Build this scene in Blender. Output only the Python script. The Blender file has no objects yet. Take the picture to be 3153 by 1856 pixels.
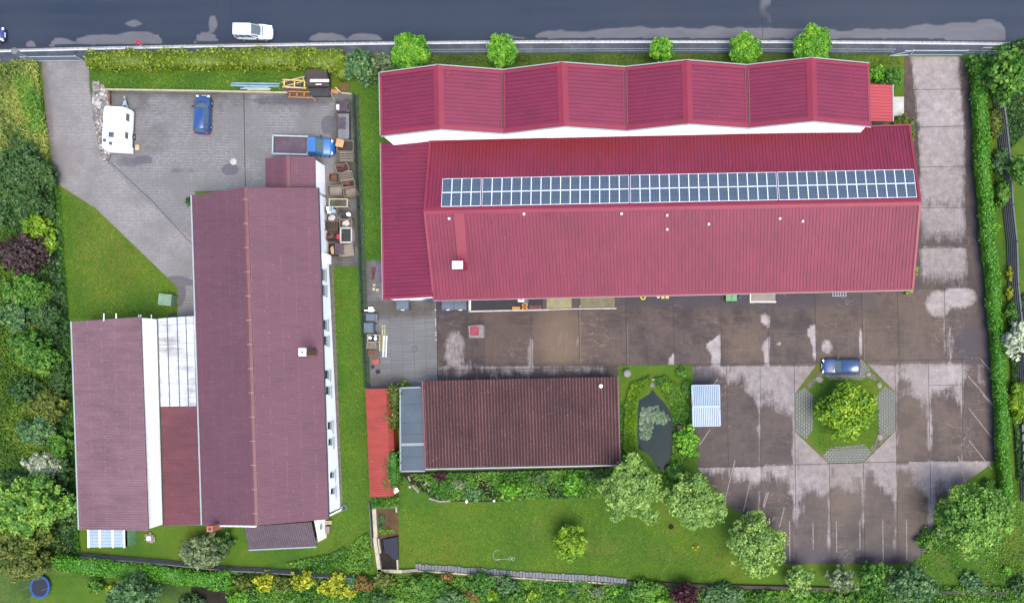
import bpy, bmesh, math, random
import numpy as np
from mathutils import Vector, Matrix, noise
C = bpy.context.scene.collection
sc = bpy.context.scene
R = math.radians
random.seed(7)
# ---------------------------------------------------------------- camera
CAMH = 100.0; FPX = 2778.0; NX = 2000.0; NY = 1125.0
cam = bpy.data.cameras.new('camera'); camo = bpy.data.objects.new('camera', cam); C.objects.link(camo)
camo.location = (0, 0, CAMH); camo.rotation_euler = (0, 0, 0)
cam.sensor_width = 36; cam.lens = 36*FPX/3153
cam.shift_x = -(NX-1576.5)/3153; cam.shift_y = (NY-928)/3153
cam.clip_end = 3000; cam.clip_start = 1
sc.camera = camo
# ---------------------------------------------------------------- world, sun, exposure
SUN_EL, SUN_AZ = 70, 140        # azimuth clockwise from north (+Y)
w = bpy.data.worlds.new('World'); sc.world = w; w.use_nodes = True
nt = w.node_tree; bg = nt.nodes['Background']
sky = nt.nodes.new('ShaderNodeTexSky'); sky.sky_type = 'NISHITA'; sky.sun_disc = False
sky.sun_elevation = R(SUN_EL); sky.sun_rotation = R(SUN_AZ)
sky.air_density = 1.0; sky.dust_density = 3.0; sky.ozone_density = 2.6
nt.links.new(sky.outputs[0], bg.inputs[0]); bg.inputs[1].default_value = 0.15
sd = bpy.data.lights.new('sun', 'SUN'); sd.energy = 1.3; sd.angle = R(28); sd.color = (1.0, .95, .86)
so = bpy.data.objects.new('sun', sd); C.objects.link(so)
az = R(SUN_AZ); el = R(SUN_EL)
sdir = Vector((math.sin(az)*math.cos(el), math.cos(az)*math.cos(el), math.sin(el)))
so.rotation_euler = sdir.to_track_quat('Z', 'Y').to_euler(); so.location = sdir*200
sc.view_settings.view_transform = 'Standard'; sc.view_settings.look = 'None'
sc.view_settings.gamma = 1; sc.view_settings.exposure = 1.7
sc.render.engine = 'CYCLES'
sc.cycles.max_bounces = 6; sc.cycles.transparent_max_bounces = 12
# ---------------------------------------------------------------- coordinates
def P(x, y, h=0.0):
    "place seen at photo pixel (x, y) for something standing h metres above the ground"
    k = (CAMH-h)/FPX
    return Vector(((x-NX)*k, (NY-y)*k, h))
def px_of(v):
    k = FPX/(CAMH-v[2]); return (NX+v[0]*k, NY-v[1]*k)
D = 3153/2519.0
# ---------------------------------------------------------------- materials
def srgb(r, g, b):
    return tuple(((c/255)/12.92 if c/255 <= .04045 else ((c/255+.055)/1.055)**2.4) for c in (r, g, b))
def S(r, g, b, k=.62):
    k *= .76
    return tuple(min(.9, c*k*f) for c, f in zip(srgb(r, g, b), (1, 1, .88)))
class NT:
    def __init__(s, name):
        s.m = bpy.data.materials.new(name); s.m.use_nodes = True; s.t = s.m.node_tree
        s.b = s.t.nodes['Principled BSDF']; s.pos = None
    def n(s, ty, **kw):
        nd = s.t.nodes.new(ty)
        for k, v in kw.items(): setattr(nd, k, v)
        return nd
    def l(s, a, b): s.t.links.new(a, b)
    def coord(s, scale=(1, 1, 1), rot=(0, 0, 0)):
        g = s.n('ShaderNodeNewGeometry'); mp = s.n('ShaderNodeMapping')
        mp.inputs['Scale'].default_value = scale; mp.inputs['Rotation'].default_value = rot
        s.l(g.outputs['Position'], mp.inputs['Vector']); return mp.outputs[0]
    def noise(s, scale, detail=4, rough=.55, vec=None):
        nn = s.n('ShaderNodeTexNoise'); nn.inputs['Scale'].default_value = scale
        nn.inputs['Detail'].default_value = detail; nn.inputs['Roughness'].default_value = rough
        s.l(vec if vec is not None else s.coord(), nn.inputs['Vector']); return nn.outputs['Fac']
    def ramp(s, fac, stops):
        r = s.n('ShaderNodeValToRGB'); e = r.color_ramp.elements
        while len(e) < len(stops): e.new(.5)
        for el_, (p, c) in zip(e, stops):
            el_.position = p; el_.color = (*(c if hasattr(c, '__len__') else (c, c, c)), 1)
        s.l(fac, r.inputs[0]); return r.outputs[0]
    def mix(s, fac, a, b, mode='MIX'):
        m = s.n('ShaderNodeMix', data_type='RGBA', blend_type=mode)
        for sock, v in ((m.inputs[0], fac), (m.inputs[6], a), (m.inputs[7], b)):
            if hasattr(v, 'is_linked'): s.l(v, sock)
            elif hasattr(v, '__len__'): sock.default_value = (*v[:3], 1)
            else: sock.default_value = v
        return m.outputs[2]
    def math(s, op, a, b=0.0, c=None):
        m = s.n('ShaderNodeMath', operation=op)
        for i, v in enumerate((a, b) if c is None else (a, b, c)):
            if hasattr(v, 'is_linked'): s.l(v, m.inputs[i])
            else: m.inputs[i].default_value = v
        return m.outputs[0]
    def attr(s, name):
        a = s.n('ShaderNodeAttribute'); a.attribute_name = name; return a.outputs['Fac']
    def out(s, col, rough=.7, bump=None, bstr=.3, bdist=.05, spec=.25, metal=0):
        if hasattr(col, 'is_linked'): s.l(col, s.b.inputs['Base Color'])
        else: s.b.inputs['Base Color'].default_value = (*col, 1)
        if hasattr(rough, 'is_linked'): s.l(rough, s.b.inputs['Roughness'])
        else: s.b.inputs['Roughness'].default_value = rough
        s.b.inputs['Specular IOR Level'].default_value = spec; s.b.inputs['Metallic'].default_value = metal
        if bump is not None:
            bn = s.n('ShaderNodeBump'); bn.inputs['Strength'].default_value = bstr; bn.inputs['Distance'].default_value = bdist
            s.l(bump, bn.inputs['Height']); s.l(bn.outputs[0], s.b.inputs['Normal'])
        return s.m
def plain(name, col, var=.18, sc_=1.5, rough=.6, spec=.3, metal=0, fine=12, stretch=(1, 1, 1)):
    n = NT(name); v = n.coord(stretch)
    a = n.noise(sc_, 5, .6, v); b = n.noise(fine, 3, .6, v)
    f = n.math('ADD', n.math('MULTIPLY', a, .6), n.math('MULTIPLY', b, .4))
    lo = tuple(c*(1-var*1.6) for c in col); hi = tuple(min(1, c*(1+var*1.6)) for c in col)
    return n.out(n.ramp(f, [(.3, lo), (.7, hi)]), rough, b, .15, .02, spec, metal)
def coatm(m, c=.6, r=.08):
    b = m.node_tree.nodes['Principled BSDF']; b.inputs['Coat Weight'].default_value = c; b.inputs['Coat Roughness'].default_value = r; return m

def m_roof(name, col, streak=(1, .06, 1), var=.14, rough=.42, grime=None, spec=.28, dots=None):
    n = NT(name)
    v = n.coord(streak); a = n.noise(1.6, 5, .65, v); b = n.noise(.22, 3, .5); c = n.noise(9, 2, .5)
    f = n.math('ADD', n.math('ADD', n.math('MULTIPLY', a, .5), n.math('MULTIPLY', b, .35)), n.math('MULTIPLY', c, .15))
    lo = tuple(x*(1-var*1.8) for x in col); hi = tuple(x*(1+var*1.8) for x in col)
    out = n.ramp(f, [(.32, lo), (.68, hi)])
    vo = n.n('ShaderNodeTexVoronoi'); vo.inputs['Scale'].default_value = 1.3; n.l(n.coord(), vo.inputs['Vector'])
    out = n.mix(n.ramp(vo.outputs['Distance'], [(.05, .5), (.1, 0.)]), out, tuple(min(.9, x*1.9+.06) for x in col))
    if dots:
        sx = n.n('ShaderNodeSeparateXYZ'); n.l(n.coord((1, 1, 1), (0, 0, R(dots[1]))), sx.inputs[0]); fr = n.math('FRACT', n.math('DIVIDE', sx.outputs[0], dots[0]))
        dm = n.math('MULTIPLY', n.math('LESS_THAN', fr, .07), n.ramp(n.noise(2.6, 3, .7), [(.48, 0.), (.56, .2)])); out = n.mix(dm, out, tuple(min(.9, x*1.8+.05) for x in col))
    if grime:
        g = n.attr('mask'); gg = n.math('ADD', g, n.math('MULTIPLY', n.math('SUBTRACT', a, .5), 1.5))
        out = n.mix(n.ramp(gg, [(.3, 0.), (.95, 1.)]), out, grime)
    return n.out(out, rough, c, .05, .02, spec)
MT = {}
def build_materials():
    M = MT
    # asphalt road with drier pale patches (mask)
    n = NT('asphalt'); a = n.noise(.12, 4, .5); b = n.noise(25, 4, .7); c = n.noise(1.2, 5, .6, n.coord((.35, 1, 1)))
    base = n.ramp(a, [(.3, S(34, 46, 70)), (.7, S(54, 59, 75))])
    base = n.mix(n.ramp(b, [(.35, .0), (.75, .5)]), base, S(66, 76, 94))
    mk = n.math('ADD', n.attr('mask'), n.math('MULTIPLY', n.math('SUBTRACT', c, .5), .35))
    f = n.ramp(mk, [(.3, 0.), (.7, .62)])
    wp = n.ramp(n.noise(.5, 3, .5, n.coord((.03, 1.1, 1))), [(.4, 0.), (.6, .5)]); base = n.mix(wp, base, S(60, 70, 88))
    col = n.mix(f, base, n.ramp(c, [(.3, S(116, 115, 126)), (.7, S(136, 132, 142))]))
    M['asphalt'] = n.out(col, n.ramp(f, [(0., .32), (1., .75)]), b, .25, .01)
    n = NT('pavement'); a = n.noise(.5, 6, .65); b = n.noise(20, 4, .7)
    col = n.ramp(a, [(.35, S(50, 54, 70)), (.5, S(66, 70, 86)), (.62, S(86, 88, 102)), (.7, S(112, 112, 126))])
    M['pavement'] = n.out(n.mix(n.ramp(b, [(.3, .0), (.8, .35)]), col, S(120, 122, 130)), .5, b, .3, .01)
    # concrete slabs: mask 0 damp brown, 1 dry pale
    n = NT('concrete'); a = n.noise(.28, 6, .66); b = n.noise(14, 5, .75); c = n.noise(1.3, 6, .7); d = n.noise(2.2, 6, .75, n.coord((1.5, .22, 1))); e = n.noise(2.2, 6, .75, n.coord((.22, 1.5, 1)))
    dark = n.ramp(a, [(.28, S(42, 35, 42)), (.43, S(68, 56, 60)), (.55, S(94, 78, 76)), (.68, S(60, 53, 59))])
    dark = n.mix(n.ramp(e, [(.5, 0.), (.7, .65)]), dark, S(108, 90, 86))
    dark = n.mix(n.ramp(d, [(.5, 0.), (.7, .6)]), dark, S(52, 48, 56))
    pale = n.ramp(c, [(.3, S(152, 143, 150)), (.55, S(180, 169, 176)), (.75, S(206, 194, 200))])
    mk = n.math('ADD', n.attr('mask'), n.math('MULTIPLY', n.math('SUBTRACT', c, .5), .6))
    mk = n.math('ADD', mk, n.math('MULTIPLY', n.math('SUBTRACT', d, .5), 1.3))
    mk = n.math('ADD', mk, n.math('MULTIPLY', n.math('SUBTRACT', b, .5), .5))
    f = n.ramp(mk, [(.36, 0.), (.56, .5), (.86, 1.)])
    col = n.mix(f, dark, pale)
    col = n.mix(n.ramp(b, [(.3, .25), (.5, 0.)]), col, S(90, 80, 80))
    # damp purple-dark zone along hedge (mask2)
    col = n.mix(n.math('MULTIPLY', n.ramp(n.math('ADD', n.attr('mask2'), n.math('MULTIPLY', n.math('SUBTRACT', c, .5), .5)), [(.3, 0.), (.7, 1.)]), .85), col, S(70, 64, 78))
    # fine cracks
    vo = n.n('ShaderNodeTexVoronoi', feature='DISTANCE_TO_EDGE'); vo.inputs['Scale'].default_value = .8
    wv = n.n('ShaderNodeVectorMath', operation='ADD'); nn = n.n('ShaderNodeTexNoise'); nn.inputs['Scale'].default_value = 2.0; n.l(n.coord(), nn.inputs['Vector'])
    n.l(nn.outputs['Color'], wv.inputs[0]); n.l(n.coord((.45, 1.3, 1)), wv.inputs[1]); n.l(wv.outputs[0], vo.inputs['Vector'])
    cr = n.math('MULTIPLY', n.ramp(vo.outputs['Distance'], [(0., 1.), (.03, 0.)]), n.ramp(n.noise(.16, 2), [(.54, 0.), (.62, .5)]))
    col = n.mix(cr, col, S(170, 150, 142))
    col = n.mix(n.math('MULTIPLY', n.attr('tone'), .5), col, S(62, 56, 62)); col = n.mix(n.math('MULTIPLY', n.attr('tan'), .55), col, S(132, 110, 94))
    M['concrete'] = n.out(col, n.ramp(f, [(0., .5), (1., .8)]), b, .2, .01, .15)
    # pavers
    def paver(name, bw, bh, c1, c2, mortar, mossc, ms=.022, rot=0, thr=(.5, .8), msmooth=.4):
        n = NT(name); br = n.n('ShaderNodeTexBrick'); br.inputs['Scale'].default_value = 1
        br.inputs['Brick Width'].default_value = bw; br.inputs['Row Height'].default_value = bh
        br.inputs['Mortar Size'].default_value = ms; br.inputs['Mortar Smooth'].default_value = msmooth; br.inputs['Bias'].default_value = 0
        br.inputs['Color1'].default_value = (*c1, 1); br.inputs['Color2'].default_value = (*c2, 1); br.inputs['Mortar'].default_value = (*mortar, 1)
        n.l(n.coord((1, 1, 1), (0, 0, rot)), br.inputs['Vector'])
        a = n.noise(.28, 6, .6); b = n.noise(6, 4, .7); c = n.noise(.9, 5, .7)
        col = n.mix(n.ramp(a, [(.38, .8), (.6, 0.)]), br.outputs['Color'], tuple(x*.5 for x in c1))
        col = n.mix(n.ramp(b, [(.3, .3), (.55, 0.)]), col, tuple(x*.5 for x in c1))
        mk = n.math('ADD', n.attr('mask'), n.math('MULTIPLY', n.math('SUBTRACT', c, .5), .8))
        col = n.mix(n.ramp(mk, [(.3, 0.), (.8, .8)]), col, mossc)
        m2 = n.math('ADD', n.attr('mask2'), n.math('MULTIPLY', n.math('SUBTRACT', c, .5), .35))
        col = n.mix(n.ramp(m2, [(.45, 0.), (.58, .62)]), col, S(80, 76, 92))
        return n.out(col, .62, br.outputs['Fac'], -.25, .01)
    M['paver_light'] = paver('paver_light', .3, .16, S(172, 166, 172), S(152, 147, 153), S(112, 106, 113), S(96, 82, 82))
    M['paver'] = paver('paver', .34, .17, S(166, 163, 170), S(142, 139, 147), S(90, 88, 96), S(62, 56, 50), .03)
    M['paver_dark'] = paver('paver_dark', 2.6, .2, S(146, 146, 154), S(124, 124, 132), S(74, 74, 80), S(76, 68, 58), .05, R(-2))
    M['paver_grid'] = paver('paver_grid', .42, .27, S(150, 152, 150), S(132, 136, 132), S(56, 66, 52), S(80, 95, 50), .055)
    M['paver_grid_turned'] = paver('paver_grid_turned', .42, .27, S(150, 152, 150), S(132, 136, 132), S(56, 66, 52), S(80, 95, 50), .055, R(90))
    # lawn
    n = NT('lawn'); a = n.noise(.12, 4, .5); b = n.noise(9, 5, .75); c = n.noise(1.1, 5, .6); d = n.noise(35, 3, .7)
    col = n.ramp(n.math('ADD', n.math('MULTIPLY', a, .6), n.math('MULTIPLY', c, .4)), [(.32, S(52, 98, 10)), (.5, S(80, 116, 8)), (.68, S(112, 122, 20))])
    col = n.mix(n.ramp(b, [(.3, .55), (.6, 0.)]), col, S(44, 78, 16))
    col = n.mix(n.ramp(d, [(.5, 0.), (.8, .35)]), col, S(122, 146, 50))
    mk = n.math('ADD', n.attr('mask'), n.math('MULTIPLY', n.math('SUBTRACT', c, .5), .6))
    col = n.mix(n.ramp(mk, [(.35, 0.), (.9, .8)]), col, S(112, 104, 52))
    M['lawn'] = n.out(col, .85, b, .6, .05, .25)
    n = NT('undergrowth'); a = n.noise(.3, 5, .6); b = n.noise(5, 5, .75)
    col = n.ramp(a, [(.3, S(56, 80, 34)), (.5, S(84, 112, 44)), (.68, S(112, 132, 60)), (.8, S(118, 112, 70))])
    M['undergrowth'] = n.out(n.mix(n.ramp(b, [(.35, .6), (.6, 0.)]), col, S(40, 60, 26)), .9, b, .8, .08, .2)
    M['soil'] = plain('soil', S(96, 72, 54), .4, 1.2, .9, .2)
    M['fence_soil'] = plain('fence_soil', S(66, 78, 68), .3, 2, .9, .2)
    M['dark_soil'] = plain('dark_soil', S(44, 38, 32), .4, 1.2, .9, .2)
    M['gravel'] = plain('gravel', S(120, 112, 112), .5, 6, .9, .2)
    M['joint'] = plain('joint', S(58, 52, 56), .2, 3, .9)
    M['joint_pale'] = plain('joint_pale', S(150, 138, 140), .2, 3, .9)
    n = NT('worn_line'); a = n.noise(5, 4, .7)
    M['worn_line'] = n.out(n.ramp(a, [(.35, S(120, 108, 110)), (.6, S(172, 162, 164))]), .8)
    n = NT('pond_water'); a = n.noise(.7, 3); n.out(n.ramp(a, [(.3, (.002, .010, .011)), (.7, (.004, .015, .016))]), .06, n.noise(6, 2), .03, .01)
    M['water'] = n.m; n.b.inputs['Specular IOR Level'].default_value = .14
    n = NT('setts'); br = n.n('ShaderNodeTexBrick'); br.inputs['Scale'].default_value = 1; br.inputs['Brick Width'].default_value = .14; br.inputs['Row Height'].default_value = .5
    br.inputs['Mortar Size'].default_value = .02; br.inputs['Color1'].default_value = (*S(210, 208, 222), 1); br.inputs['Color2'].default_value = (*S(170, 170, 184), 1); br.inputs['Mortar'].default_value = (*S(80, 80, 92), 1)
    n.l(n.coord(), br.inputs['Vector']); M['setts'] = n.out(br.outputs['Color'], .6)
    M['kerb'] = plain('kerb', S(226, 226, 240), .12, 2, .7)
    # roofs
    red = S(176, 66, 98)
    M['red_roof'] = m_roof('red_roof', S(132, 40, 71), (1, .05, 1), .15, .55, S(128, 26, 38))
    M['red_roof_turned'] = m_roof('red_roof_turned', S(132, 42, 76), (.05, 1, 1), .12, .5)
    M['red_trim'] = plain('red_trim', S(150, 50, 74), .1, .6, .4)
    M['red_rib_shade_dirt'] = plain('red_rib_shade_dirt', S(112, 34, 58), .2, 3, .5)  # darker rib sides: rib shading and seam dirt put in one colour
    M['canopy_red'] = m_roof('canopy_red', S(184, 70, 82), (.05, 1, 1), .1, .4)
    M['mauve_roof'] = m_roof('mauve_roof', S(113, 73, 90), (.08, 1, 1), .1, .6, S(88, 50, 62), dots=(1.32, -1.8))
    M['mauve_trim'] = plain('mauve_trim', S(122, 74, 84), .08, .6, .5)
    M['mauve_seam'] = plain('mauve_seam', S(92, 58, 68), .15, 3, .6)
    M['rose_roof'] = m_roof('rose_roof', S(134, 100, 112), (.06, 1, 1), .17, .55, S(96, 64, 82), dots=(1.6, -1.8))
    M['plum_roof'] = m_roof('plum_roof', S(120, 72, 84), (.08, 1, 1), .14, .55, S(82, 50, 56))
    M['coral_roof'] = m_roof('coral_roof', S(178, 78, 72), (.08, 1, 1), .12, .5, S(120, 36, 42))
    n = NT('fibre_cement'); a = n.noise(1.4, 5, .65, n.coord((1, .08, 1))); b = n.noise(.35, 3); vo = n.n('ShaderNodeTexVoronoi'); vo.inputs['Scale'].default_value = 4.5; n.l(n.coord(), vo.inputs['Vector'])
    col = n.ramp(n.math('ADD', n.math('MULTIPLY', a, .5), n.math('MULTIPLY', b, .5)), [(.3, S(66, 36, 41)), (.7, S(116, 74, 75))])
    fl = n.math('MULTIPLY', n.ramp(vo.outputs['Distance'], [(.1, 1.), (.2, 0.)]), n.ramp(n.noise(.9, 3), [(.4, 0.), (.6, 1.)]))
    M['fibre_cement'] = n.out(n.mix(fl, col, S(178, 166, 160)), .7)
    M['fibre_valley'] = plain('fibre_valley', S(58, 38, 44), .2, 3, .8)  # darker tone for the valleys of the wave profile
    M['tile_dark'] = m_roof('tile_dark', S(92, 76, 88), (.5, 1, 1), .15, .6)
    M['white_wall'] = plain('white_wall', (.92, .91, .9), .025, .8, .8, .3)
    M['cream_wall'] = plain('cream_wall', (.9, .87, .76), .04, .8, .8, .3)
    M['grey_render'] = plain('grey_render', S(172, 168, 162, .8), .15, 1, .8, .3)
    M['white_metal'] = plain('white_metal', (.78, .8, .84), .05, 1.2, .35)
    n = NT('clear_sheet'); a = n.noise(1.2, 5, .65, n.coord((.1, 1, 1))); b = n.noise(.25, 3, .5)
    M['clear_sheet'] = n.out(n.ramp(n.math('ADD', n.math('MULTIPLY', a, .6), n.math('MULTIPLY', b, .4)), [(.36, (.18, .17, .165)), (.48, (.32, .33, .35)), (.62, (.44, .49, .53))]), .25)
    M['galv'] = plain('galv', S(165, 178, 190, .8), .12, 1.5, .4)
    M['tin'] = plain('tin', S(150, 170, 200, .8), .1, .5, .35, stretch=(1, .2, 1))
    M['membrane'] = plain('membrane', S(74, 90, 108), .16, .5, .5)
    M['membrane_edge'] = plain('membrane_edge', S(150, 160, 170), .08, .5, .5)
    M['gutter'] = plain('gutter', S(170, 180, 190), .1, 1, .4)
    M['gutter_red'] = plain('gutter_red', S(150, 58, 84), .1, 1, .4)
    M['glass'] = NT('glass').out((.03, .035, .04), .06)
    M['car_glass'] = NT('car_glass').out((.06, .085, .09), .07)
    n = NT('blind'); M['blind'] = n.out(n.ramp(n.noise(3, 2, .5, n.coord((1, 4, 1))), [(.3, (.2, .2, .21)), (.7, (.4, .4, .42))]), .5)
    # solar cell
    n = NT('solar_cells'); br = n.n('ShaderNodeTexBrick'); br.offset = 0; br.inputs['Scale'].default_value = 1; br.inputs['Brick Width'].default_value = .166; br.inputs['Row Height'].default_value = .166
    br.inputs['Mortar Size'].default_value = .012; br.inputs['Color1'].default_value = (*S(62, 78, 106), 1); br.inputs['Color2'].default_value = (*S(78, 94, 120), 1); br.inputs['Mortar'].default_value = (*S(120, 134, 152), 1)
    tc = n.n('ShaderNodeTexCoord'); n.l(tc.outputs['Object'], br.inputs['Vector']); M['solar'] = n.out(br.outputs['Color'], .2)
    M['alu'] = plain('alu', (.62, .66, .7), .04, 1, .35)
    # leaves: colour comes from each plant's own object colour, varied leaf by leaf
    n = NT('leaves'); oi = n.n('ShaderNodeObjectInfo'); v = n.attr('var')
    hue = n.n('ShaderNodeHueSaturation'); n.l(oi.outputs['Color'], hue.inputs['Color'])
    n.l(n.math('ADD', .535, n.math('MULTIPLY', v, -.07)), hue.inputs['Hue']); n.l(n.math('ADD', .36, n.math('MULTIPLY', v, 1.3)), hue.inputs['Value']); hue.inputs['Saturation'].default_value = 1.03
    col = n.mix(n.ramp(v, [(.8, 0.), (1., .15)]), hue.outputs[0], (.34, .38, .12))
    n.out(col, .5, spec=.35)
    tr = n.n('ShaderNodeBsdfTranslucent'); n.l(col, tr.inputs['Color']); mx = n.n('ShaderNodeMixShader'); mx.inputs[0].default_value = .3
    o = n.t.nodes['Material Output']; n.l(n.b.outputs[0], mx.inputs[1]); n.l(tr.outputs[0], mx.inputs[2]); n.l(mx.outputs[0], o.inputs['Surface'])
    M['leaves'] = n.m
    M['bark'] = plain('bark', S(92, 76, 62), .3, 3, .9, .2, stretch=(1, 1, .2))
    # things
    for nm, c, r_, sp in (('blue_paint', S(34, 76, 150, .6), .3, .5), ('navy_paint', S(28, 50, 128, .6), .28, .5), ('slate_blue_paint', S(44, 76, 136, .6), .28, .5), ('silver_paint', (.42, .44, .48), .3, .5), ('truck_blue', S(36, 104, 180, .75), .3, .5)):
        M[nm] = coatm(NT(nm).out(c, r_, spec=sp), .8, .06)
    M['rubber'] = plain('rubber', (.02, .02, .022), .2, 5, .8)
    M['rim'] = plain('rim', S(190, 190, 195), .1, 5, .4, metal=.3)
    M['black_plastic'] = plain('black_plastic', (.025, .025, .03), .2, 4, .5)
    M['lamp_clear'] = NT('lamp_clear').out((.8, .82, .85), .15)
    M['lamp_red'] = NT('lamp_red').out((.4, .02, .03), .2)
    M['plate_white'] = plain('plate_white', (.8, .8, .8), .03, 3, .5)
    for nm, c in (('grey_wood', (142, 130, 122)), ('pale_wood', (196, 178, 150)), ('brown_wood', (120, 84, 66)), ('yellow_wood', (224, 196, 120)), ('orange_wood', (186, 126, 80)), ('dark_wood', (70, 58, 58)),
                  ('dark_timber', (102, 104, 112)), ('rust', (118, 66, 58)), ('brick_block', (214, 150, 84)), ('brick_red', (140, 84, 76)), ('cardboard', (206, 156, 116)),
                  ('stone', (150, 140, 138)), ('pale_stone', (198, 194, 198)), ('dark_sheet', (62, 60, 72)), ('bin_grey', (98, 110, 128)), ('bin_green', (122, 168, 130)), ('bin_blue', (66, 92, 130)), ('sage_bin', (126, 154, 134)),
                  ('sand_mat', (150, 142, 112)), ('pit_floor', (48, 48, 58)), ('liner', (52, 58, 62)), ('purple_plastic', (106, 96, 120)), ('mesh_green', (44, 72, 62)), ('blue_pad', (40, 84, 170)),
                  ('terracotta', (168, 84, 72)), ('red_hatch', (150, 66, 88)), ('pipe_blue', (132, 164, 178)), ('yellow_plastic', (222, 214, 40)), ('cream_pipe', (206, 200, 160)), ('iron', (110, 104, 112)), ('wall_coping', (188, 178, 160)),
                  ('netting', (38, 40, 58)), ('slab_grey', (120, 122, 132)), ('dull_purple', (96, 80, 96)), ('red_cloth', (206, 40, 70)), ('tan_bag', (190, 160, 120)), ('chimney_brick', (186, 110, 90))):
        M[nm] = plain(nm, S(*c, .68), .2, 1.7, .75, .3)
    M['white_board'] = plain('white_board', (.85, .86, .88), .04, 2, .5)
build_materials()
# ---------------------------------------------------------------- object helpers
def link(o, parent=None):
    C.objects.link(o)
    if parent is not None:
        o.parent = parent
    return o
def tag(o, label, cat, group=None, kind=None):
    if label: o['label'] = label
    if cat: o['category'] = cat
    if group: o['group'] = group
    if kind: o['kind'] = kind
    return o
def thing(name, label, cat, loc=(0, 0, 0), rz=0, group=None):
    o = bpy.data.objects.new(name, None); C.objects.link(o); o.location = loc; o.rotation_euler = (0, 0, rz)
    o.empty_display_size = .3
    return tag(o, label, cat, group)
def obj(name, bm, mats, parent=None, smooth=False, label=None):
    me = bpy.data.meshes.new(name); bm.normal_update(); bm.to_mesh(me); bm.free()
    for m in (mats if isinstance(mats, (list, tuple)) else [mats]): me.materials.append(MT[m] if isinstance(m, str) else m)
    if smooth:
        for p in me.polygons: p.use_smooth = True
    o = bpy.data.objects.new(name, me); link(o, parent)
    if label: o['label'] = label
    return o
def wobj(name, bm, mats, parent, smooth=False, label=None):
    "part whose mesh is given in world space"
    Mi = (Matrix.Translation(parent.location) @ Matrix.Rotation(parent.rotation_euler[2], 4, 'Z')).inverted()
    bm.transform(Mi)
    return obj(name, bm, mats, parent, smooth, label)
def face(bm, pts, mi=0):
    vs = [bm.verts.new(p) for p in pts]
    f = bm.faces.new(vs); f.material_index = mi; return f
def box(bm, c, s, rz=0, mi=0, taper=1.0, rx=0, ry=0):
    x, y, z = s[0]/2, s[1]/2, s[2]/2
    M = Matrix.Translation(c) @ Matrix.Rotation(rz, 4, 'Z') @ Matrix.Rotation(ry, 4, 'Y') @ Matrix.Rotation(rx, 4, 'X')
    v = [bm.verts.new(M @ Vector((sx*x*(taper if sz > 0 else 1), sy*y*(taper if sz > 0 else 1), sz*z))) for sz in (-1, 1) for sx, sy in ((-1, -1), (1, -1), (1, 1), (-1, 1))]
    fs = [(3, 2, 1, 0), (4, 5, 6, 7), (0, 1, 5, 4), (1, 2, 6, 5), (2, 3, 7, 6), (3, 0, 4, 7)]
    for f in fs:
        q = bm.faces.new([v[i] for i in f]); q.material_index = mi
    return v
def bar(bm, a, b, w_=.05, h_=None, mi=0):
    a = Vector(a); b = Vector(b); d = b-a; L = d.length
    if L < 1e-5: return
    q = d.to_track_quat('X', 'Z').to_matrix().to_4x4(); M = Matrix.Translation((a+b)/2) @ q
    h_ = h_ or w_
    v = [bm.verts.new(M @ Vector((sx*L/2, sy*w_/2, sz*h_/2))) for sz in (-1, 1) for sx, sy in ((-1, -1), (1, -1), (1, 1), (-1, 1))]
    for f in [(3, 2, 1, 0), (4, 5, 6, 7), (0, 1, 5, 4), (1, 2, 6, 5), (2, 3, 7, 6), (3, 0, 4, 7)]:
        q_ = bm.faces.new([v[i] for i in f]); q_.material_index = mi
def cyl(bm, a, b, r1, r2=None, n=12, mi=0, cap=True):
    a = Vector(a); b = Vector(b); r2 = r1 if r2 is None else r2; d = (b-a)
    q = d.to_track_quat('Z', 'Y').to_matrix()
    A = [bm.verts.new(a+q @ Vector((math.cos(t)*r1, math.sin(t)*r1, 0))) for t in [2*math.pi*i/n for i in range(n)]]
    B = [bm.verts.new(b+q @ Vector((math.cos(t)*r2, math.sin(t)*r2, 0))) for t in [2*math.pi*i/n for i in range(n)]]
    for i in range(n):
        f = bm.faces.new((A[i], A[(i+1) % n], B[(i+1) % n], B[i])); f.material_index = mi
    if cap:
        f = bm.faces.new(B); f.material_index = mi; f = bm.faces.new(A[::-1]); f.material_index = mi
def lathe(bm, c, prof, n=16, mi=0):
    rings = []
    for r, z in prof: rings.append([bm.verts.new((c[0]+math.cos(2*math.pi*i/n)*r, c[1]+math.sin(2*math.pi*i/n)*r, c[2]+z)) for i in range(n)])
    for a, b in zip(rings, rings[1:]):
        for i in range(n):
            f = bm.faces.new((a[i], a[(i+1) % n], b[(i+1) % n], b[i])); f.material_index = mi
    f = bm.faces.new(rings[-1]); f.material_index = mi
def torus(bm, c, R1, r, n=24, m=8, mi=0, rot=None):
    rot = rot or Matrix.Identity(3); g = []
    for i in range(n):
        a = 2*math.pi*i/n; row = []
        for j in range(m):
            b = 2*math.pi*j/m
            row.append(bm.verts.new(Vector(c)+rot @ Vector(((R1+r*math.cos(b))*math.cos(a), (R1+r*math.cos(b))*math.sin(a), r*math.sin(b)))))
        g.append(row)
    for i in range(n):
        for j in range(m):
            f = bm.faces.new((g[i][j], g[(i+1) % n][j], g[(i+1) % n][(j+1) % m], g[i][(j+1) % m])); f.material_index = mi
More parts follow.
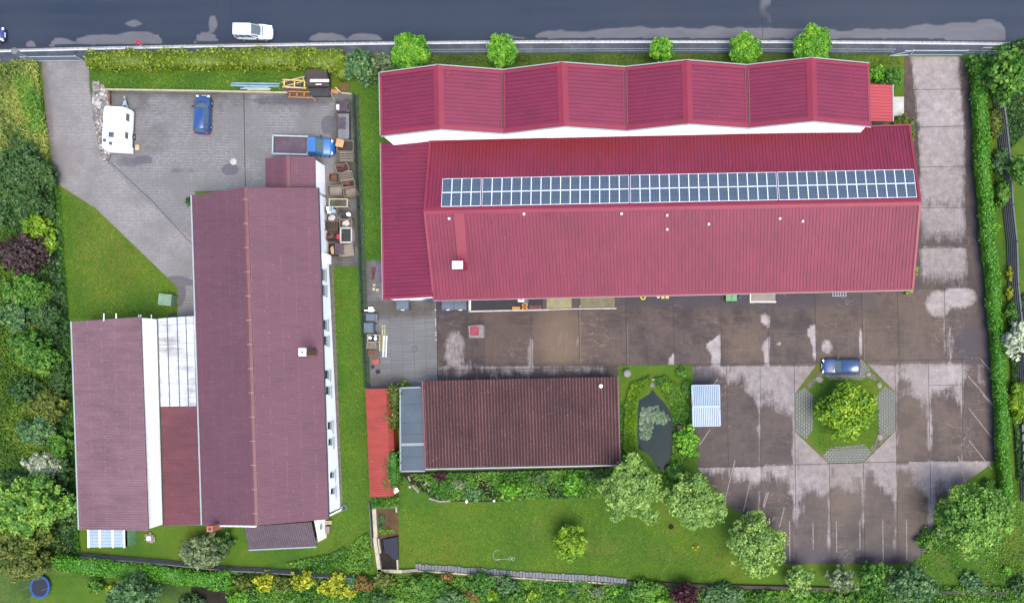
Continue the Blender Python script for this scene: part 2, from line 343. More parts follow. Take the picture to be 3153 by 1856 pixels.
def extr(bm, pts, z0, z1, mi=0):
    "vertical prism over a 2D outline (counter-clockwise or not)"
    a = sum(p[0]*q[1]-q[0]*p[1] for p, q in zip(pts, pts[1:]+pts[:1]))
    if a < 0: pts = pts[::-1]
    lo = [bm.verts.new((p[0], p[1], z0)) for p in pts]; hi = [bm.verts.new((p[0], p[1], z1)) for p in pts]; n = len(pts)
    for i in range(n):
        f = bm.faces.new((lo[i], lo[(i+1) % n], hi[(i+1) % n], hi[i])); f.material_index = mi
    f = bm.faces.new(hi); f.material_index = mi; f = bm.faces.new(lo[::-1]); f.material_index = mi
def hexa(bm, lo, hi, mi=0):
    "solid between four low and four high corner points (same order, counter-clockwise from above)"
    L = [bm.verts.new(p) for p in lo]; H = [bm.verts.new(p) for p in hi]; n = len(lo)
    for i in range(n):
        f = bm.faces.new((L[i], L[(i+1) % n], H[(i+1) % n], H[i])); f.material_index = mi
    f = bm.faces.new(H); f.material_index = mi; f = bm.faces.new(L[::-1]); f.material_index = mi
    bmesh.ops.recalc_face_normals(bm, faces=bm.faces[:])
def ccw(pts):
    a = sum(p[0]*q[1]-q[0]*p[1] for p, q in zip(pts, pts[1:]+pts[:1]))
    return pts if a > 0 else pts[::-1]
def sheet(name, pix, z, mat, res=None, mask=None, mask2=None, kind='structure', disp=True, label=None, cat=None, group=None, attrs=None):
    k = D if disp else 1
    pts = ccw([tuple(P(x*k, y*k)[:2]) for x, y in pix])
    bm = bmesh.new(); bm.faces.new([bm.verts.new((x, y, z)) for x, y in pts]); bm.normal_update()
    bmesh.ops.triangulate(bm, faces=bm.faces[:])
    if res:
        xs = [p[0] for p in pts]; ys = [p[1] for p in pts]
        for ax, lo, hi in ((0, min(xs), max(xs)), (1, min(ys), max(ys))):
            t = lo+res
            while t < hi:
                co = [0, 0, 0]; co[ax] = t; no = [0, 0, 0]; no[ax] = 1
                bmesh.ops.bisect_plane(bm, geom=bm.verts[:]+bm.edges[:]+bm.faces[:], plane_co=co, plane_no=no, dist=1e-5); t += res
    o = obj(name, bm, mat)
    for nm, fn in [('mask', mask), ('mask2', mask2)]+list((attrs or {}).items()):
        if fn:
            at = o.data.attributes.new(nm, 'FLOAT', 'POINT')
            at.data.foreach_set('value', [fn(*px_of(v.co)) for v in o.data.vertices])
    if kind: o['kind'] = kind
    if label: tag(o, label, cat, group)
    return o
def nz(x, y, s=1.0, seed=0): return noise.noise(Vector((x*s, y*s, seed*7.3)))
def blob(x, y, cx, cy, rx, ry, soft=.35):
    d = math.hypot((x-cx)/rx, (y-cy)/ry); return max(0., min(1., (1-d)/soft+.5))
def rect(x, y, x0, y0, x1, y1, soft=12):
    d = min(x-x0, x1-x, y-y0, y1-y); return max(0., min(1., d/soft+.5))
# ================================================================ ground
def KY(x):      # kerb line in photo pixels
    return 123+ .0000062*(x-2050)**2 + (0.0016*(1500-x) if x < 1500 else 0)
bm = bmesh.new(); face(bm, [(-500, -500, 0), (500, -500, 0), (500, 500, 0), (-500, 500, 0)])
obj('ground', bm, 'undergrowth')['kind'] = 'structure'
xs = [-1500, -800, -300, 0, 300, 600, 900, 1200, 1500, 1800, 2100, 2400, 2700, 3000, 3300, 3800, 4600]
def road_mask(x, y):
    m = 0.
    k = KY(x)-2
    pud = [(95, 12, 22), (190, 38, 24), (330, 105, 34), (415, 84, 40), (635, 36, 34), (655, 14, 60), (412, 26, 66), (1010, 60, 26), (1120, 55, 24), (1740, 95, 28), (2000, 230, 36), (2250, 240, 36), (2480, 150, 34), (2700, 140, 34), (2860, 100, 50), (2980, 110, 56), (3040, 60, 66), (1560, 60, 10)]
    for cx, rx, hh in pud:
        d = (x-cx)/rx
        if abs(d) < 1.3:
            if cx in (412, 655): m = max(m, blob(x, y, cx, k-hh, rx, 10 if cx == 412 else 26, .5))
            else:
                top = k-hh*math.sqrt(max(0, 1-min(1, abs(d))**3))-6*nz(x, y, .03)
                m = max(m, max(0, min(1, (y-top)/8+.5))*(1 if abs(d) < 1 else 0)*(0 if y > k-3 else 1))
    if 2335 < x < 2378: m = max(m, .5+.5*nz(x, y, .03, 2))
    return m
pts = [(x, KY(x)) for x in xs]
sheet('road', pts+[(4600, -420), (-1500, -420)], .03, 'asphalt', None, None, disp=False)
sheet('road_wet', [(-60, KY(-60)-1)]+[(x, KY(x)-1) for x in range(0, 3300, 150)]+[(3300, -60), (-60, -60)], .034, 'asphalt', .35, road_mask, disp=False)['label'] = 'wet asphalt with pale dry patches along the gutter'
def strip(name, f0, f1, z0, z1, mat):
    bm = bmesh.new(); X = list(range(-1500, 4700, 100)); prev = None
    for x in X:
        a = P(x, KY(x)+f0); b = P(x, KY(x)+f1)
        cur = [bm.verts.new((a.x, a.y, z1)), bm.verts.new((b.x, b.y, z1)), bm.verts.new((a.x, a.y, z0)), bm.verts.new((b.x, b.y, z0))]
        if prev:
            bm.faces.new((prev[0], prev[1], cur[1], cur[0])); bm.faces.new((prev[2], prev[0], cur[0], cur[2])); bm.faces.new((prev[1], prev[3], cur[3], cur[1]))
        prev = cur
    bmesh.ops.recalc_face_normals(bm, faces=bm.faces[:])
    o = obj(name, bm, mat); o['kind'] = 'structure'; return o
o_ = None
strip('gutter_setts', 1.5, 6.3, .0, .06, 'setts'); strip('kerb', 7.2, 11.2, 0, .13, 'kerb'); strip('pavement', 11.3, 42, 0, .10, 'pavement')
# road joints
bm = bmesh.new()
for x, y0, y1 in ((670, -20, 127), (713, -20, 127), (2343, -20, 120)): bar(bm, P(x-3, y0)+Vector((0, 0, .036)), P(x+6, y1)+Vector((0, 0, .036)), .05, .004)
obj('road_joints', bm, 'joint')['kind'] = 'structure'
# lawn under the whole plot
def lawn_mask(x, y):
    m = .1
    m = max(m, .5*blob(x, y, 330, 760, 150, 260, .8), .45*blob(x, y, 470, 850, 60, 60, .8), .4*blob(x, y, 1250, 1615, 30, 60), .55*blob(x, y, 1820, 1680, 160, 40, 1), .5*blob(x, y, 1650, 1640, 60, 60, 1), .45*blob(x, y, 2050, 1700, 120, 60, 1))
    m = max(m, .7*blob(x, y, 2900, 1725, 24, 24), .6*blob(x, y, 3020, 1800, 50, 20), .35*rect(x, y, 200, 255, 1080, 280, 30), .5*blob(x, y, 240, 600, 50, 30, .8))
    m = max(m, .6*rect(x, y, 1330, 166, 2740, 200, 20)*(.5+.5*nz(x, y, .02)), .45*blob(x, y, 1060, 1720, 90, 20, .8))
    return m
sheet('lawn', [(100, 175), (2490, 132), (2519, 140), (2519, 1483), (1500, 1483), (900, 1440), (540, 1405), (165, 1370), (150, 560), (125, 400), (105, 300)], .02, 'lawn', .8, lawn_mask)
sheet('garden_lawn', [(560, 1466), (900, 1476), (1300, 1483), (1300, 1530), (560, 1530)], .012, 'lawn')
sheet('garden_lawn', [(1690//1, 1468), (1900, 1483), (1900, 1530), (1300, 1530), (1330, 1470)], .013, 'lawn')
sheet('garden_lawn', [(90, 1415), (280, 1425), (300, 1530), (60, 1530)], .012, 'lawn', 1, lambda x, y: .3)
# paved drive and yards, west
def drive_mask(x, y):
    xl = np.interp(y, [190, 375, 490, 560], [130, 145, 158, 172]); m = max(0, min(1, 1-(x-xl)/35))*.75*(1 if y < 600 else max(0, 1-(y-600)/100))
    xr = np.interp(y, [190, 270, 500], [272, 276, 325]); return max(m, .55*max(0, min(1, 1-(xr-x)/14))*(1 if y < 505 else 0))
sheet('driveway', [(103, 150), (219, 150), (221, 215), (232, 300), (250, 370), (268, 404), (330, 470), (474, 590), (474, 700), (437, 706), (330, 603), (235, 512), (145, 455), (128, 390), (115, 300), (108, 220)], .03, 'paver_light', .5, drive_mask,
      lambda x, y: max(blob(x, y, 545, 880, 60, 30), 0))
def yard_mask(x, y):
    m = max(max(0, 1-(y-282)/28)*.8, .62*max(0, 1-(y-282)/130)+.25*nz(x, y, .02, 4)) if y > 270 else 0
    if x > 1000 and y > 300: m = max(m, min(1, (x-1000)/40)*(.8+.4*nz(x, y, .02, 3)))
    m = max(m, .4*blob(x, y, 480, 420, 60, 80, .8), .5*blob(x, y, 980, 300, 140, 24))
    return m
def yard_mask2(x, y):
    return max(blob(x, y, 708, 522, 28, 18, .6), .9*blob(x, y, 445, 492, 26, 16, .6), .75*blob(x, y, 1010, 385, 26, 34, .6), .55*blob(x, y, 400, 500, 60, 26, .8), .62*blob(x, y, 880, 310, 160, 20, .8), .5*blob(x, y, 560, 525, 90, 10, .7), .9*blob(x, y, 560, 902, 22, 40, .5))
sheet('west_yard', [(268, 226), (872, 232), (884, 300), (892, 655), (800, 655), (790, 470), (480, 470), (474, 592), (330, 472), (268, 405), (262, 380)], .026, 'paver', .4, yard_mask, yard_mask2)
sheet('path', [(437, 706), (478, 700), (480, 782), (437, 782)], .029, 'paver', .4, lambda x, y: .1, lambda x, y: .9*blob(x, y, 552, 900, 20, 46, .5))
def mid_mask(x, y):
    m = max(0, 1-(x-1130)/40)*.7; m = max(m, .75*rect(x, y, 1120, 915, 1345, 985, 30)); return max(m, .6*rect(x, y, 1125, 1150, 1250, 1190, 20))
sheet('service_yard', [(892, 640), (945, 640), (945, 730), (1073, 730), (1077, 950), (900, 958), (893, 655)], .031, 'paver_dark', .4, mid_mask)
# concrete yard
def conc_mask(x, y):
    m = 0.05
    if x > 2760 and y < 890:                       # eastern drive, slab by slab
        ys = [165, 275, 390, 514, 639, 763, 886]
        for i in range(6):
            if ys[i] <= y < ys[i+1]:
                v = (y-ys[i])/(ys[i+1]-ys[i]); fade = [1.4, 1.3, 1.3, 1.15, 1.05, 1.05][i]
                m = max(0, min(1, 1.5*fade-1.35*v*[.2, .4, .6, .85, 1.05, 1.0][i])); break
        xl = np.interp(y, [165, 400, 640, 886], [2800, 2825, 2830, 2830]); xr = np.interp(y, [165, 400, 640, 886], [2955, 2975, 2975, 2985])
        m *= max(0, min(1, (x-xl)/22+.35))*max(0, min(1, (xr-x)/22+.3))
        return m
    J = [1491, 1637, 1784, 1928, 2076, 2223, 2366, 2513, 2657, 2767, 2910, 3050]
    if y < 1130:
        for jx, s_, wd in ((1637, 1000, 12), (1784, 1000, 9), (2076, 1060, 20), (2223, 985, 42), (2366, 960, 18), (2513, 985, 24), (2657, 985, 18), (2366+146, 1090, 10), (2910, 960, 4)):
            if jx-wd-14 < x < jx and y > s_-20: m = max(m, min(1, (y-s_)/30+.3)*max(0, min(1, .5+.12*(x-jx+wd*(.6+1.1*nz(jx, y, .022, 3)+.35*math.sin(y*.05+jx))))))
        m = max(m, .95*blob(x, y, 2890, 935, 40, 42, .5), 1*blob(x, y, 2950, 915, 60, 34, .6)*(1 if x > 2912 else 0), .7*blob(x, y, 1400, 1080, 34, 66, .6), .75*blob(x, y, 2398, 1058, 8, 8), .8*blob(x, y, 2546, 1068, 18, 22), .6*blob(x, y, 2926, 1060, 10, 60))
        m = max(m, .35*blob(x, y, 1730, 1060, 60, 60, 1), .4*blob(x, y, 1420, 1120, 50, 20))
        if x > 1340 and y > 1143-.018*(x-1345): m = max(m, .42+.5*nz(x, y, .012, 5))
        return m
    def slab(V, y0, y1, prm):
        i = max(0, min(len(V)-2, sum(x > v for v in V)-1)); u = (x-V[i])/(V[i+1]-V[i]); v = (y-y0)/(y1-y0); d0, d1, s_, t_ = prm[i]
        n1 = .14*nz(x, y, .03, 2)+.1*nz(x, y, .011, 4)
        m = .5+3.2*(d0+d1*max(0, u)**2+n1-v)
        side = .5+6*(s_*(1-.75*v)-(1-u)+.5*n1) if s_ else 0
        left = .5+6*(t_*(1-.6*v)-u+.5*n1) if t_ else 0
        return max(0, min(1, max(m, side, left)))
    if y < 1437-.02*(x-2140):
        m = slab([2130, 2239, 2343, 2445, 2757, 2860, 2964, 3080], 1120, 1434, [(.05, .0, 0, 0), (.16, .3, .1, 0), (.3, .25, .12, 0), (1.5, 0, 0, 0), (.22, .3, .07, .04), (.28, .05, .06, .14), (.06, .0, .05, 0)])
        if 2447 < x < 2757 and y < 1330 and (x < 2500 or x > 2700): m *= .95
        return max(m, .9*blob(x, y, 2880, 1160, 100, 40, .5))
    return slab([2130, 2345, 2452, 2554, 2659, 2761, 2864, 3080], 1432, 1730, [(.1, .1, .05, 0), (.12, .12, .1, 0), (.34, .0, .08, .04), (.2, .05, .08, .03), (.12, .3, .18, 0), (.15, .25, .1, 0), (.3, -.2, 0, .12)])
def conc_mask2(x, y):
    xr = np.interp(y, [165, 400, 640, 886, 1100, 1400, 1450], [2968, 2988, 2998, 3018, 3042, 3060, 3060])
    m = max(0, min(1, 1-(xr-x)/24)) if x > 2900 else 0
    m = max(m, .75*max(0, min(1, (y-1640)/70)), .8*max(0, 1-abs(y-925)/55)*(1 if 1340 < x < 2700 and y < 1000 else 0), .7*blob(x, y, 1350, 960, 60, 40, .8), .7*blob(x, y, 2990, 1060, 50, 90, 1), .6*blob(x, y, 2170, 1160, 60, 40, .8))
    m = max(m, .6*blob(x, y, 2980, 1500, 70, 60, .8))
    return m
def slab_id(x, y):
    if x > 2760 and y < 886: return 40+int(sum(y > v for v in (277, 390, 514, 639, 763)))
    r_ = 0 if y < 1120 else 1 if y < 1434 else 2; V = [[1491, 1637, 1784, 1928, 2076, 2223, 2366, 2513, 2657, 2767, 2910], [2239, 2343, 2449, 2760, 2862, 2964], [2345, 2452, 2554, 2660, 2762, 2865]][r_]
    return r_*13+int(sum(x > v for v in V))
def conc_tone(x, y): i = slab_id(x, y); return max(0, .5*math.sin(i*12.9898+1.7))+.35*max(0, nz(x, y, .012, 9))
def conc_tan(x, y): return max(0, .35*math.sin(slab_id(x, y)*7.13))+.9*blob(x, y, 1725, 1055, 62, 90, 1)+.5*blob(x, y, 2290, 1060, 60, 60, 1)+.5*blob(x, y, 2600, 1520, 60, 90, 1)
OC = [(2526, 1108), (2655, 1106), (2757, 1208), (2757, 1325), (2660, 1422), (2552, 1426), (2450, 1330), (2450, 1210)]
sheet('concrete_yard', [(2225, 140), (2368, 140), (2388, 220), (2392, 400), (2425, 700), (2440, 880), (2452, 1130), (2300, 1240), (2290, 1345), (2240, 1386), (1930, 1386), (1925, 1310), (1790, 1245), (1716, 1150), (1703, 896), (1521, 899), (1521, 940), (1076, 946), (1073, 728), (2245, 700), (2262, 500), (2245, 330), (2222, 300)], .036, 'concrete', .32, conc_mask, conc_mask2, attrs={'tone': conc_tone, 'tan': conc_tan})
DL = (.042,)
bm = bmesh.new(); bmp = bmesh.new(); bmw = bmesh.new()
def jl(b_, x0, y0, x1, y1, w_=.05, z=.04): bar(b_, P(x0, y0)+Vector((0, 0, z)), P(x1, y1)+Vector((0, 0, z)), w_, .006)
for x0, y0, x1, y1 in ((2790, 277, 2986, 275), (2812, 393, 2992, 388), (2822, 515, 3002, 512), (2838, 640, 3010, 639), (2828, 764, 3016, 762), (2832, 888, 3030, 885),
                       (1347, 1142, 1932, 1128), (1932, 1128, 2353, 1118), (2353, 1118, 3050, 1104), (2138, 1438, 2450, 1430), (2450, 1430, 3067, 1412)): jl(bm, x0, y0, x1, y1)
for x, y0, x2, y1 in ((1489, 985, 1493, 1138), (1635, 950, 1637, 1135), (1781, 945, 1786, 1131), (1926, 925, 1930, 1127), (2073, 930, 2077, 1124), (2219, 900, 2223, 1120), (2363, 915, 2368, 1118), (2508, 905, 2514, 1115), (2652, 900, 2658, 1112), (2763, 895, 2768, 1110), (2907, 886, 2913, 1106),
                      (2237, 1120, 2243, 1435), (2340, 1118, 2345, 1600), (2445, 1117, 2452, 1730), (2553, 1428, 2562, 1730), (2658, 1426, 2663, 1730), (2755, 1112, 2766, 1730), (2858, 1108, 2866, 1560), (2962, 1106, 2965, 1412), (2860, 1186, 2962, 1184), (1345, 925, 1347, 1165)): jl(bm, x, y0, x2, y1, .045)
for a, b in zip(OC, OC[1:]+OC[:1]): jl(bm, a[0], a[1], b[0], b[1], .06)
for x, y0, x2, y1 in ((1783, 950, 1785, 1130), (1929, 1000, 1931, 1126), (2657, 980, 2658, 1110), (2912, 990, 2914, 1104), (2860, 1190, 2862, 1410)): jl(bmp, x+3, y0, x2+3, y1, .025, .041)
for q in ((751, 283, 756, 576), (340, 500, 470, 620), (470, 620, 592, 752)): jl(bm, *q, .06)
obj('expansion_joints', bm, 'joint')['kind'] = 'structure'; obj('pale_joint_filler', bmp, 'joint_pale')['kind'] = 'structure'
for x, y0, y1 in ((2431, 1603, 1728), (2503, 1610, 1690), (2575, 1603, 1700), (2647, 1601, 1690), (2718, 1600, 1725), (2791, 1598, 1722)): jl(bmw, x, y0, x+1, y1, .1, .043)
for q in ((2983, 1355, 3055, 1446), (2983, 1257, 3052, 1345), (3026, 1216, 3060, 1250), (3018, 1104, 3048, 1140), (2981, 1157, 3052, 1240), (2950, 1403, 2973, 1487), (2905, 1470, 2920, 1520), (2366, 1514, 2353, 1562), (2415, 1563, 2400, 1622), (2263, 1417, 2233, 1535), (2309, 1483, 2289, 1574), (2360, 1515, 2350, 1560), (2186, 1322, 2153, 1371), (2826, 1630, 2838, 1690), (2210, 1168, 2196, 1185)): jl(bmw, *q, .1, .043)
o = obj('parking_lines', bmw, 'worn_line'); o['kind'] = 'structure'
# island
sheet('island_lawn', OC, .045, 'lawn', .5, lambda x, y: .75*max(0, min(1, (math.hypot(x-2605, y-1265)-118)/35)), disp=False)
Z = lambda L: [(2460+x/4.008, 1080+y/4.008) for x, y in L]
sheet('island_paving', Z([(275, 122), (785, 122), (882, 238), (800, 352), (360, 352), (300, 262)]), .05, 'paver_grid', .4, lambda x, y: .2, disp=False)
sheet('island_paving', Z([(400, 1188), (805, 1152), (902, 1250), (800, 1368), (368, 1384), (285, 1290)]), .05, 'paver_grid', .4, lambda x, y: .2, disp=False)
sheet('island_paving', Z([(1060, 432), (1188, 512), (1188, 985), (1092, 1052), (985, 962), (958, 560)]), .05, 'paver_grid_turned', .4, lambda x, y: .35, disp=False)
sheet('island_paving', Z([(72, 448), (170, 540), (176, 962), (84, 1092), (-38, 998), (-38, 520)]), .05, 'paver_grid_turned', .4, lambda x, y: .35, disp=False)
for q in ([(92, 432), (268, 256), (335, 288), (182, 402), (122, 470)], [(1094, 1056), (905, 1246), (884, 1200), (960, 1085), (990, 968)], [(850, 330), (885, 256), (985, 350), (940, 372)]): sheet('worn_gravel', Z(q), .054, 'gravel', disp=False)
# pond
Zp = lambda L: [(1880+x/3.708, 1100+y/3.708) for x, y in L]
sheet('pond_bank', [(1521, 899), (1702, 898), (1706, 1100), (1716, 1150), (1640, 1180), (1521, 1170)], .05, 'lawn', .5, lambda x, y: .25*rect(x, y, 1905, 1150, 1935, 1420, 12), None)
sheet('pond', Zp([(480, 360), (535, 440), (610, 510), (670, 600), (710, 720), (735, 880), (695, 1000), (695, 1150), (660, 1270), (625, 1340), (540, 1260), (450, 1120), (320, 1040), (308, 900), (310, 600), (322, 490), (440, 420)]), .06, 'water', disp=False)
# beds
sheet('flower_bed', [(985, 1160), (1500, 1148), (1510, 1222), (1300, 1228), (1200, 1234), (1080, 1232), (1010, 1190)], .03, 'dark_soil')
sheet('garden_soil', [(925, 1247), (980, 1247), (982, 1395), (930, 1395)], .03, 'soil')
sheet('vegetable_soil', [(470, 1418), (560, 1432), (640, 1435), (645, 1483), (470, 1530)], .012, 'dark_soil')
sheet('wall_base_gravel', [(812, 655), (820, 655), (843, 1240), (835, 1262), (822, 1262)], .03, 'gravel')
sheet('fence_strip', [(1088, 292), (1104, 292), (1122, 640), (1132, 960), (1142, 1195), (1128, 1195), (1112, 960), (1100, 640)], .034, 'fence_soil', disp=False)
sheet('hatch_surround', [(1442, 1003), (1482, 1000), (1492, 1003), (1492, 1040), (1445, 1040)], .041, 'joint_pale', disp=False)
# ================================================================ buildings
def lerp(a, b, t): return a+(b-a)*t
def profile(bm, A, B, Cc, Dd, pitch, kind='rib', amp=.05, off=.0, vs=1):
    "profiled sheet: ribs run from the A-B edge to the D-C edge"
    A, B, Cc, Dd = map(Vector, (A, B, Cc, Dd))
    n = (B-A).cross(Dd-A).normalized()
    if n.z < 0: n = -n
    N = max(2, round((B-A).length/pitch)); us = []
    if kind == 'rib': pr = [(0, 0, 0), (.80, 0, 1), (.84, 1, 0), (.94, 1, 1), (.98, 0, 0)]
    elif kind == 'corr': pr = [(0, 0, 0), (.25, .5, 0), (.5, 1, 0), (.75, .5, 0)]
    elif kind == 'wave': pr = [(0, 0, 1), (.34, 0, 0), (.46, 1, 0), (.88, 1, 0)]
    elif kind == 'slot': pr = [(0, 0, 1), (.26, 0, 0), (.3, 1, 0), (.96, 1, 0)]
    else: pr = [(0, 0, 0), (.55, .25, 1), (.62, 1, 0), (.95, 1, 1)]
    for i in range(N):
        for f, h, mi in pr: us.append(((i+f)/N, h, mi))
    us.append((1., 0, 0)); rows = []
    for k in range(vs+1):
        t = k/vs
        rows.append([bm.verts.new(lerp(lerp(A, B, u), lerp(Dd, Cc, u), t)+n*(h*amp+off)) for u, h, mi in us])
    for r0, r1 in zip(rows, rows[1:]):
        for i in range(len(us)-1):
            f = bm.faces.new((r0[i], r0[i+1], r1[i+1], r1[i])); f.material_index = us[i][2]
            if f.normal.z < 0: pass
def slab(bm, A, B, Cc, Dd, t=.12, drop=.03, mi=0):
    pts = [Vector(p)-Vector((0, 0, drop)) for p in ccw([Vector(A), Vector(B), Vector(Cc), Vector(Dd)])]
    hexa(bm, [p-Vector((0, 0, t)) for p in pts], pts, mi)
def roofpart(b, name, A, B, Cc, Dd, pitch, kind, amp, mat, seam, vs=1, thick=.12, label=None, mask=None):
    bm = bmesh.new(); profile(bm, A, B, Cc, Dd, pitch, kind, amp, 0, vs)
    bmesh.ops.recalc_face_normals(bm, faces=bm.faces[:])
    if sum(f.normal.z for f in bm.faces) < 0: bmesh.ops.reverse_faces(bm, faces=bm.faces[:])
    bm2 = bmesh.new(); slab(bm2, A, B, Cc, Dd, thick, .03)
    me = bpy.data.meshes.new('t'); bm2.to_mesh(me); bm.from_mesh(me); bm2.free()
    pw = None
    if mask:
        bm.verts.ensure_lookup_table(); pw = [mask(*px_of(v.co)) for v in bm.verts]
    o = wobj(name, bm, [mat, seam], b, label=label)
    if mask:
        at = o.data.attributes.new('mask', 'FLOAT', 'POINT'); at.data.foreach_set('value', pw)
    return o
def ridgecap(b, A, B, w_=.35, mat='red_trim', h=.1, name='ridge_cap'):
    A = Vector(A); B = Vector(B); d = (B-A).normalized(); s = Vector((-d.y, d.x, 0)).normalized()*w_
    bm = bmesh.new(); dz = Vector((0, 0, h)); lo = Vector((0, 0, -w_*.34+h*.6))
    for q in ((-1), (1)):
        face(bm, [A+dz, B+dz, B+s*q+lo, A+s*q+lo] if q > 0 else [A+s*q+lo, B+s*q+lo, B+dz, A+dz])
    for q in (-1, 1):
        face(bm, [A+s*q+lo, B+s*q+lo, B+s*q+lo-Vector((0, 0, .08)), A+s*q+lo-Vector((0, 0, .08))])
    return wobj(name, bm, mat, b)
def trim(b, name, pts, w_, h_, mat, parent=None):
    bm = bmesh.new()
    for a, c in zip(pts, pts[1:]): bar(bm, a, c, w_, h_)
    return wobj(name, bm, mat, b)
def walls(b, ring, mat, name='wall', z0=-.05, label=None):
    "ring of (x, y, ztop)"
    r = ccw([Vector(p) for p in ring]); bm = bmesh.new(); lo = [bm.verts.new((p.x, p.y, z0)) for p in r]; hi = [bm.verts.new(p) for p in r]
    for i in range(len(r)): bm.faces.new((lo[i], lo[(i+1) % len(r)], hi[(i+1) % len(r)], hi[i]))
    return wobj(name, bm, mat, b, label=label)
def inset(ring, d):
    c = sum((Vector(p) for p in ring), Vector())/len(ring); out = []
    for p in ring:
        p = Vector(p); v = p-c; out.append(Vector((p.x-math.copysign(min(d, abs(v.x)), v.x), p.y-math.copysign(min(d, abs(v.y)), v.y), p.z)))
    return out
def on_plane(x, y, a, b_, c):
    o = Vector((0, 0, CAMH)); d = P(x, y, 0)-o; n = (b_-a).cross(c-a); return o+d*((a-o).dot(n)/d.dot(n))
def boxpart(b, name, c, s, mat, rz=0, parent=None, label=None):
    bm = bmesh.new(); box(bm, Vector(c)-b.location, s, rz); return obj(name, bm, mat, parent or b, label=label)
def cxy(p, h=0): v = P(*p, 0); return (v.x, v.y, 0)

# ---- saw-roofed hall, north
hb = thing('workshop_hall', 'tall white walled hall with zigzag red sheet roof nearest the street', 'building', cxy((1925, 300)))
Np = [(1169, 225, 8), (1349, 201, 10.2), (1549, 216, 8), (1730, 193, 10.2), (1925, 207, 8), (2114, 186, 10.2), (2299, 201, 8), (2498, 179, 10.2), (2676, 196, 8)]
Sp = [(1173, 418, 8), (1354, 397, 10.2), (1550, 410, 8), (1737, 388, 10.2), (1927, 401, 8), (2119, 380, 10.2), (2304, 393, 8), (2503, 372, 10.2), (2682, 389, 8)]
NN = [P(*p) for p in Np]; SS = [P(*p) for p in Sp]
for i in range(8):
    a, b_, c, d = NN[i], NN[i+1], SS[i+1], SS[i]
    if i % 2 == 0: roofpart(hb, 'roof', d, a, b_, c, .40, 'rib', .05, 'red_roof_turned', 'red_rib_shade_dirt')
    else: roofpart(hb, 'roof', c, b_, a, d, .40, 'rib', .05, 'red_roof_turned', 'red_rib_shade_dirt')
for i in (1, 3, 5, 7): ridgecap(hb, NN[i], SS[i], .52, 'red_trim', .14)
up = Vector((0, 0, .05))
for i in (2, 4, 6):
    bm = bmesh.new()
    for dx in (-.17, .17): bar(bm, NN[i]+up+Vector((dx, 0, .04)), SS[i]+up+Vector((dx, 0, .04)), .12, .14)
    bar(bm, NN[i]+Vector((0, 0, .1)), SS[i]+Vector((0, 0, .1)), .14, .02, 1)
    wobj('valley_gutter', bm, ['red_trim', 'black_plastic'], hb)
trim(hb, 'verge_trim', [p+up+Vector((0, .02, 0)) for p in NN], .1, .12, 'gutter')
bm = bmesh.new()
for a, c in zip(NN, NN[1:]): bar(bm, a+up+Vector((0, -.28, .05)), c+up+Vector((0, -.28, .05)), .3, .05)
for a, c in zip(SS, SS[1:]): bar(bm, a+up+Vector((0, .22, .05)), c+up+Vector((0, .22, .05)), .4, .05)
bar(bm, NN[0]+up+Vector((.12, 0, .05)), SS[0]+up+Vector((.12, 0, .05)), .24, .05); bar(bm, NN[8]+up+Vector((-.12, 0, .05)), SS[8]+up+Vector((-.12, 0, .05)), .24, .05)
wobj('roof_edge_sheet', bm, 'red_trim', hb)
trim(hb, 'eaves_gutter', [p+Vector((0, -.06, -.1)) for p in SS], .12, .10, 'gutter')
trim(hb, 'downpipe', [NN[0]+Vector((-.06, 0, 0)), SS[0]+Vector((-.06, 0, 0))], .1, .1, 'gutter')
y0n = NN[2].y-.15; y0s = SS[2].y-.0; xw = NN[0].x+.25; xe = NN[8].x-.25
ring = []
xsn = [xw]+[p.x for p in NN[1:8]]+[xe]; rot = lambda x, y: y + 0*x
for i in range(9): ring.append((xsn[i], NN[i].y-.2, NN[i].z-.17))
for i in range(8, -1, -1): ring.append((xsn[i] if 0 < i < 8 else (xw if i == 0 else xe), SS[i].y+.05, SS[i].z-.17))
walls(hb, ring, 'white_wall')
for x in (1380, 1744, 2118):   # vents in the gable tops
    p = P(x, 420 if x < 1500 else (410 if x < 2000 else 402), 7.0); q = SS[1 if x < 1500 else 3 if x < 2000 else 5]
    bm = bmesh.new()
    for dx in (-.32, .32): box(bm, (p.x+dx, q.y+.02, 6.9), (.5, .1, .5), 0, 1); box(bm, (p.x+dx, q.y-.03, 6.9), (.6, .03, .6), 0, 0)
    wobj('ventilation_grille', bm, ['white_metal', 'grey_render'], hb)
# low canopy at its east end
cA, cB, cC, cD = P(2681, 258, 3.3), P(2748, 262, 3.1), P(2749, 375, 3.1), P(2683, 373, 3.3)
roofpart(hb, 'canopy_roof', cC, cB, cA+Vector((-.6, 0, .04)), cD+Vector((-.6, 0, .04)), .33, 'rib', .05, 'canopy_red', 'red_rib_shade_dirt')
trim(hb, 'canopy_gutter', [cB+Vector((.05, 0, 0)), cC+Vector((.05, 0, 0))], .12, .12, 'gutter')
walls(hb, inset([cA-Vector((.6, 0, .2)), cB-Vector((0, 0, .2)), cC-Vector((0, 0, .2)), cD-Vector((.6, 0, .2))], .35), 'grey_render', 'canopy_wall')
tag(obj('door_step', (lambda b: (box(b, P(2766, 329)+Vector((0, 0, .09)), (1.15, 2.1, .14)), b)[1])(bmesh.new()), 'pale_stone'), 'pale grey stone doorstep below the little red canopy', 'step')

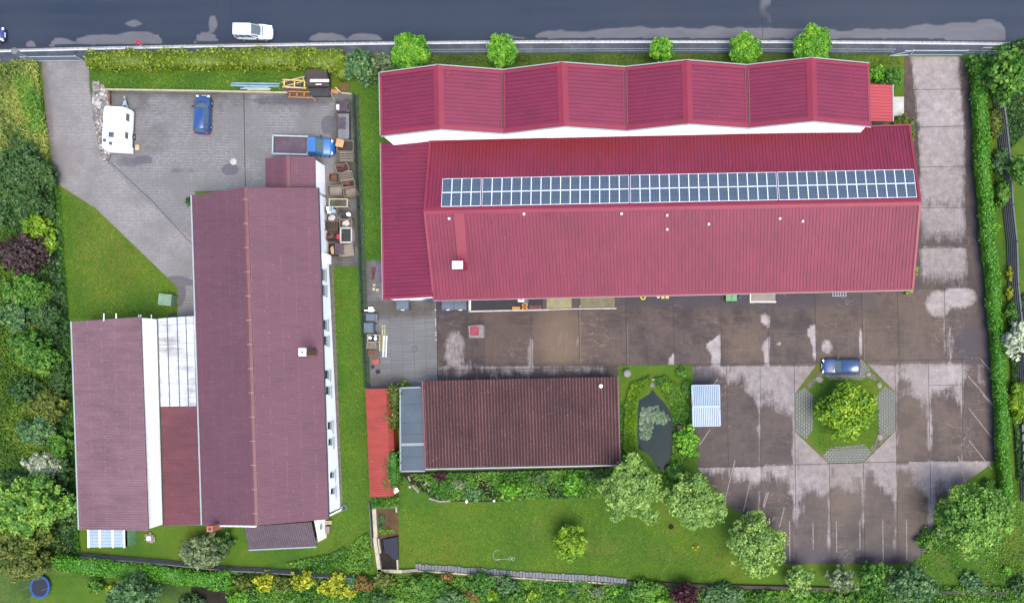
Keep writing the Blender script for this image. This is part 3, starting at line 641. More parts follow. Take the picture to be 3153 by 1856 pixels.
# ---- long red warehouse
wb = thing('warehouse', 'long red ribbed sheet roof warehouse carrying the solar panels', 'building', cxy((2070, 760)))
rw, re = P(1305, 650, 7.8), P(2836, 622, 7.8)
sw, se = P(1334, 921, 4.6), P(2813, 889, 4.6)
nw, ne = P(1322, 437, 5.1), P(2802, 386, 5.1)
_o = Vector((0, 0, CAMH)); _d = P(1322, 437)-_o; _n = (re-ne).cross(rw-ne); nw = _o+_d*((ne-_o).dot(_n)/_d.dot(_n))   # keep the slope flat
def gm(x, y):
    yy = y-np.interp(x, [1322, 2802], [437, 386]); m = max(0, min(1, 1.15-yy/105))*(.75+.45*nz(x, y, .008)) if x < 2690 else 0
    return m
roofpart(wb, 'north_roof', nw, ne, re, rw, .355, 'rib', .055, 'red_roof', 'red_rib_shade_dirt', 14, mask=gm)
roofpart(wb, 'south_roof', se, sw, rw, re, .355, 'rib', .055, 'red_roof', 'red_rib_shade_dirt', 1)
ridgecap(wb, rw, re, .36, 'red_trim', .12)
dn = (re-rw).normalized()
bm = bmesh.new()
for a, c in ((rw, sw), (rw, nw)): bar(bm, a+Vector((.1, 0, .07)), c+Vector((.1, 0, .07)), .24, .06)
wobj('verge_sheet', bm, 'red_trim', wb); bm = bmesh.new()
for a, c in ((re, se), (re, ne)): bar(bm, a+Vector((-.1, 0, .07)), c+Vector((-.1, 0, .07)), .24, .06)
wobj('verge_sheet', bm, 'red_trim', wb)
trim(wb, 'gutter', [sw+Vector((0, -.08, -.02)), se+Vector((0, -.08, -.02))], .16, .12, 'red_trim')
trim(wb, 'eaves_trim', [sw+Vector((0, -.17, -.1)), se+Vector((0, -.17, -.1))], .07, .1, 'gutter')
trim(wb, 'gutter', [nw+Vector((0, .02, .08)), ne+Vector((0, .02, .08))], .14, .1, 'red_trim')
i_ = .45
walls(wb, [(sw.x+i_, sw.y+i_, 4.55), (se.x-i_, se.y+i_, 4.55), (re.x-i_, re.y, 7.6), (ne.x-i_, ne.y-.05, 5.0), (nw.x+i_, nw.y-.05, 5.0), (rw.x+i_, rw.y, 7.6)], 'grey_render')
# flat flashing strip and smoke outlet
sp = (sw, se, re)
bm = bmesh.new(); q = [on_plane(*p, *sp)+Vector((0, 0, .09)) for p in ((1398, 657), (1430, 657), (1440, 808), (1410, 812))]; hexa(bm, [v-Vector((0, 0, .07)) for v in ccw(q)], ccw(q)); wobj('flashing_strip', bm, 'red_trim', wb)
pt = P(1409, 816, 8.3)
c1 = boxpart(wb, 'flue', (pt.x, pt.y, 7.0), (.82, .6, 2.5), 'canopy_red'); boxpart(wb, 'flue_cover', (pt.x, pt.y, 8.32), (1.06, .76, .12), 'white_board', parent=c1)
for x, y in ((1384, 674), (1614, 660), (1914, 659), (2054, 664), (2054, 707), (2182, 691), (2401, 674), (2471, 682)):
    p = on_plane(x, y, *sp); bm = bmesh.new(); q = p-wb.location
    cyl(bm, q, q+Vector((0, 0, .3)), .07, .07, 8, 0); cyl(bm, q+Vector((0, 0, .3)), q+Vector((0, 0, .36)), .11, .08, 8, 0); box(bm, q+Vector((0, 0, .06)), (.24, .24, .06), 0, 1)
    obj('roof_vent', bm, ['white_board', 'pale_stone'], wb)
# solar panels
npn = (nw, ne, re); u = (ne-nw).normalized(); nrm = (ne-nw).cross(rw-nw).normalized(); nrm = nrm if nrm.z > 0 else -nrm
TL, TR, BL, BR = [on_plane(*p, *npn) for p in ((1365, 553), (2811, 524), (1358, 639), (2823, 610))]
gaps = [0, 4, 19, 34]; tot = (TR-TL).length; cols = 48; gw = .12; pw = ((TR-TL).length*.5+(BR-BL).length*.5-3*gw)/cols; ph = ((BL-TL).length+(BR-TR).length)/4
ux = (TR-TL).normalized(); uy = (nrm.cross(ux)).normalized()
rotm = Matrix((ux, uy, nrm)).transposed().to_euler(); base = (TL+BL)/2
fr0 = bmesh.new()
W2, H2, t = pw/2-.008, ph/2-.008, .03
for c_, s_ in (((0, H2-t/2, .02), (2*W2, t, .05)), ((0, -H2+t/2, .02), (2*W2, t, .05)), ((W2-t/2, 0, .02), (t, 2*H2-2*t, .05)), ((-W2+t/2, 0, .02), (t, 2*H2-2*t, .05))): box(fr0, c_, s_)
pl0 = bmesh.new(); box(pl0, (0, 0, .015), (2*W2-2*t, 2*H2-2*t, .03))
first = None; x = 0
for c_ in range(cols):
    if c_ in (4, 19, 34): x += gw
    for r_ in (0, 1):
        pos = base+ux*(x+pw/2)+uy*(ph/2 if r_ == 0 else -ph/2)+nrm*.13-wb.location
        if first is None:
            a = obj('solar_panel', pl0, 'solar', wb); f = obj('frame', fr0, 'alu', a); first = (a, f)
        else:
            a = first[0].copy(); link(a, wb); f = first[1].copy(); link(f, a)
        a.location = pos; a.rotation_euler = rotm
    x += pw
# low west annex
an = P(1173, 441, 3.4), P(1322, 436, 5.0), P(1333, 914, 5.0), P(1180, 922, 3.4)
roofpart(wb, 'annex_roof', an[3], an[0], an[1], an[2], .42, 'rib', .055, 'red_roof_turned', 'red_rib_shade_dirt')
bm = bmesh.new(); bar(bm, an[0]+Vector((.06, 0, .05)), an[3]+Vector((.06, 0, .05)), .2, .07); bar(bm, an[3]+Vector((0, .15, .06)), an[2]+Vector((0, .15, .06)), .3, .05); wobj('annex_verge', bm, 'red_trim', wb)
trim(wb, 'annex_gutter', [an[0]+Vector((-.05, 0, 0)), an[3]+Vector((-.05, 0, 0))], .12, .1, 'gutter')
walls(wb, [(an[3].x+.5, an[3].y+.1, 3.3), (an[2].x, an[2].y+.1, 4.85), (an[1].x, an[1].y-.3, 4.85), (an[0].x+.5, an[0].y-.3, 3.3)], 'white_wall', 'annex_wall')
wp = P(1330, 925, 1.2); bm = bmesh.new(); box(bm, (wp.x-.1, an[3].y+.02, 1.3), (1.3, .1, 2.0)); wobj('annex_door', bm, 'bin_blue', wb)

# ---- long mauve building on the west plot
lb = thing('long_house', 'long mauve roofed white building with a row of east windows', 'building', cxy((800, 1100)))
W0, W1, E0, E1, R0, R1 = P(591, 601, 4.1), P(623, 1615, 4.1), P(979, 578, 4.1), P(1011, 1598, 4.1), P(754, 577, 6.8), P(787, 1617, 6.8)
roofpart(lb, 'west_roof', W0, W1, R1, R0, .19, 'corr', .028, 'mauve_roof', 'mauve_seam')
roofpart(lb, 'east_roof', E1, E0, R0, R1, .19, 'corr', .028, 'mauve_roof', 'mauve_seam')
ridgecap(lb, R0, R1, .27, 'mauve_trim', .1)
bm = bmesh.new()
for i in range(14):
    bm = bmesh.new(); c = lerp(R0, R1, (i+.5)/14); bar(bm, c+Vector((-.26, 0, .075)), c+Vector((0, 0, .125)), .04, .02); bar(bm, c+Vector((0, 0, .125)), c+Vector((.26, 0, .075)), .04, .02)
    wobj('ridge_joint', bm, 'pale_wood', lb)
trim(lb, 'east_gutter', [E0+Vector((.06, 0, -.04)), E1+Vector((.06, 0, -.04))], .13, .12, 'dark_sheet')
trim(lb, 'west_gutter', [W0+Vector((-.08, 0, -.02)), W1+Vector((-.08, 0, -.02))], .15, .12, 'gutter')
trim(lb, 'verge_trim', [lerp(W1, R1, .25)+Vector((0, -.1, -.08)), R1+Vector((0, -.1, -.08))], .12, .16, 'white_metal')
b0 = P(1003, 585); b1 = P(1048, 1560)
wx0, wx1 = b0.x, b1.x
ring = [(wx0, E0.y-.3, 4.1), (wx1, E1.y+.6, 4.1), (R1.x, R1.y+.5, 6.6), (W1.x+.5, W1.y+.4, 4.0), (W0.x+.5, W0.y-.3, 4.0), (R0.x, R0.y-.3, 6.6)]
walls(lb, ring, 'white_wall')
def wxat(y): return wx0+(wx1-wx0)*(E0.y-y)/(E0.y-E1.y)
tilt = math.atan2(wx1-wx0, E0.y-E1.y)
for ya, yb in ((827, 863), (876, 911), (984, 1018), (1034, 1067), (1139, 1174), (1189, 1224), (1298, 1335), (1350, 1384), (1453, 1488), (1503, 1540)):
    cy = (P(0, (ya+yb)/2, 2.6)).y; cx = wxat(cy); L = (yb-ya)*.0348
    bm = bmesh.new(); q = Vector((cx, cy, 2.15))
    for s_ in (-1, 1): box(bm, q+Vector((.0, s_*(L/2), 0)), (.07, .05, 1.45)); box(bm, q+Vector((.0, 0, s_*.7)), (.07, L, .05))
    wf = wobj('window', bm, 'white_board', lb)
    bm = bmesh.new(); box(bm, q+Vector((-.0, 0, .33))-lb.location, (.05, L-.05, .74)); obj('pane', bm, 'glass', wf)
    bm = bmesh.new(); box(bm, q+Vector((-.0, .0, -.37))-lb.location, (.06, L-.05, .64)); obj('blind', bm, 'blind', wf)
    bm = bmesh.new(); box(bm, q+Vector((.08, 0, -.76))-lb.location, (.2, L+.12, .05)); obj('sill', bm, 'gutter', wf)
pt = P(931, 1084, 7.9)
c1 = boxpart(lb, 'chimney', (pt.x, pt.y, 6.2), (.55, .6, 3.2), 'brown_wood'); c2 = boxpart(lb, 'chimney_cap', (pt.x, pt.y, 7.85), (.72, .78, .12), 'white_board', parent=c1)
bm = bmesh.new(); cyl(bm, Vector((pt.x, pt.y, 7.9))-lb.location, Vector((pt.x, pt.y, 7.95))-lb.location, .12, .12, 12); obj('flue_opening', bm, 'black_plastic', c1)
cb = P(694, 1612, .0)
ct = P(645, 1628, 6.6); bm = bmesh.new(); box(bm, (ct.x, ct.y, 3.3), (.62, .62, 6.5)); e = wobj('outside_chimney', bm, 'chimney_brick', lb, label='orange brick chimney rising past the south eave')
bm = bmesh.new(); cyl(bm, Vector((ct.x, ct.y, 6.55))-lb.location, Vector((ct.x, ct.y, 6.6))-lb.location, .16, .16, 12); obj('flue_opening', bm, 'black_plastic', e)
# north extension of it
e0, e1, e2, e3, r0, r1 = P(817, 488, 3.1), P(818, 600, 3.1), P(972, 600, 3.1), P(970, 482, 3.1), P(883, 480, 4.3), P(886, 600, 4.3)
roofpart(lb, 'extension_west_roof', e0, e1, r1, r0, .19, 'corr', .028, 'mauve_roof', 'mauve_seam')
roofpart(lb, 'extension_east_roof', e2, e3, r0, r1, .19, 'corr', .028, 'mauve_roof', 'mauve_seam')
ridgecap(lb, r0, r1, .32, 'mauve_trim', .1)
x1 = P(1000, 510).x
walls(lb, [(e0.x+.3, e0.y-.2, 3.0), (r0.x, r0.y-.25, 4.2), (x1, e3.y-.3, 3.0), (wx0+.0, E0.y, 3.0), (e1.x+.3, e1.y, 3.0)], 'white_wall', 'extension_wall')
bx_ = P(1013, 797, 1.4); boxpart(lb, 'meter_box', (wxat(bx_.y)+.22, bx_.y, 1.2), (.5, 1.0, 1.4), 'cream_wall')
# south porch with dark tiles
s0, s1, s2, s3 = P(752, 1621, 3.6), P(958, 1606, 3.6), P(975, 1681, 2.7), P(766, 1691, 2.7)
roofpart(lb, 'porch_roof', s3, s2, s1, s0, .24, 'corr', .05, 'tile_dark', 'tile_dark', 6)
trim(lb, 'porch_gutter', [s3+Vector((0, -.06, 0)), s2+Vector((0, -.06, 0))], .12, .1, 'gutter')
pa = P(1006, 1654); pb = P(1003, 1600)
walls(lb, [(s3.x+.3, pa.y, 2.6), (pa.x, pa.y, 2.6), (pa.x-.1, s1.y+.6, 3.7), (s0.x+.3, s0.y+.6, 3.5)], 'cream_wall', 'porch_wall')
bm = bmesh.new(); wq = Vector((pa.x, (pa.y*.5+s1.y*.5)+.35, 1.9)); box(bm, wq, (.1, .75, .95)); wf = wobj('porch_window', bm, 'white_board', lb); bm = bmesh.new(); box(bm, wq+Vector((.03, 0, 0))-lb.location, (.08, .6, .8)); obj('pane', bm, 'blind', wf)

# ---- west shed with the cream east wall, clear roof and low plum roof
sb = thing('storage_barn', 'rose roofed barn with tall cream corrugated wall on the far west', 'building', cxy((340, 1310)))
a0, a1, a2, a3 = P(222, 990, 4.4), P(434, 975, 6.1), P(457, 1633, 6.1), P(245, 1630, 4.4)
roofpart(sb, 'roof', a0, a3, a2, a1, .245, 'corr', .05, 'rose_roof', 'mauve_seam')
trim(sb, 'gutter', [a0+Vector((-.08, 0, 0)), a3+Vector((-.08, 0, 0))], .15, .12, 'gutter')
g0, g1 = P(483, 981, 2.9), P(501, 1618, 2.9)
bm = bmesh.new(); profile(bm, Vector((g0.x-.0, a1.y-.1, 0)), Vector((g1.x, a2.y+.1, 0)), Vector((g1.x, a2.y+.1, 5.95)), Vector((g0.x, a1.y-.1, 5.95)), .245, 'corr', .012)
wobj('east_wall', bm, 'cream_wall', sb)
walls(sb, [(a0.x+.3, a0.y-.15, 4.2), (g0.x-.04, a1.y-.15, 5.95), (g1.x-.04, a2.y+.15, 5.95), (a3.x+.3, a3.y+.15, 4.2)], 'cream_wall')
cb_ = thing('covered_passage', 'lean-to between barn and long house, half clear sheets half plum sheets', 'canopy', cxy((545, 1300)))
k0, k1, k2, k3 = P(484, 981, 2.9), P(601, 972, 3.7), P(610, 1250, 3.7), P(492, 1251, 2.9)
roofpart(cb_, 'clear_roof', k0, k3, k2, k1, .16, 'corr', .04, 'clear_sheet', 'clear_sheet', thick=.02)
bm = bmesh.new()
for t_ in (.02, .27, .53, .76, .97): bar(bm, lerp(k0, k1, t_)+Vector((0, 0, .07)), lerp(k3, k2, t_)+Vector((0, 0, .07)), .08, .04)
for t_ in (.08, .3): bar(bm, lerp(k0, k3, t_)+Vector((0, 0, .07)), lerp(k1, k2, t_)+Vector((0, 0, .07)), .03, .03)
wobj('glazing_bars', bm, 'dark_timber', cb_)
m0, m1, m2, m3 = P(492, 1252, 2.9), P(610, 1251, 3.7), P(623, 1612, 3.7), P(502, 1620, 2.9)
roofpart(cb_, 'plum_roof', m0, m3, m2, m1, .19, 'corr', .04, 'plum_roof', 'plum_roof')
trim(cb_, 'top_gutter', [k1+Vector((.04, 0, .12)), m2+Vector((.06, 0, .12))], .19, .12, 'white_metal')
trim(cb_, 'low_gutter', [k0+Vector((.06, 0, .02)), m3+Vector((.06, 0, .02))], .12, .1, 'mesh_green')
bm = bmesh.new()
for p in (k0, k1, lerp(k0, k1, .5)): box(bm, (p.x, p.y-.1, p.z/2-.1), (.12, .12, p.z-.2))
box(bm, ((m2.x+m3.x)/2, m3.y+.15, 1.3), (m2.x-m3.x-.2, .15, 2.6))
wobj('posts', bm, 'dark_timber', cb_)
bm = bmesh.new()
for x in (378, 415, 447, 453, 485): bm = bmesh.new(); p = P(x, 978, 2.0); bar(bm, (p.x, p.y+.25, 5.4 if x < 440 else 3.2), (p.x, p.y-.5, 5.4 if x < 440 else 3.2), .07, .07); wobj('rafter_end', bm, 'white_board', cb_)
# tin shed under the south eave
tb = thing('tin_shed', 'small pale blue metal garden shed half under the barn eave', 'shed', cxy((345, 1655)))
q0, q1, q2, q3 = P(271, 1600, 2.0), P(384, 1600, 2.0), P(384, 1683, 1.8), P(274, 1684, 1.8)
roofpart(tb, 'roof', q3, q2, q1, q0, .9, 'rib', .02, 'tin', 'tin', thick=.05)
bm = bmesh.new(); profile(bm, q3+Vector((0, 0, .04)), q0+Vector((0, 0, .04)), q1+Vector((0, 0, .04)), q2+Vector((0, 0, .04)), .32, 'tile', .05); wobj('roof_panel', bm, ['tin', 'galv'], tb)
bm = bmesh.new()
for x in (271, 306, 346, 381): a = P(x, 1600, 2.1); b_ = P(x+2, 1685, 1.9); bar(bm, a, b_, .16, .08)
wobj('roof_rail', bm, 'white_metal', tb)
sx = P(422, 1640).x; bm = bmesh.new(); profile(bm, Vector((sx, q0.y, 0)), Vector((sx, P(0, 1673).y, 0)), Vector((sx, P(0, 1673).y, 1.8)), Vector((sx, q0.y, 1.9)), .22, 'corr', .03); wobj('side_wall', bm, 'bin_green', tb)
walls(tb, [(q3.x+.1, P(0, 1673).y, 1.75), (sx-.03, P(0, 1673).y, 1.75), (sx-.03, q0.y, 1.9), (q0.x+.1, q0.y, 1.9)], 'galv')
# fix: shed roof must reach its side wall
# ---- garage block with fibre cement roof, flat roof beside it
gb = thing('garage_block', 'garage block under a brown lichen-spotted fibre cement roof', 'garage', cxy((1605, 1300)))
f0, f1, f2, f3 = P(1300, 1172, 3.4), P(1904, 1160, 3.4), P(1911, 1430, 2.8), P(1310, 1442, 2.8)
roofpart(gb, 'roof', f3, f2, f1, f0, .34, 'wave', .09, 'fibre_cement', 'fibre_valley', 3)
trim(gb, 'gutter', [f3+Vector((0, -.07, -.02)), f2+Vector((0, -.07, -.02))], .13, .1, 'gutter')
bm = bmesh.new(); bar(bm, f0+Vector((.04, 0, .08)), f3+Vector((.04, 0, .08)), .16, .08); wobj('verge_tile', bm, 'plum_roof', gb); bm = bmesh.new(); bar(bm, f1+Vector((-.04, 0, .08)), f2+Vector((-.04, 0, .08)), .12, .08); wobj('verge_tile', bm, 'plum_roof', gb)
walls(gb, inset([f0-Vector((0, 0, .15)), f1-Vector((0, 0, .15)), f2-Vector((0, 0, .15)), f3-Vector((0, 0, .15))], .3), 'white_wall')
p = on_plane(1851, 1188, f3, f2, f1)
bm = bmesh.new(); cyl(bm, p, p+Vector((.0, 0, .55)), .06, .06, 8); lathe(bm, (p.x, p.y, .5+p.z), [(.06, 0), (.2, .02), (.2, .1), (.08, .18)], 12); wobj('roof_vent', bm, 'white_board', gb)
ag = thing('flat_roof_annex', 'blue grey flat roofed annex with pale rim beside the garage block', 'garage', cxy((1270, 1320)))
h0, h1, h2, h3 = P(1233, 1194, 2.7), P(1303, 1192, 2.7), P(1309, 1449, 2.7), P(1234, 1450, 2.7)
bm = bmesh.new(); hexa(bm, [v-Vector((0, 0, .2)) for v in ccw([h0, h1, h2, h3])], ccw([h0, h1, h2, h3])); wobj('roof', bm, 'membrane', ag)
bm = bmesh.new()
for a, c in ((h0, h3), (h3, h2), (h0, lerp(h0, h1, .9))): bar(bm, a+Vector((0, 0, .05)), c+Vector((0, 0, .05)), .17, .14)
bar(bm, lerp(h0, h3, .68)+Vector((.1, 0, .03)), lerp(h1, h2, .68)+Vector((-.05, 0, .03)), .3, .1)
wobj('roof_rim', bm, 'membrane_edge', ag)
bm = bmesh.new()
for t_ in (.2, .42, .56, .83): bar(bm, lerp(h0, h3, t_)+Vector((.1, 0, .006)), lerp(h1, h2, t_)+Vector((0, 0, .006)), .04, .006)
wobj('membrane_seam', bm, 'dark_sheet', ag)
walls(ag, inset([v-Vector((0, 0, .2)) for v in (h0, h1, h2, h3)], .1), 'white_wall')
# ---- red sheet roof on the boundary
rb = thing('woodstore', 'narrow store with bright red sheet roof overgrown along its east edge', 'shed', cxy((1180, 1360)))
v0, v1, v2, v3 = P(1125, 1198, 2.0), P(1189, 1196, 2.7), P(1203, 1528, 2.7), P(1139, 1530, 2.0)
roofpart(rb, 'roof', v0, v3, v2, v1, .26, 'rib', .05, 'coral_roof', 'coral_roof')
u1, u2 = P(1205, 1196, 2.1), P(1220, 1520, 2.1)
roofpart(rb, 'east_roof', u2, u1, v1, v2, .26, 'rib', .05, 'coral_roof', 'coral_roof')
walls(rb, [(v0.x+.15, v0.y-.1, 1.9), (v1.x, v1.y-.1, 2.55), (u1.x-.1, u1.y-.1, 1.9), (u2.x-.1, u2.y+.1, 1.9), (v2.x, v2.y+.1, 2.55), (v3.x+.15, v3.y+.1, 1.9)], 'canopy_red')
bm = bmesh.new(); p = P(1219, 1509, 2.3); box(bm, p, (.55, .45, .05), R(35)); o = tag(obj('white_board', bm, 'white_board'), 'scrap of white sheet lying on the south corner of the red store roof', 'board')
# ---- metal carport by the pond
pb_ = thing('carport', 'small carport with pale blue ribbed metal roof beside the pond', 'carport', cxy((2172, 1250)))
w0, w1, w2, w3 = P(2130, 1186, 2.4), P(2215, 1185, 2.4), P(2218, 1310, 2.4), P(2134, 1312, 2.4)
mid0, mid1 = lerp(w0, w3, .52)+Vector((0, 0, .12)), lerp(w1, w2, .52)+Vector((0, 0, .12))
roofpart(pb_, 'north_roof', w0, w1, mid1, mid0, .2, 'slot', .05, 'tin', 'dark_timber', thick=.03)
roofpart(pb_, 'south_roof', w2, w3, mid0, mid1, .2, 'slot', .05, 'tin', 'dark_timber', thick=.03)
bm = bmesh.new()
for a, c in ((w0, w1), (w1, w2), (w2, w3), (w3, w0), (mid0, mid1)): bar(bm, a+Vector((0, 0, .06)), c+Vector((0, 0, .06)), .1 if a is not mid0 else .2, .06)
wobj('roof_rail', bm, 'tin', pb_)
for p in inset([w0, w1, w2, w3], .12):
    bm = bmesh.new(); box(bm, (p.x, p.y, 1.18), (.09, .09, 2.34)); wobj('post', bm, 'galv', pb_)
# ================================================================ vehicles
def strip_loft(bm, rings, mi=0, close=True):
    V = [[bm.verts.new(p) for p in r] for r in rings]; n = len(V[0])
    for a, b in zip(V, V[1:]):
        for i in range(n-1): f = bm.faces.new((a[i], b[i], b[i+1], a[i+1])); f.material_index = mi
    if close: bm.faces.new(V[0]); bm.faces.new(V[-1][::-1])
    bmesh.ops.recalc_face_normals(bm, faces=bm.faces[:])
def car(name, label, cat, pos, rz, L, W, H, paint, nose=.74, roof=(.12, .53), belt=.93, group=None, low='black_plastic', roofw=.70, rear_slope=.05):
    t = thing(name, label, cat, pos, rz, group)
    T = [0, .008, .025, .06, .12, .2, .3, .45, .6, .7, .76, .84, .9, .94, .965, .985, .996, 1]
    zt = lambda u: float(np.interp(u, [0, .01, .03, .08, .7, nose, .88, .95, .975, 1], [.5, .62, .82, belt, belt, belt-.02, belt-.12, belt-.2, .62, .46]))
    hw = lambda u: W/2*float(np.interp(u, [0, .008, .025, .06, .14, .8, .88, .94, .97, .99, 1], [.72, .82, .9, .95, 1, 1, .97, .9, .82, .7, .58]))
    rings = []
    for u in T:
        x = (u-.5)*L; w_ = hw(u); z = zt(u); zb = .2
        half = [(w_*.9, zb), (w_, zb+.12), (w_*1.0, .5*(z+zb)), (w_*.985, z-.16), (w_*.93, z-.05), (w_*.8, z-.005), (w_*.45, z+.03)]
        half = [(a, min(b, z+.03) if b > zb+.12 else b) for a, b in half]
        rings.append([(x, -a, b) for a, b in half]+[(x, 0, z+.04)]+[(x, a, b) for a, b in half[::-1]])
    bm = bmesh.new(); strip_loft(bm, rings, 0)
    # cabin
    xr, xf = (rear_slope*.3-.5+.015)*L, (nose-.5)*L; rr, rf = (roof[0]-.5)*L, (roof[1]-.5)*L
    wb_, wt = W/2*.93, W/2*roofw; zb = belt-.03
    lo = [(xr, -wb_*.9), (xr+.12, -wb_), (xf-.35, -wb_), (xf, -wb_*.72), (xf+.06, 0), (xf, wb_*.72), (xf-.35, wb_), (xr+.12, wb_), (xr, wb_*.9)]
    hi = [(rr, -wt*.92), (rr+.08, -wt), (rf-.15, -wt), (rf, -wt*.9), (rf+.03, 0), (rf, wt*.9), (rf-.15, wt), (rr+.08, wt), (rr, wt*.92)]
    Lv = [Vector((a, b, zb)) for a, b in lo]; Hv = [Vector((a, b, H-.06)) for a, b in hi]
    c1 = [bm.verts.new(v) for v in Lv]; c2 = [bm.verts.new(v) for v in Hv]
    top = [bm.verts.new(Vector((v.x*.96+.04*(rr+rf)/2, v.y*.9, H))) for v in Hv]; n = len(lo)
    for i in range(n):
        bm.faces.new((c1[i], c1[(i+1) % n], c2[(i+1) % n], c2[i])); bm.faces.new((c2[i], c2[(i+1) % n], top[(i+1) % n], top[i]))
    bm.faces.new(top); bmesh.ops.recalc_face_normals(bm, faces=bm.faces[:])
    obj('body', bm, paint, t, True)
    def patch(nm, a, b, c, d, m=(.06, .08), off=.015, mat='car_glass'):
        def q(u, v): return lerp(lerp(a, b, u), lerp(d, c, u), v)
        nn = (b-a).cross(d-a).normalized(); cen = (a+c)/2
        if nn.dot(cen-Vector((0, 0, zb))) < 0: nn = -nn
        bm = bmesh.new(); f = [q(m[0], m[1])+nn*off, q(1-m[0], m[1])+nn*off, q(1-m[0], 1-m[1])+nn*off, q(m[0], 1-m[1])+nn*off]
        hexa(bm, [p-nn*.012 for p in f], f); return obj(nm, bm, mat, t)
    # windscreen in two flat halves joined into one part
    bm = bmesh.new()
    for s in (-1, 1):
        a, b, c, d = Vector((xf+.06, 0, zb)), Vector((xf, s*wb_*.72, zb)), Vector((rf, s*wt*.9, H-.06)), Vector((rf+.03, 0, H-.06))
        nn = (b-a).cross(d-a).normalized(); nn = nn if nn.x > 0 else -nn
        q = lambda u, v: lerp(lerp(a, b, u), lerp(d, c, u), v)+nn*.015
        face(bm, [q(0, .1), q(.93, .1), q(.93, .93), q(0, .93)])
    bmesh.ops.recalc_face_normals(bm, faces=bm.faces[:]); obj('windscreen', bm, 'car_glass', t)
    patch('rear_window', Lv[0]+Vector((0, 0, 0)), Lv[8], Hv[8], Hv[0], (.08, .1))
    for s, (i, j) in ((-1, (1, 2)), (1, (7, 6))):
        a, b, c, d = Lv[i], Lv[j], Hv[j], Hv[i]
        A = lerp(a, b, .0); 
        for u0, u1 in ((.03, .22), (.25, .56), (.59, .95)):
            patch('side_window', lerp(a, b, u0), lerp(a, b, u1), lerp(d, c, u1), lerp(d, c, u0), (.02, .12))
        k = patch('front_quarter_window', Lv[2 if s < 0 else 6], Lv[3 if s < 0 else 5], Hv[3 if s < 0 else 5], Hv[2 if s < 0 else 6], (.12, .15))
    for s in (-1, 1):
        bm = bmesh.new(); box(bm, (.468*L, s*W*.34, .62), (.16, .3, .13), s*R(-28)); obj('headlight', bm, 'lamp_clear', t)
        bm = bmesh.new(); box(bm, (-.485*L, s*W*.41, .78), (.1, .16, .34)); obj('tail_light', bm, 'lamp_red', t)
        bm = bmesh.new(); box(bm, (xf-.42, s*(W/2+.1), belt), (.16, .2, .13)); bar(bm, (xf-.4, s*(W/2-.08), belt-.03), (xf-.42, s*(W/2+.05), belt-.02), .05); obj('door_mirror', bm, low, t)
        for x in (-.31*L, .315*L):
            bm = bmesh.new(); cyl(bm, (x, s*(W/2-.2), .31), (x, s*(W/2+.012), .31), .31, .31, 20); wh = obj('wheel', bm, 'rubber', t)
            bm = bmesh.new(); cyl(bm, (x, s*(W/2-.01), .31), (x, s*(W/2+.022), .31), .2, .18, 16); obj('rim', bm, 'rim', wh)
    bm = bmesh.new(); box(bm, (.5*L+.005, 0, .42), (.03, .52, .12)); obj('number_plate', bm, 'plate_white', t)
    bm = bmesh.new(); box(bm, (.487*L, 0, .33), (.07, W*.62, .16)); box(bm, (-.49*L, 0, .34), (.06, W*.74, .14)); bar(bm, (xf+.1, -W*.3, belt-.005), (xf+.1, W*.3, belt-.005), .1, .04)
    obj('bumper_trim', bm, low, t)
    return t
car('parked_car', 'small silver hatchback standing at the kerb of the wet road', 'car', P(789, 105), R(-1), 4.0, 1.68, 1.62, 'silver_paint', group='cars', roof=(.02, .5), rear_slope=.0, nose=.74, roofw=.76)
car('parked_car', 'blue car cut off by the left edge of the road', 'car', P(-33, 112), R(-1), 4.1, 1.72, 1.45, 'navy_paint', group='cars')
car('parked_car', 'bright blue hatchback parked nose north in the paved west yard', 'car', P(632, 358), R(88), 4.25, 1.72, 1.46, 'blue_paint', group='cars', roof=(.1, .62), nose=.79, roofw=.66)
car('parked_car', 'dark blue estate car parked beside the round planted island', 'car', P(2587, 1128), R(180-1), 4.25, 1.72, 1.45, 'slate_blue_paint', group='cars', roof=(.08, .52), nose=.7, roofw=.78)
# pickup with dropsides
t = thing('flatbed_truck', 'blue pickup truck with open brown floored dropside bed', 'truck', P(946, 457), R(-1.5))
L0, L1 = -3.25, 3.35
bm = bmesh.new(); box(bm, (-1.2, 0, .62), (4.1, .9, .22)); box(bm, (-1.2, 0, .9), (4.15, 2.06, .14)); obj('chassis', bm, 'black_plastic', t)
bm = bmesh.new(); box(bm, (-1.35, 0, 1.0), (3.85, 1.98, .05)); obj('bed_floor', bm, 'dull_purple', t)
bm = bmesh.new()
for s in (-1, 1): box(bm, (-1.35, s*1.03, 1.18), (3.95, .06, .42)); box(bm, (-1.35, s*.96, 1.36), (3.95, .10, .05))
box(bm, (-3.3, 0, 1.18), (.06, 2.0, .42)); box(bm, (-3.24, 0, 1.36), (.1, 2.0, .05)); box(bm, (.6, 0, 1.25), (.06, 2.1, .6)); obj('dropside', bm, 'galv', t)
rings = []
for x, z, w_ in ((.68, 1.2, .94), (.72, 1.22, .97), (1.8, 1.22, .97), (2.2, 1.16, .97), (2.6, 1.06, .95), (2.9, .96, .9), (3.1, .8, .82), (3.22, .6, .7), (3.26, .45, .55)):
    half = [(w_*.92, .3), (w_, .5), (w_, .5*z+.28), (w_*.96, z-.12), (w_*.84, z), (w_*.4, z+.04)]; rings.append([(x, -a, b) for a, b in half]+[(x, 0, z+.05)]+[(x, a, b) for a, b in half[::-1]])
bm = bmesh.new(); strip_loft(bm, rings)
lo = [Vector(p) for p in ((.68, -.92, 1.17), (1.9, -.92, 1.17), (2.25, -.75, 1.17), (2.25, .75, 1.17), (1.9, .92, 1.17), (.68, .92, 1.17))]
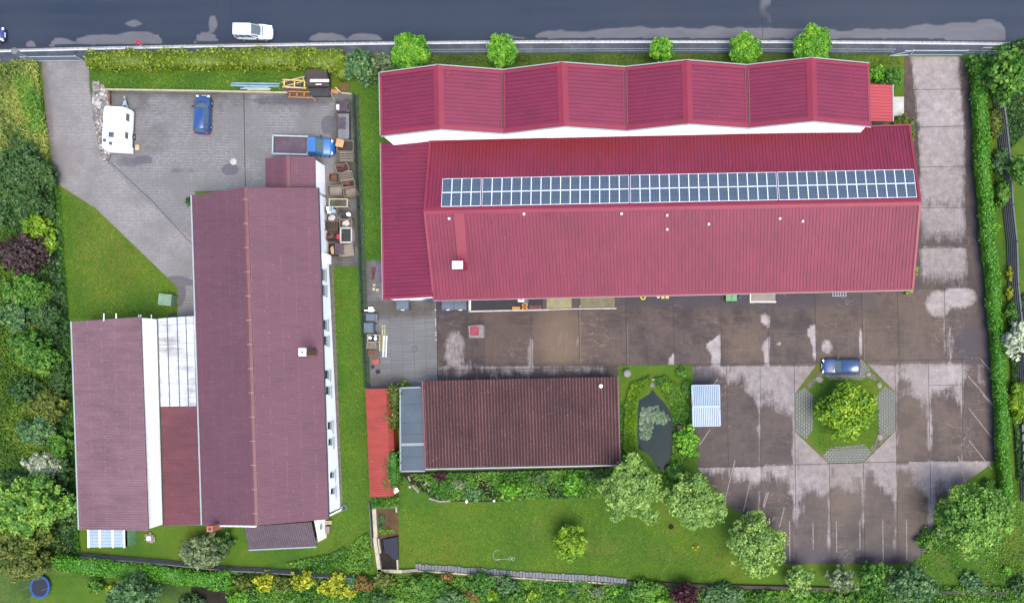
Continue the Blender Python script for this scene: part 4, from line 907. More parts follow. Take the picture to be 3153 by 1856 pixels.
hi = [Vector(p) for p in ((.72, -.8, 1.92), (1.45, -.8, 1.92), (1.58, -.68, 1.9), (1.58, .68, 1.9), (1.45, .8, 1.92), (.72, .8, 1.92))]
hexa(bm, lo, hi); obj('cab', bm, 'truck_blue', t)
bm = bmesh.new(); q = lambda u, v: lerp(lerp(lo[2], lo[3], u), lerp(hi[2], hi[3], u), v)+Vector((.03, 0, .03)); face(bm, [q(.03, .06), q(.97, .06), q(.97, .95), q(.03, .95)]); obj('windscreen', bm, 'car_glass', t)
bm = bmesh.new(); box(bm, (1.95, -.25, 1.5), (.3, .4, .02), 0, 0, 1, 0, R(38)); box(bm, (1.9, .35, 1.52), (.42, .3, .02), 0, 0, 1, 0, R(38)); obj('papers_on_dashboard', bm, 'white_board', t)
for s in (-1, 1):
    a, b, c, d = (lo[0], lo[1], hi[1], hi[0]) if s < 0 else (lo[5], lo[4], hi[4], hi[5]); bm = bmesh.new(); o_ = Vector((0, s*.02, 0)); q = lambda u, v: lerp(lerp(a, b, u), lerp(d, c, u), v)+o_
    face(bm, [q(.15, .1), q(.95, .1), q(.92, .9), q(.15, .9)]); bmesh.ops.recalc_face_normals(bm, faces=bm.faces[:]); obj('side_window', bm, 'car_glass', t)
    bm = bmesh.new(); box(bm, (3.0, s*.62, .78), (.2, .32, .2), s*R(-25)); obj('headlight', bm, 'lamp_clear', t)
    bm = bmesh.new(); box(bm, (1.95, s*1.08, 1.3), (.14, .2, .26)); obj('door_mirror', bm, 'black_plastic', t)
    for x in (-1.9, 2.35):
        bm = bmesh.new(); cyl(bm, (x, s*.72, .33), (x, s*.98, .33), .33, .33, 18); wh = obj('wheel', bm, 'rubber', t); bm = bmesh.new(); cyl(bm, (x, s*.97, .33), (x, s*.995, .33), .2, .17, 14); obj('rim', bm, 'rim', wh)
# caravan
t = thing('caravan', 'white touring caravan parked beside the rubble bank', 'caravan', P(388, 411), R(-3.2))
bm = bmesh.new(); prof = []
W2c, L2c = 1.11, 2.42
def rr_ring(w_, l_, r, z):
    pts = []
    for cx, cy, a0 in ((w_-r, l_-r, 0), (-w_+r, l_-r, 90), (-w_+r, -l_+r, 180), (w_-r, -l_+r, 270)):
        for k in range(6): a = R(a0+k*18); pts.append((cx+r*math.cos(a), cy+r*math.sin(a), z))
    return pts
rgs = [rr_ring(W2c-.05, L2c-.12, .12, .45), rr_ring(W2c, L2c-.04, .18, .75), rr_ring(W2c, L2c, .2, 1.2), rr_ring(W2c, L2c-.05, .25, 2.1), rr_ring(W2c-.02, L2c-.14, .3, 2.42), rr_ring(W2c-.1, L2c-.26, .3, 2.52), rr_ring(W2c-.35, L2c-.6, .3, 2.56)]
V = [[bm.verts.new(p) for p in r] for r in rgs]
for a, b in zip(V, V[1:]):
    for i in range(24): bm.faces.new((a[i], a[(i+1) % 24], b[(i+1) % 24], b[i]))
bm.faces.new(V[-1]); bm.faces.new(V[0][::-1]); obj('body', bm, 'white_board', t, False)
for y, hh in ((1.35, .75), (-.62, .65)):
    bm = bmesh.new(); box(bm, (W2c+.01, y, 1.75), (.04, hh, .55)); wf = obj('window', bm, 'black_plastic', t); bm = bmesh.new(); box(bm, (W2c+.025, y, 1.75), (.04, hh-.12, .45)); obj('pane', bm, 'grey_wood', wf)
for x, y, s_ in ((-.05, -.8, .62), (-.72, -1.45, .4), (-.05, -1.75, .4)):
    bm = bmesh.new(); box(bm, (x, y, 2.58), (s_, s_, .08)); rh = obj('roof_hatch', bm, 'slab_grey', t); bm = bmesh.new(); box(bm, (x-.02, y, 2.63), (s_*.6, s_*.62, .04)); obj('pane', bm, 'bin_blue', rh)
bm = bmesh.new()
for s in (-1, 1): bar(bm, (s*.42, L2c-.05, .5), (0, L2c+1.15, .5), .09)
box(bm, (0, L2c+.75, .52), (.28, .4, .12)); cyl(bm, (0, L2c+1.3, .35), (0, L2c+1.3, .8), .05, .05, 8); box(bm, (0, L2c+1.4, .6), (.14, .22, .14)); obj('drawbar', bm, 'galv', t)
for s in (-1, 1):
    bm = bmesh.new(); cyl(bm, (s*.9, -.45, .33), (s*1.14, -.45, .33), .33, .33, 18); wh = obj('wheel', bm, 'rubber', t); bm = bmesh.new(); cyl(bm, (s*1.13, -.45, .33), (s*1.17, -.45, .33), .19, .15, 14); obj('rim', bm, 'rim', wh)
bm = bmesh.new(); box(bm, (W2c+.01, -2.0, 1.2), (.02, .7, 1.7)); box(bm, (W2c+.02, -1.2, 1.3), (.03, 1.9, .03)); obj('door', bm, 'white_metal', t)
bm = bmesh.new(); box(bm, (1.5, -1.55, .3), (.42, .6, .06)); box(bm, (1.7, -1.55, .15), (.06, .6, .3)); box(bm, (1.3, -1.55, .15), (.06, .6, .3)); tag(obj('step', bm, 'pale_wood'), 'folding step in front of the caravan door', 'step'); o = bpy.data.objects['step']; o.location = t.location; o.rotation_euler = t.rotation_euler

# ================================================================ street furniture, walls, fences
a = P(109, 187); hd = P(44, 157, 3.9)
t = thing('street_lamp', 'slim grey street lamp with round head on the pavement corner', 'street lamp', (a.x, a.y, 0))
a2 = P(109, 187)
bm = bmesh.new(); cyl(bm, (0, 0, 0), Vector((hd.x-a.x, hd.y-a.y, 3.75)), .085, .055, 10); obj('pole', bm, 'gutter', t)
bm = bmesh.new(); lathe(bm, (hd.x-a.x, hd.y-a.y, 3.7), [(.1, 0), (.34, .12), (.36, .2), (.2, .3), (.05, .34)], 20); box(bm, (hd.x-a.x+.42, hd.y-a.y, 3.8), (.16, .14, .12)); obj('lamp_head', bm, 'slab_grey', t)
t = thing('road_sign', 'red and white triangular road sign seen edge on behind the hedge', 'sign', P(461, 156)); 
bm = bmesh.new(); cyl(bm, (0, 0, 0), (0, 0, 2.4), .03, .03, 8); obj('pole', bm, 'galv', t)
bm = bmesh.new(); v = [(-.5, .04, 2.35), (.5, .04, 2.35), (0, -.12, 3.2)]
hexa(bm, [Vector(p)+Vector((0, .02, 0)) for p in [(-.5, 0, 1.9), (.5, 0, 1.9), (0, .25, 2.55)]], [Vector(p)+Vector((0, .02, .03)) for p in [(-.5, 0, 1.9), (.5, 0, 1.9), (0, .25, 2.55)]]); sg = obj('sign_plate', bm, 'lamp_red', t)
bm = bmesh.new(); hexa(bm, [Vector(p) for p in [(-.3, .08, 1.98), (.3, .08, 1.98), (0, .25, 2.42)]], [Vector(p)+Vector((0, 0, .04)) for p in [(-.3, .08, 1.98), (.3, .08, 1.98), (0, .25, 2.42)]]); obj('sign_face', bm, 'plate_white', sg)
def mesh_fence(name, label, pix, h, mat, spacing=.09, rod=.014, post=2.5, top=.04, group=None, postw=.05):
    pts = [P(*p) for p in pix]; t = thing(name, label, 'fence', pts[0], 0, group); o0 = pts[0]
    for a, b in zip(pts, pts[1:]):
        a = a-o0; b = b-o0; L = (b-a).length; n = max(1, round(L/post)); d = (b-a)/n
        for i in range(n):
            p0 = a+d*i; p1 = p0+d; bm = bmesh.new(); m = max(2, int(d.length/spacing))
            for k in range(1, m):
                q = p0+d*(k/m); bar(bm, q+Vector((0, 0, .05)), q+Vector((0, 0, h-.03)), rod)
            for z in (.08, h*.5, h-.03): bar(bm, p0+Vector((0, 0, z)), p1+Vector((0, 0, z)), rod*1.6, top)
            obj('mesh_panel', bm, mat, t)
        for i in range(n+1):
            q = a+d*i; bm = bmesh.new(); box(bm, q+Vector((0, 0, h/2+.03)), (postw, postw, h+.06)); obj('post', bm, mat, t)
    return t
mesh_fence('mesh_fence', 'long grey mesh fence between pavement and the north lawn', [(1325, 167), (2050, 164), (2745, 166)], 1.45, 'galv', .11, .017, 2.56)
mesh_fence('mesh_fence', 'dark green mesh fence beside the crate storage and middle lawn', [(1094, 296), (1108, 640), (1119, 960), (1130, 1190)], 1.2, 'mesh_green', .10, .02, 2.5)
mesh_fence('mesh_fence', 'short grey mesh fence between east gate and the corner tree', [(2973, 170), (3090, 172)], 1.5, 'galv', .11, .017, 2.2)
mesh_fence('mesh_fence', 'wire fence along the wild western border of the lawn', [(150, 480), (165, 640), (172, 720), (184, 880), (190, 965), (215, 1240), (232, 1560), (238, 1690)], 1.3, 'mesh_green', .3, .008, 3.0, postw=.06)
# sliding gates
t = thing('sliding_gate', 'pale grey sliding gate closing the west driveway', 'gate', P(110, 190))
g = t.location; A = P(93, 190)-g; B = P(258, 188)-g; bm = bmesh.new()
for z, w_ in ((.12, .07), (1.5, .06)): bar(bm, A+Vector((0, 0, z)), B+Vector((0, 0, z)), w_)
obj('rail', bm, 'galv', t); bm = bmesh.new()
for i in range(46): q = lerp(A, B, i/45); bar(bm, q+Vector((0, 0, .12)), q+Vector((0, 0, 1.5)), .025)
obj('infill_bars', bm, 'gutter', t)
for q in (A, B): bm = bmesh.new(); box(bm, q+Vector((0, 0, .8)), (.12, .12, 1.6)); obj('post', bm, 'galv', t)
t = thing('sliding_gate', 'long grey sliding gate with slanting braces closing the east drive', 'gate', P(2800, 172))
g = t.location; bm = bmesh.new(); A, B, A0 = P(2800, 171)-g, P(2965, 171)-g, P(2738, 174)-g
for z in (.15, 1.5): bar(bm, A+Vector((0, 0, z)), B+Vector((0, 0, z)), .08)
bar(bm, A0+Vector((0, 0, .15)), A+Vector((0, 0, .15)), .1); bar(bm, A0+Vector((0, 0, .15)), A+Vector((0, 0, 1.5)), .07); bar(bm, A+Vector((-.9, 0, 1.45)), A+Vector((0, 0, 1.45)), .06); obj('frame', bm, 'galv', t)
bm = bmesh.new()
for i in range(44): q = lerp(A, B, i/43); bar(bm, q+Vector((0, 0, .15)), q+Vector((0, 0, 1.5)), .025)
obj('infill_bars', bm, 'gutter', t)
for q in (A, B): bm = bmesh.new(); box(bm, q+Vector((0, 0, .8)), (.13, .13, 1.65)); obj('post', bm, 'galv', t)
q0 = P(3004, 170)-g; bm = bmesh.new()
for dx in (0, .95): bar(bm, q0+Vector((dx, 0, 0)), q0+Vector((dx, 0, 2.3)), .07)
bar(bm, q0+Vector((0, 0, 2.3)), q0+Vector((.95, 0, 2.3)), .08); obj('guide_frame', bm, 'galv', t)
# retaining wall of the west yard
t = thing('retaining_wall', 'low pale concrete wall between north lawn strip and west yard', 'wall', P(330, 281))
g = t.location; bm = bmesh.new(); 
for a, b in (((330, 279), (600, 283)), ((600, 283), (890, 289))): bar(bm, P(*a)-g+Vector((0, 0, .22)), P(*b)-g+Vector((0, 0, .22)), .16, .5)
bar(bm, P(1052, 289)-g+Vector((0, 0, .2)), P(1090, 293)-g+Vector((0, 0, .2)), .14, .4); bar(bm, P(1036, 272)-g+Vector((0, 0, .2)), P(1054, 290)-g+Vector((0, 0, .2)), .14, .4)
obj('coping', bm, 'wall_coping', t); bm = bmesh.new(); bar(bm, P(341, 281)-g+Vector((0, 0, .2)), P(342, 322)-g+Vector((0, 0, .2)), .18, .4); obj('timber_end', bm, 'brown_wood', t)
# rubble bank
def rock(bm, c, r, rng, mi=0, flat=.7):
    b2 = bmesh.new(); bmesh.ops.create_icosphere(b2, subdivisions=1, radius=1)
    off = rng.random()*50
    for v in b2.verts:
        k = 1+.35*noise.noise(v.co*1.3+Vector((off, 0, 0))); v.co = Vector((v.co.x*r*k, v.co.y*r*k*.85, v.co.z*r*k*flat))
    b2.transform(Matrix.Translation(c) @ Matrix.Rotation(rng.random()*6, 4, 'Z'))
    for f in b2.faces: f.material_index = mi
    me = bpy.data.meshes.new('t'); b2.to_mesh(me); b2.free(); bm.from_mesh(me); bpy.data.meshes.remove(me)
rng = random.Random(3)
bank = ccw([tuple(P(x, y)[:2]) for x, y in ((288, 250), (318, 262), (338, 285), (340, 325), (350, 460), (340, 485), (333, 506), (318, 490), (303, 440), (296, 380), (288, 320))])
bm = bmesh.new(); extr(bm, bank, 0, .12, 0); obj('rubble_bed', bm, 'gravel')['kind'] = 'structure'
def inside(p, poly):
    c = False; n = len(poly)
    for i in range(n):
        (x1, y1), (x2, y2) = poly[i], poly[(i+1) % n]
        if (y1 > p[1]) != (y2 > p[1]) and p[0] < (x2-x1)*(p[1]-y1)/(y2-y1)+x1: c = not c
    return c
bm = bmesh.new(); k = 0
while k < 520:
    y = rng.uniform(250, 506); x = rng.uniform(286, 352); p = P(x, y)
    if inside((p.x, p.y), bank):
        r = rng.uniform(.1, .17) if y > 370 else rng.choice([.12, .18, .3]); rock(bm, (p.x, p.y, .14+.05*rng.random()), r, rng, rng.choice([0, 0, 1, 2]), .8); k += 1
tag(obj('rubble_stones', bm, ['stone', 'pale_stone', 'slab_grey']), 'loose grey rubble banked beside the caravan', 'rubble', kind='stuff')
for x, y, r in ((303, 321, .38), (298, 303, .3), (322, 286, .26), (312, 300, .3), (335, 300, .24)):
    bm = bmesh.new(); rock(bm, (0, 0, .2), r, rng); o = obj('boulder', bm, 'pale_stone' if r > .35 else 'stone'); o.location = P(x, y); tag(o, {.38: 'largest pale boulder at the top of the rubble bank', .3: 'mid sized boulder at the %s of the upper rubble bank' % {298: 'driveway side', 312: 'middle', 335: 'yard side'}.get(x, 'side'), .26: 'brownish boulder next to the low wall end', .24: 'small boulder at the timber end of the low wall'}[r], 'boulder', 'boulders in the rubble bank')
# east garden screen: timber boards leaning away, stacked in sections
t = thing('timber_fence', 'weathered dark board fence behind the long east hedge', 'fence', P(3060, 300))
g = t.location; pts = [(3053, 282), (3070, 400), (3082, 520), (3088, 640), (3100, 750), (3104, 880), (3112, 960), (3124, 1060), (3130, 1180), (3140, 1330), (3143, 1540)]
for a, b in zip(pts, pts[1:]):
    A, B = P(*a)-g, P(*b)-g; bm = bmesh.new()
    for z in range(6): bar(bm, A+Vector((.09*z, 0, .18+z*.29)), B+Vector((.09*z, -.02, .18+z*.29)), .16, .27)
    obj('board_panel', bm, 'dark_timber', t); bm = bmesh.new(); bar(bm, A+Vector((-.02, 0, 0)), A+Vector((.52, 0, 1.9)), .12); obj('post', bm, 'dark_sheet', t)
t = thing('timber_fence', 'weathered grey board fence behind the bottom left hedge', 'fence', P(285, 1712))
g = t.location; pts = [(262, 1702), (370, 1712), (490, 1722), (600, 1733), (720, 1745), (800, 1748), (930, 1757), (985, 1764), (1100, 1768)]
for i, (a, b) in enumerate(zip(pts, pts[1:])):
    A, B = P(*a)-g, P(*b)-g; bm = bmesh.new()
    for z in range(4): bar(bm, A+Vector((0, -.07*z, .15+z*.26)), B+Vector((0, -.07*z, .15+z*.26)), .14, .24)
    obj('board_panel', bm, 'dark_timber', t); bm = bmesh.new(); bar(bm, A, A+Vector((0, -.26, 1.2)), .1); obj('post', bm, 'dark_sheet', t)
# dry stone edging at the garden bottom
t = thing('stone_edging', 'row of grey slabs edging the bottom of the big lawn', 'wall', P(1280, 1740)); g = t.location
pts = [(1280, 1742), (1400, 1750), (1560, 1762), (1700, 1772), (1830, 1778), (1930, 1788)]
bm = bmesh.new(); bm2 = bmesh.new(); rng = random.Random(5)
for a, b in zip(pts, pts[1:]):
    A, B = P(*a)-g, P(*b)-g; n = int((B-A).length/.36)
    for i in range(n):
        q = lerp(A, B, (i+.5)/n); box(bm, q+Vector((0, rng.uniform(-.04, .04), .12)), (.31, rng.uniform(.5, .7), .26), rng.uniform(-.1, .1))
    bar(bm2, A+Vector((0, -.48, .1)), B+Vector((0, -.48, .1)), .16, .25)
obj('slabs', bm, 'slab_grey', t); obj('coping', bm2, 'wall_coping', t)
bm = bmesh.new(); g = P(2360, 1795)
for a, b in (((1930, 1790), (2150, 1800)), ((2150, 1800), (2620, 1812)), ((2840, 1820), (3100, 1822))): bar(bm, P(*a)-g+Vector((0, 0, .2)), P(*b)-g+Vector((0, 0, .2)), .35, .45)
o = tag(obj('timber_edging', bm, 'dark_wood'), 'dark timber edging below the parking yard lawn', 'edging'); o.location = g
# cold frame / raised beds at the boundary
t = thing('raised_bed', 'pale concrete walled garden bed south of the red store', 'garden bed', P(1190, 1660)); g = t.location
for a, b, w_ in (((1155, 1563), (1160, 1652), .4), ((1157, 1652), (1172, 1757), .4), ((1152, 1561), (1222, 1558), .16), ((1165, 1755), (1240, 1756), .36), ((1222, 1556), (1224, 1575), .14), ((1226, 1720), (1228, 1750), .14), ((1168, 1655), (1174, 1700), .15)):
    bm = bmesh.new(); bar(bm, P(*a)-g+Vector((0, 0, .22)), P(*b)-g+Vector((0, 0, .22)), w_, .45); obj('coping', bm, 'wall_coping', t)
bm = bmesh.new(); bar(bm, P(1240, 1756)-g+Vector((0, 0, .2)), P(1290, 1752)-g+Vector((0, 0, .2)), .3, .4); obj('low_wall', bm, 'stone', t)
sheet('dark_bed', [(x/D, y/D) for x, y in ((1166, 1660), (1228, 1645), (1229, 1748), (1172, 1750))], .05, 'dark_soil')
bm = bmesh.new(); extr(bm, [tuple((P(x, y)-P(1200, 1680))[:2]) for x, y in ((1184, 1658), (1228, 1650), (1230, 1718), (1216, 1720), (1198, 1702), (1188, 1700))], .38, .42); o = obj('cover_sheet', bm, 'netting'); o.location = P(1200, 1680); tag(o, 'dark blue grey cover lying on the lower garden bed', 'cover sheet')
bm = bmesh.new(); g = P(1146, 1620)
bar(bm, P(1141, 1545)-g+Vector((0, 0, .3)), P(1150, 1680)-g+Vector((0, 0, .3)), .1, .6); o = obj('board', bm, 'dark_timber'); o.location = g; tag(o, 'dark board standing west of the raised bed wall', 'board')
# ================================================================ loose things in the yards
def put(name, label, cat, x, y, build, h=0, rz=0, group=None):
    "build(t) adds the parts in local space"
    t = thing(name, label, cat, P(x, y, h), R(rz), group); build(t); return t
def one(name, label, cat, x, y, fn, mat, h=0, rz=0, group=None, smooth=False):
    bm = bmesh.new(); fn(bm); o = obj(name, bm, mat, None, smooth); o.location = P(x, y, h); o.rotation_euler = (0, 0, R(rz)); return tag(o, label, cat, group)
def crate(label, x0, y0, x1, y1, hh, wood, rz=0, slats=False, group='stillage crates along the east edge of the west yard', floor=None, open_=False):
    "crate seen in the pixel box, its top rim at height hh"
    t0 = P((x0+x1)/2, (y0+y1)/2, hh); sx = (x1-x0)*(CAMH-hh)/FPX-.06; sy = (y1-y0)*(CAMH-hh)/FPX-.06
    # photo box also includes the near side wall: shrink a little
    t = thing('crate', label, 'crate', (t0.x, t0.y, 0), R(rz), group); f = 1.0; sx *= f; sy *= f
    for s in (-1, 1):
        bm = bmesh.new()
        for k in range(3): box(bm, (0, s*sy/2, .2+k*(hh-.25)/2.3), (sx, .05, (hh-.2)/3.2))
        obj('side', bm, wood, t); bm = bmesh.new()
        for k in range(3): box(bm, (s*sx/2, 0, .2+k*(hh-.25)/2.3), (.05, sy-.05, (hh-.2)/3.2))
        obj('side', bm, wood, t)
    for a in (-1, 1):
        for b in (-1, 1): bm = bmesh.new(); box(bm, (a*(sx/2-.04), b*(sy/2-.04), hh/2), (.09, .09, hh)); obj('corner_post', bm, wood, t)
    bm = bmesh.new(); box(bm, (0, 0, .16), (sx-.1, sy-.1, .05)); obj('floor', bm, floor or 'dark_wood', t)
    if slats:
        for k in range(5):
            bm = bmesh.new(); box(bm, (0, (k-2)*sy/5.2, hh-.06), (sx-.12, sy/11, .03)); obj('slat', bm, wood, t)
    return t, sx, sy
rng = random.Random(11)
def sticks(label, x, y, sx, sy, h, mat, n=14, rz=0, cat='timber offcuts'):
    def f(bm):
        for k in range(n):
            a = rng.uniform(-.25, .25)+rz; L = sx*rng.uniform(.6, .92)
            c = Vector((rng.uniform(-.06, .06)*sx, rng.uniform(-.4, .4)*sy, h+rng.uniform(-.12, .05))); d = Vector((math.cos(a), math.sin(a), 0))*L/2
            bar(bm, c-d, c+d, .06, .05)
    return one('timber_offcuts', label, cat, x, y, f, mat)
# east edge, north to south
def cart(t):
    bm = bmesh.new(); box(bm, (0, 0, .7), (1.3, 1.15, .06)); [box(bm, (a*.6, b*.52, .35), (.07, .07, .7)) for a in (-1, 1) for b in (-1, 1)]; obj('frame', bm, 'dark_wood', t)
    for k in range(5): bm = bmesh.new(); box(bm, (-.2+k*.15, 0, .78), (.09, 1.1, .1)); obj('slat', bm, 'dull_purple', t)
    bm = bmesh.new(); torus(bm, (.6, .0, .7), .0+.5, .05, 14, 6); bm.transform(Matrix.Scale(.35, 4, (1, 0, 0))); bm.transform(Matrix.Translation((.4, 0, 0))); obj('hoop', bm, 'grey_wood', t)
    bm = bmesh.new(); bar(bm, (-.95, .75, .4), (-.5, -.3, .6), .07); bar(bm, (-.75, .85, .4), (-.55, .0, .6), .06); obj('shafts', bm, 'brown_wood', t)
put('hand_cart', 'old dark slatted hand cart in the northeast corner of the west yard', 'cart', 1062, 335, cart)
one('red_and_white_box', 'small white box with red base on the old hand cart', 'box', 1050, 338, lambda b: box(b, (0, 0, .95), (.22, .55, .2)), 'white_board')
def slabstack(t):
    bm = bmesh.new(); box(bm, (0, 0, .3), (1.15, 2.75, .5)); obj('box', bm, 'dark_sheet', t); bm = bmesh.new(); box(bm, (0, 0, .58), (1.2, 2.8, .06)); obj('lid', bm, 'slab_grey', t)
put('storage_box', 'long flat grey storage box below the hand cart', 'box', 1064, 394, slabstack)
def pallet(t, mat='grey_wood', sx=1.2, sy=.8, n=6, z=.0):
    for k in range(n): bm = bmesh.new(); box(bm, (0, (k-(n-1)/2)*sy/n, z+.13), (sx, sy/n*.62, .025)); obj('board', bm, mat, t)
    [obj('bearer', (lambda b: (box(b, (a*(sx/2-.06), 0, z+.06), (.1, sy, .11)), b)[1])(bmesh.new()), mat, t) for a in (-1, 0, 1)]
put('pallet', 'dark purple grey pallet lying on the long storage box', 'pallet', 1059, 385, lambda t: pallet(t, 'dull_purple', 1.25, .85, 6, .62), 0, 90)
put_g = 'stillage crates along the east edge of the west yard'
crate('grey lattice crate holding an orange brown cardboard sheet', 1036, 431, 1088, 466, .9, 'grey_wood')
one('cardboard_sheet', 'orange brown cardboard laid over the crate beside the truck nose', 'cardboard', 1055, 447, lambda b: box(b, (0, 0, .93), (.85, .85, .03), R(-12)), 'cardboard', .0)
crate('grey lattice crate covered by dark slats, below the cardboard crate', 1046, 467, 1088, 496, .9, 'grey_wood', 0, True, floor='black_plastic')
crate('tilted crate with rusty red offcuts, first of the two', 1033, 504, 1073, 530, .9, 'grey_wood', 14, floor='dark_wood'); sticks('rusty red offcuts in the upper tilted crate', 1054, 518, 1.1, .7, .8, 'rust')
crate('tilted slatted crate between the two red offcut crates', 1045, 527, 1086, 556, .9, 'grey_wood', 8, True, floor='dark_wood')
crate('tilted crate with rusty red offcuts, second of the two', 1052, 552, 1092, 576, .9, 'grey_wood', 8, floor='dark_wood'); sticks('rusty red offcuts in the lower tilted crate', 1073, 566, 1.1, .6, .8, 'rust')
crate('small brown box crate close to the white wall', 1012, 535, 1036, 557, .6, 'brown_wood', floor='brown_wood')
crate('wide grey crate with earth and a twig, near the white wall', 1007, 570, 1052, 600, .8, 'grey_wood', 3, floor='stone')
crate('pale empty grey crate touching the wide crate', 1056, 575, 1098, 603, .9, 'grey_wood', 10, floor='grey_wood')
def rack(t):
    for y in (-.42, .42): bm = bmesh.new(); bar(bm, (-1.05, y, .9), (1.05, y, .9), .09); obj('rail', bm, 'cream_pipe', t)
    for x in (-.98, .98): bm = bmesh.new(); bar(bm, (x, -.42, .9), (x, .42, .9), .11); obj('crossbar', bm, 'cream_pipe', t)
    for x in (-.98, .98):
        for y in (-.42, .42): bm = bmesh.new(); cyl(bm, (x, y, 0), (x, y, .98), .06, .06, 8); obj('leg', bm, 'cream_pipe', t)
put('tubular_rack', 'empty cream tubular rack standing between the crates', 'rack', 1042, 625, rack, .9)
bpy.data.objects['tubular_rack'].location.z = 0
crate('crate packed with pale blue and white parcels by the white wall', 1000, 636, 1038, 658, .9, 'grey_wood', 0, floor='dark_sheet')
for i, (x, y, sx, sy, c) in enumerate(((1010, 643, .24, .4, 'white_board'), (1018, 642, .24, .4, 'tin'), (1028, 651, .45, .4, 'tin'), (1014, 654, .35, .25, 'white_board'), (1025, 640, .14, .35, 'tin'))):
    one('parcel', ['upright white parcel at the northwest of the parcel crate', 'upright pale blue parcel beside the white one', 'largest pale blue parcel in the parcel crate', 'low white parcel at the front of the parcel crate', 'narrow pale blue parcel at the back of the parcel crate'][i], 'parcel', x, y, lambda b: box(b, (0, 0, 0), (sx, sy, .3)), c, .9, 0, 'parcels in the crate')
crate('grey crate filled with rubble under a cloudy sheet', 1005, 660, 1042, 682, .8, 'slab_grey', 0, floor='stone')
one('rubble_sheet', 'crumpled pale grey sheet on the rubble crate', 'sheet', 1021, 671, lambda b: rock(b, (0, 0, 0), .5, rng, 0, .3), 'pale_stone', .8)
crate('grey crate heaped with black pipes', 1045, 655, 1078, 675, .9, 'grey_wood', 0, floor='black_plastic'); sticks('black pipes heaped in a grey crate', 1060, 665, .95, .55, .86, 'black_plastic', 12, 0, 'pipes')
one('round_tub', 'small round white tub at the corner of the pipe crate', 'tub', 1081, 664, lambda b: lathe(b, (0, 0, .5), [(.18, 0), (.22, .4), (.16, .42)], 12), 'white_board', .3)
crate('brown framed crate filled with pale plastic bags', 1044, 676, 1084, 701, .9, 'grey_wood', 0, floor='stone')
one('plastic_bags', 'crumpled pale pink grey bags in the brown crate', 'bags', 1064, 689, lambda b: [rock(b, (rng.uniform(-.3, .3), rng.uniform(-.2, .2), .0), .26, rng, 0, .5) for k in range(7)], 'pale_stone', .9)
def cage(t):
    bm = bmesh.new()
    for y in (-.5, .5): bar(bm, (-.85, y, .95), (.85, y, .95), .06)
    for x in (-.85, .25, .55, .85): bar(bm, (x, -.5, .95), (x, .5, .95), .05)
    [bar(bm, (a*.85, b*.5, 0), (a*.85, b*.5, .95), .06) for a in (-1, 1) for b in (-1, 1)]; obj('frame', bm, 'brown_wood', t)
    bm = bmesh.new(); box(bm, (.05, 0, .3), (1.5, .95, .5)); obj('box', bm, 'dark_wood', t); bm = bmesh.new(); box(bm, (-.68, 0, .8), (.3, .9, .05)); obj('white_side', bm, 'grey_render', t)
put('metal_cage', 'rusty brown metal cage next to the white wall', 'cage', 1024, 698, cage)
def tub(t):
    bm = bmesh.new(); sx, sy = .6, .78
    for s in (-1, 1): box(bm, (s*sx, 0, .55), (.14, 2*sy, 1.0)); box(bm, (0, s*sy, .55), (2*sx+.14, .14, 1.0))
    bmesh.ops.bevel(bm, geom=bm.edges[:], offset=.03, segments=1); obj('rim', bm, 'pale_stone', t); bm = bmesh.new(); box(bm, (0, 0, .7), (2*sx-.14, 2*sy-.14, .06)); obj('liner', bm, 'liner', t)
put('plastic_tub', 'big pale plastic tub with flat dark inside', 'tub', 1075, 728, tub)
crate('crate of dark logs with a red cloth hanging over it', 1005, 718, 1053, 742, .9, 'dark_wood', -3, floor='dark_wood'); sticks('dark brown logs in the crate beside the pale tub', 1024, 731, 1.0, .6, .88, 'brown_wood', 14, .3)
one('red_cloth', 'bright red cloth folded over the log crate', 'cloth', 1041, 729, lambda b: box(b, (0, 0, 0), (.28, .55, .05), 0, 0, .95), 'red_cloth', .98)
one('white_board', 'white board leaning at the end of the log crate', 'board', 1049, 731, lambda b: box(b, (0, 0, 0), (.18, .6, .05)), 'white_board', .92)
crate('low dark crate holding a tan sack', 1012, 750, 1036, 788, .7, 'dark_wood', 0, floor='dark_wood')
one('sack', 'tan sack lying in the low dark crate', 'sack', 1023, 770, lambda b: rock(b, (0, 0, 0), .45, rng, 0, .3), 'tan_bag', .55); bpy.data.objects['sack'].scale = (.55, 1.3, 1)
put('board_stack', 'stack of pale boards at the southern end of the crates', 'boards', 1062, 770, lambda t: [obj('board', (lambda b: (box(b, (.1*k, -.02*k, .08+k*.09), (1.3, 1.3, .05), R(k*1.5)), b)[1])(bmesh.new()), 'grey_wood', t) for k in range(6)])
put('pallet', 'purple grey pallet on top of the pale board stack', 'pallet', 1052, 769, lambda t: pallet(t, 'dull_purple', 1.25, 1.0, 6, .6), 0, 90)
# pile north of the yard
pipes = [((717, 259), (866, 261), 'pipe_blue', .18, 'topmost long blue grey pipe of the pile'), ((715, 266), (864, 269), 'pipe_blue', .18, 'second long blue grey pipe, just under the topmost'), ((755, 262), (828, 264), 'bin_blue', .1, 'thin dark blue pipe between the long ones'),
         ((754, 272), (830, 273), 'pipe_blue', .12, 'short blue grey pipe above the silver one'), ((745, 276), (838, 276), 'galv', .1, 'silver pipe near the low wall'), ((765, 280), (836, 280), 'yellow_wood', .09, 'yellow wooden pole beside the low wall')]
for (a, b, m, w_, lab) in pipes:
    A, B = P(*a), P(*b); bm = bmesh.new(); cyl(bm, Vector((A.x-B.x, A.y-B.y, 0))/2+Vector((0, 0, .3)), Vector((B.x-A.x, B.y-A.y, 0))/2+Vector((0, 0, .3)), w_/2+.02, w_/2+.02, 10)
    o = obj('pipe', bm, m); o.location = (A+B)/2; tag(o, lab, 'pipe', 'pipes laid on the lawn strip')
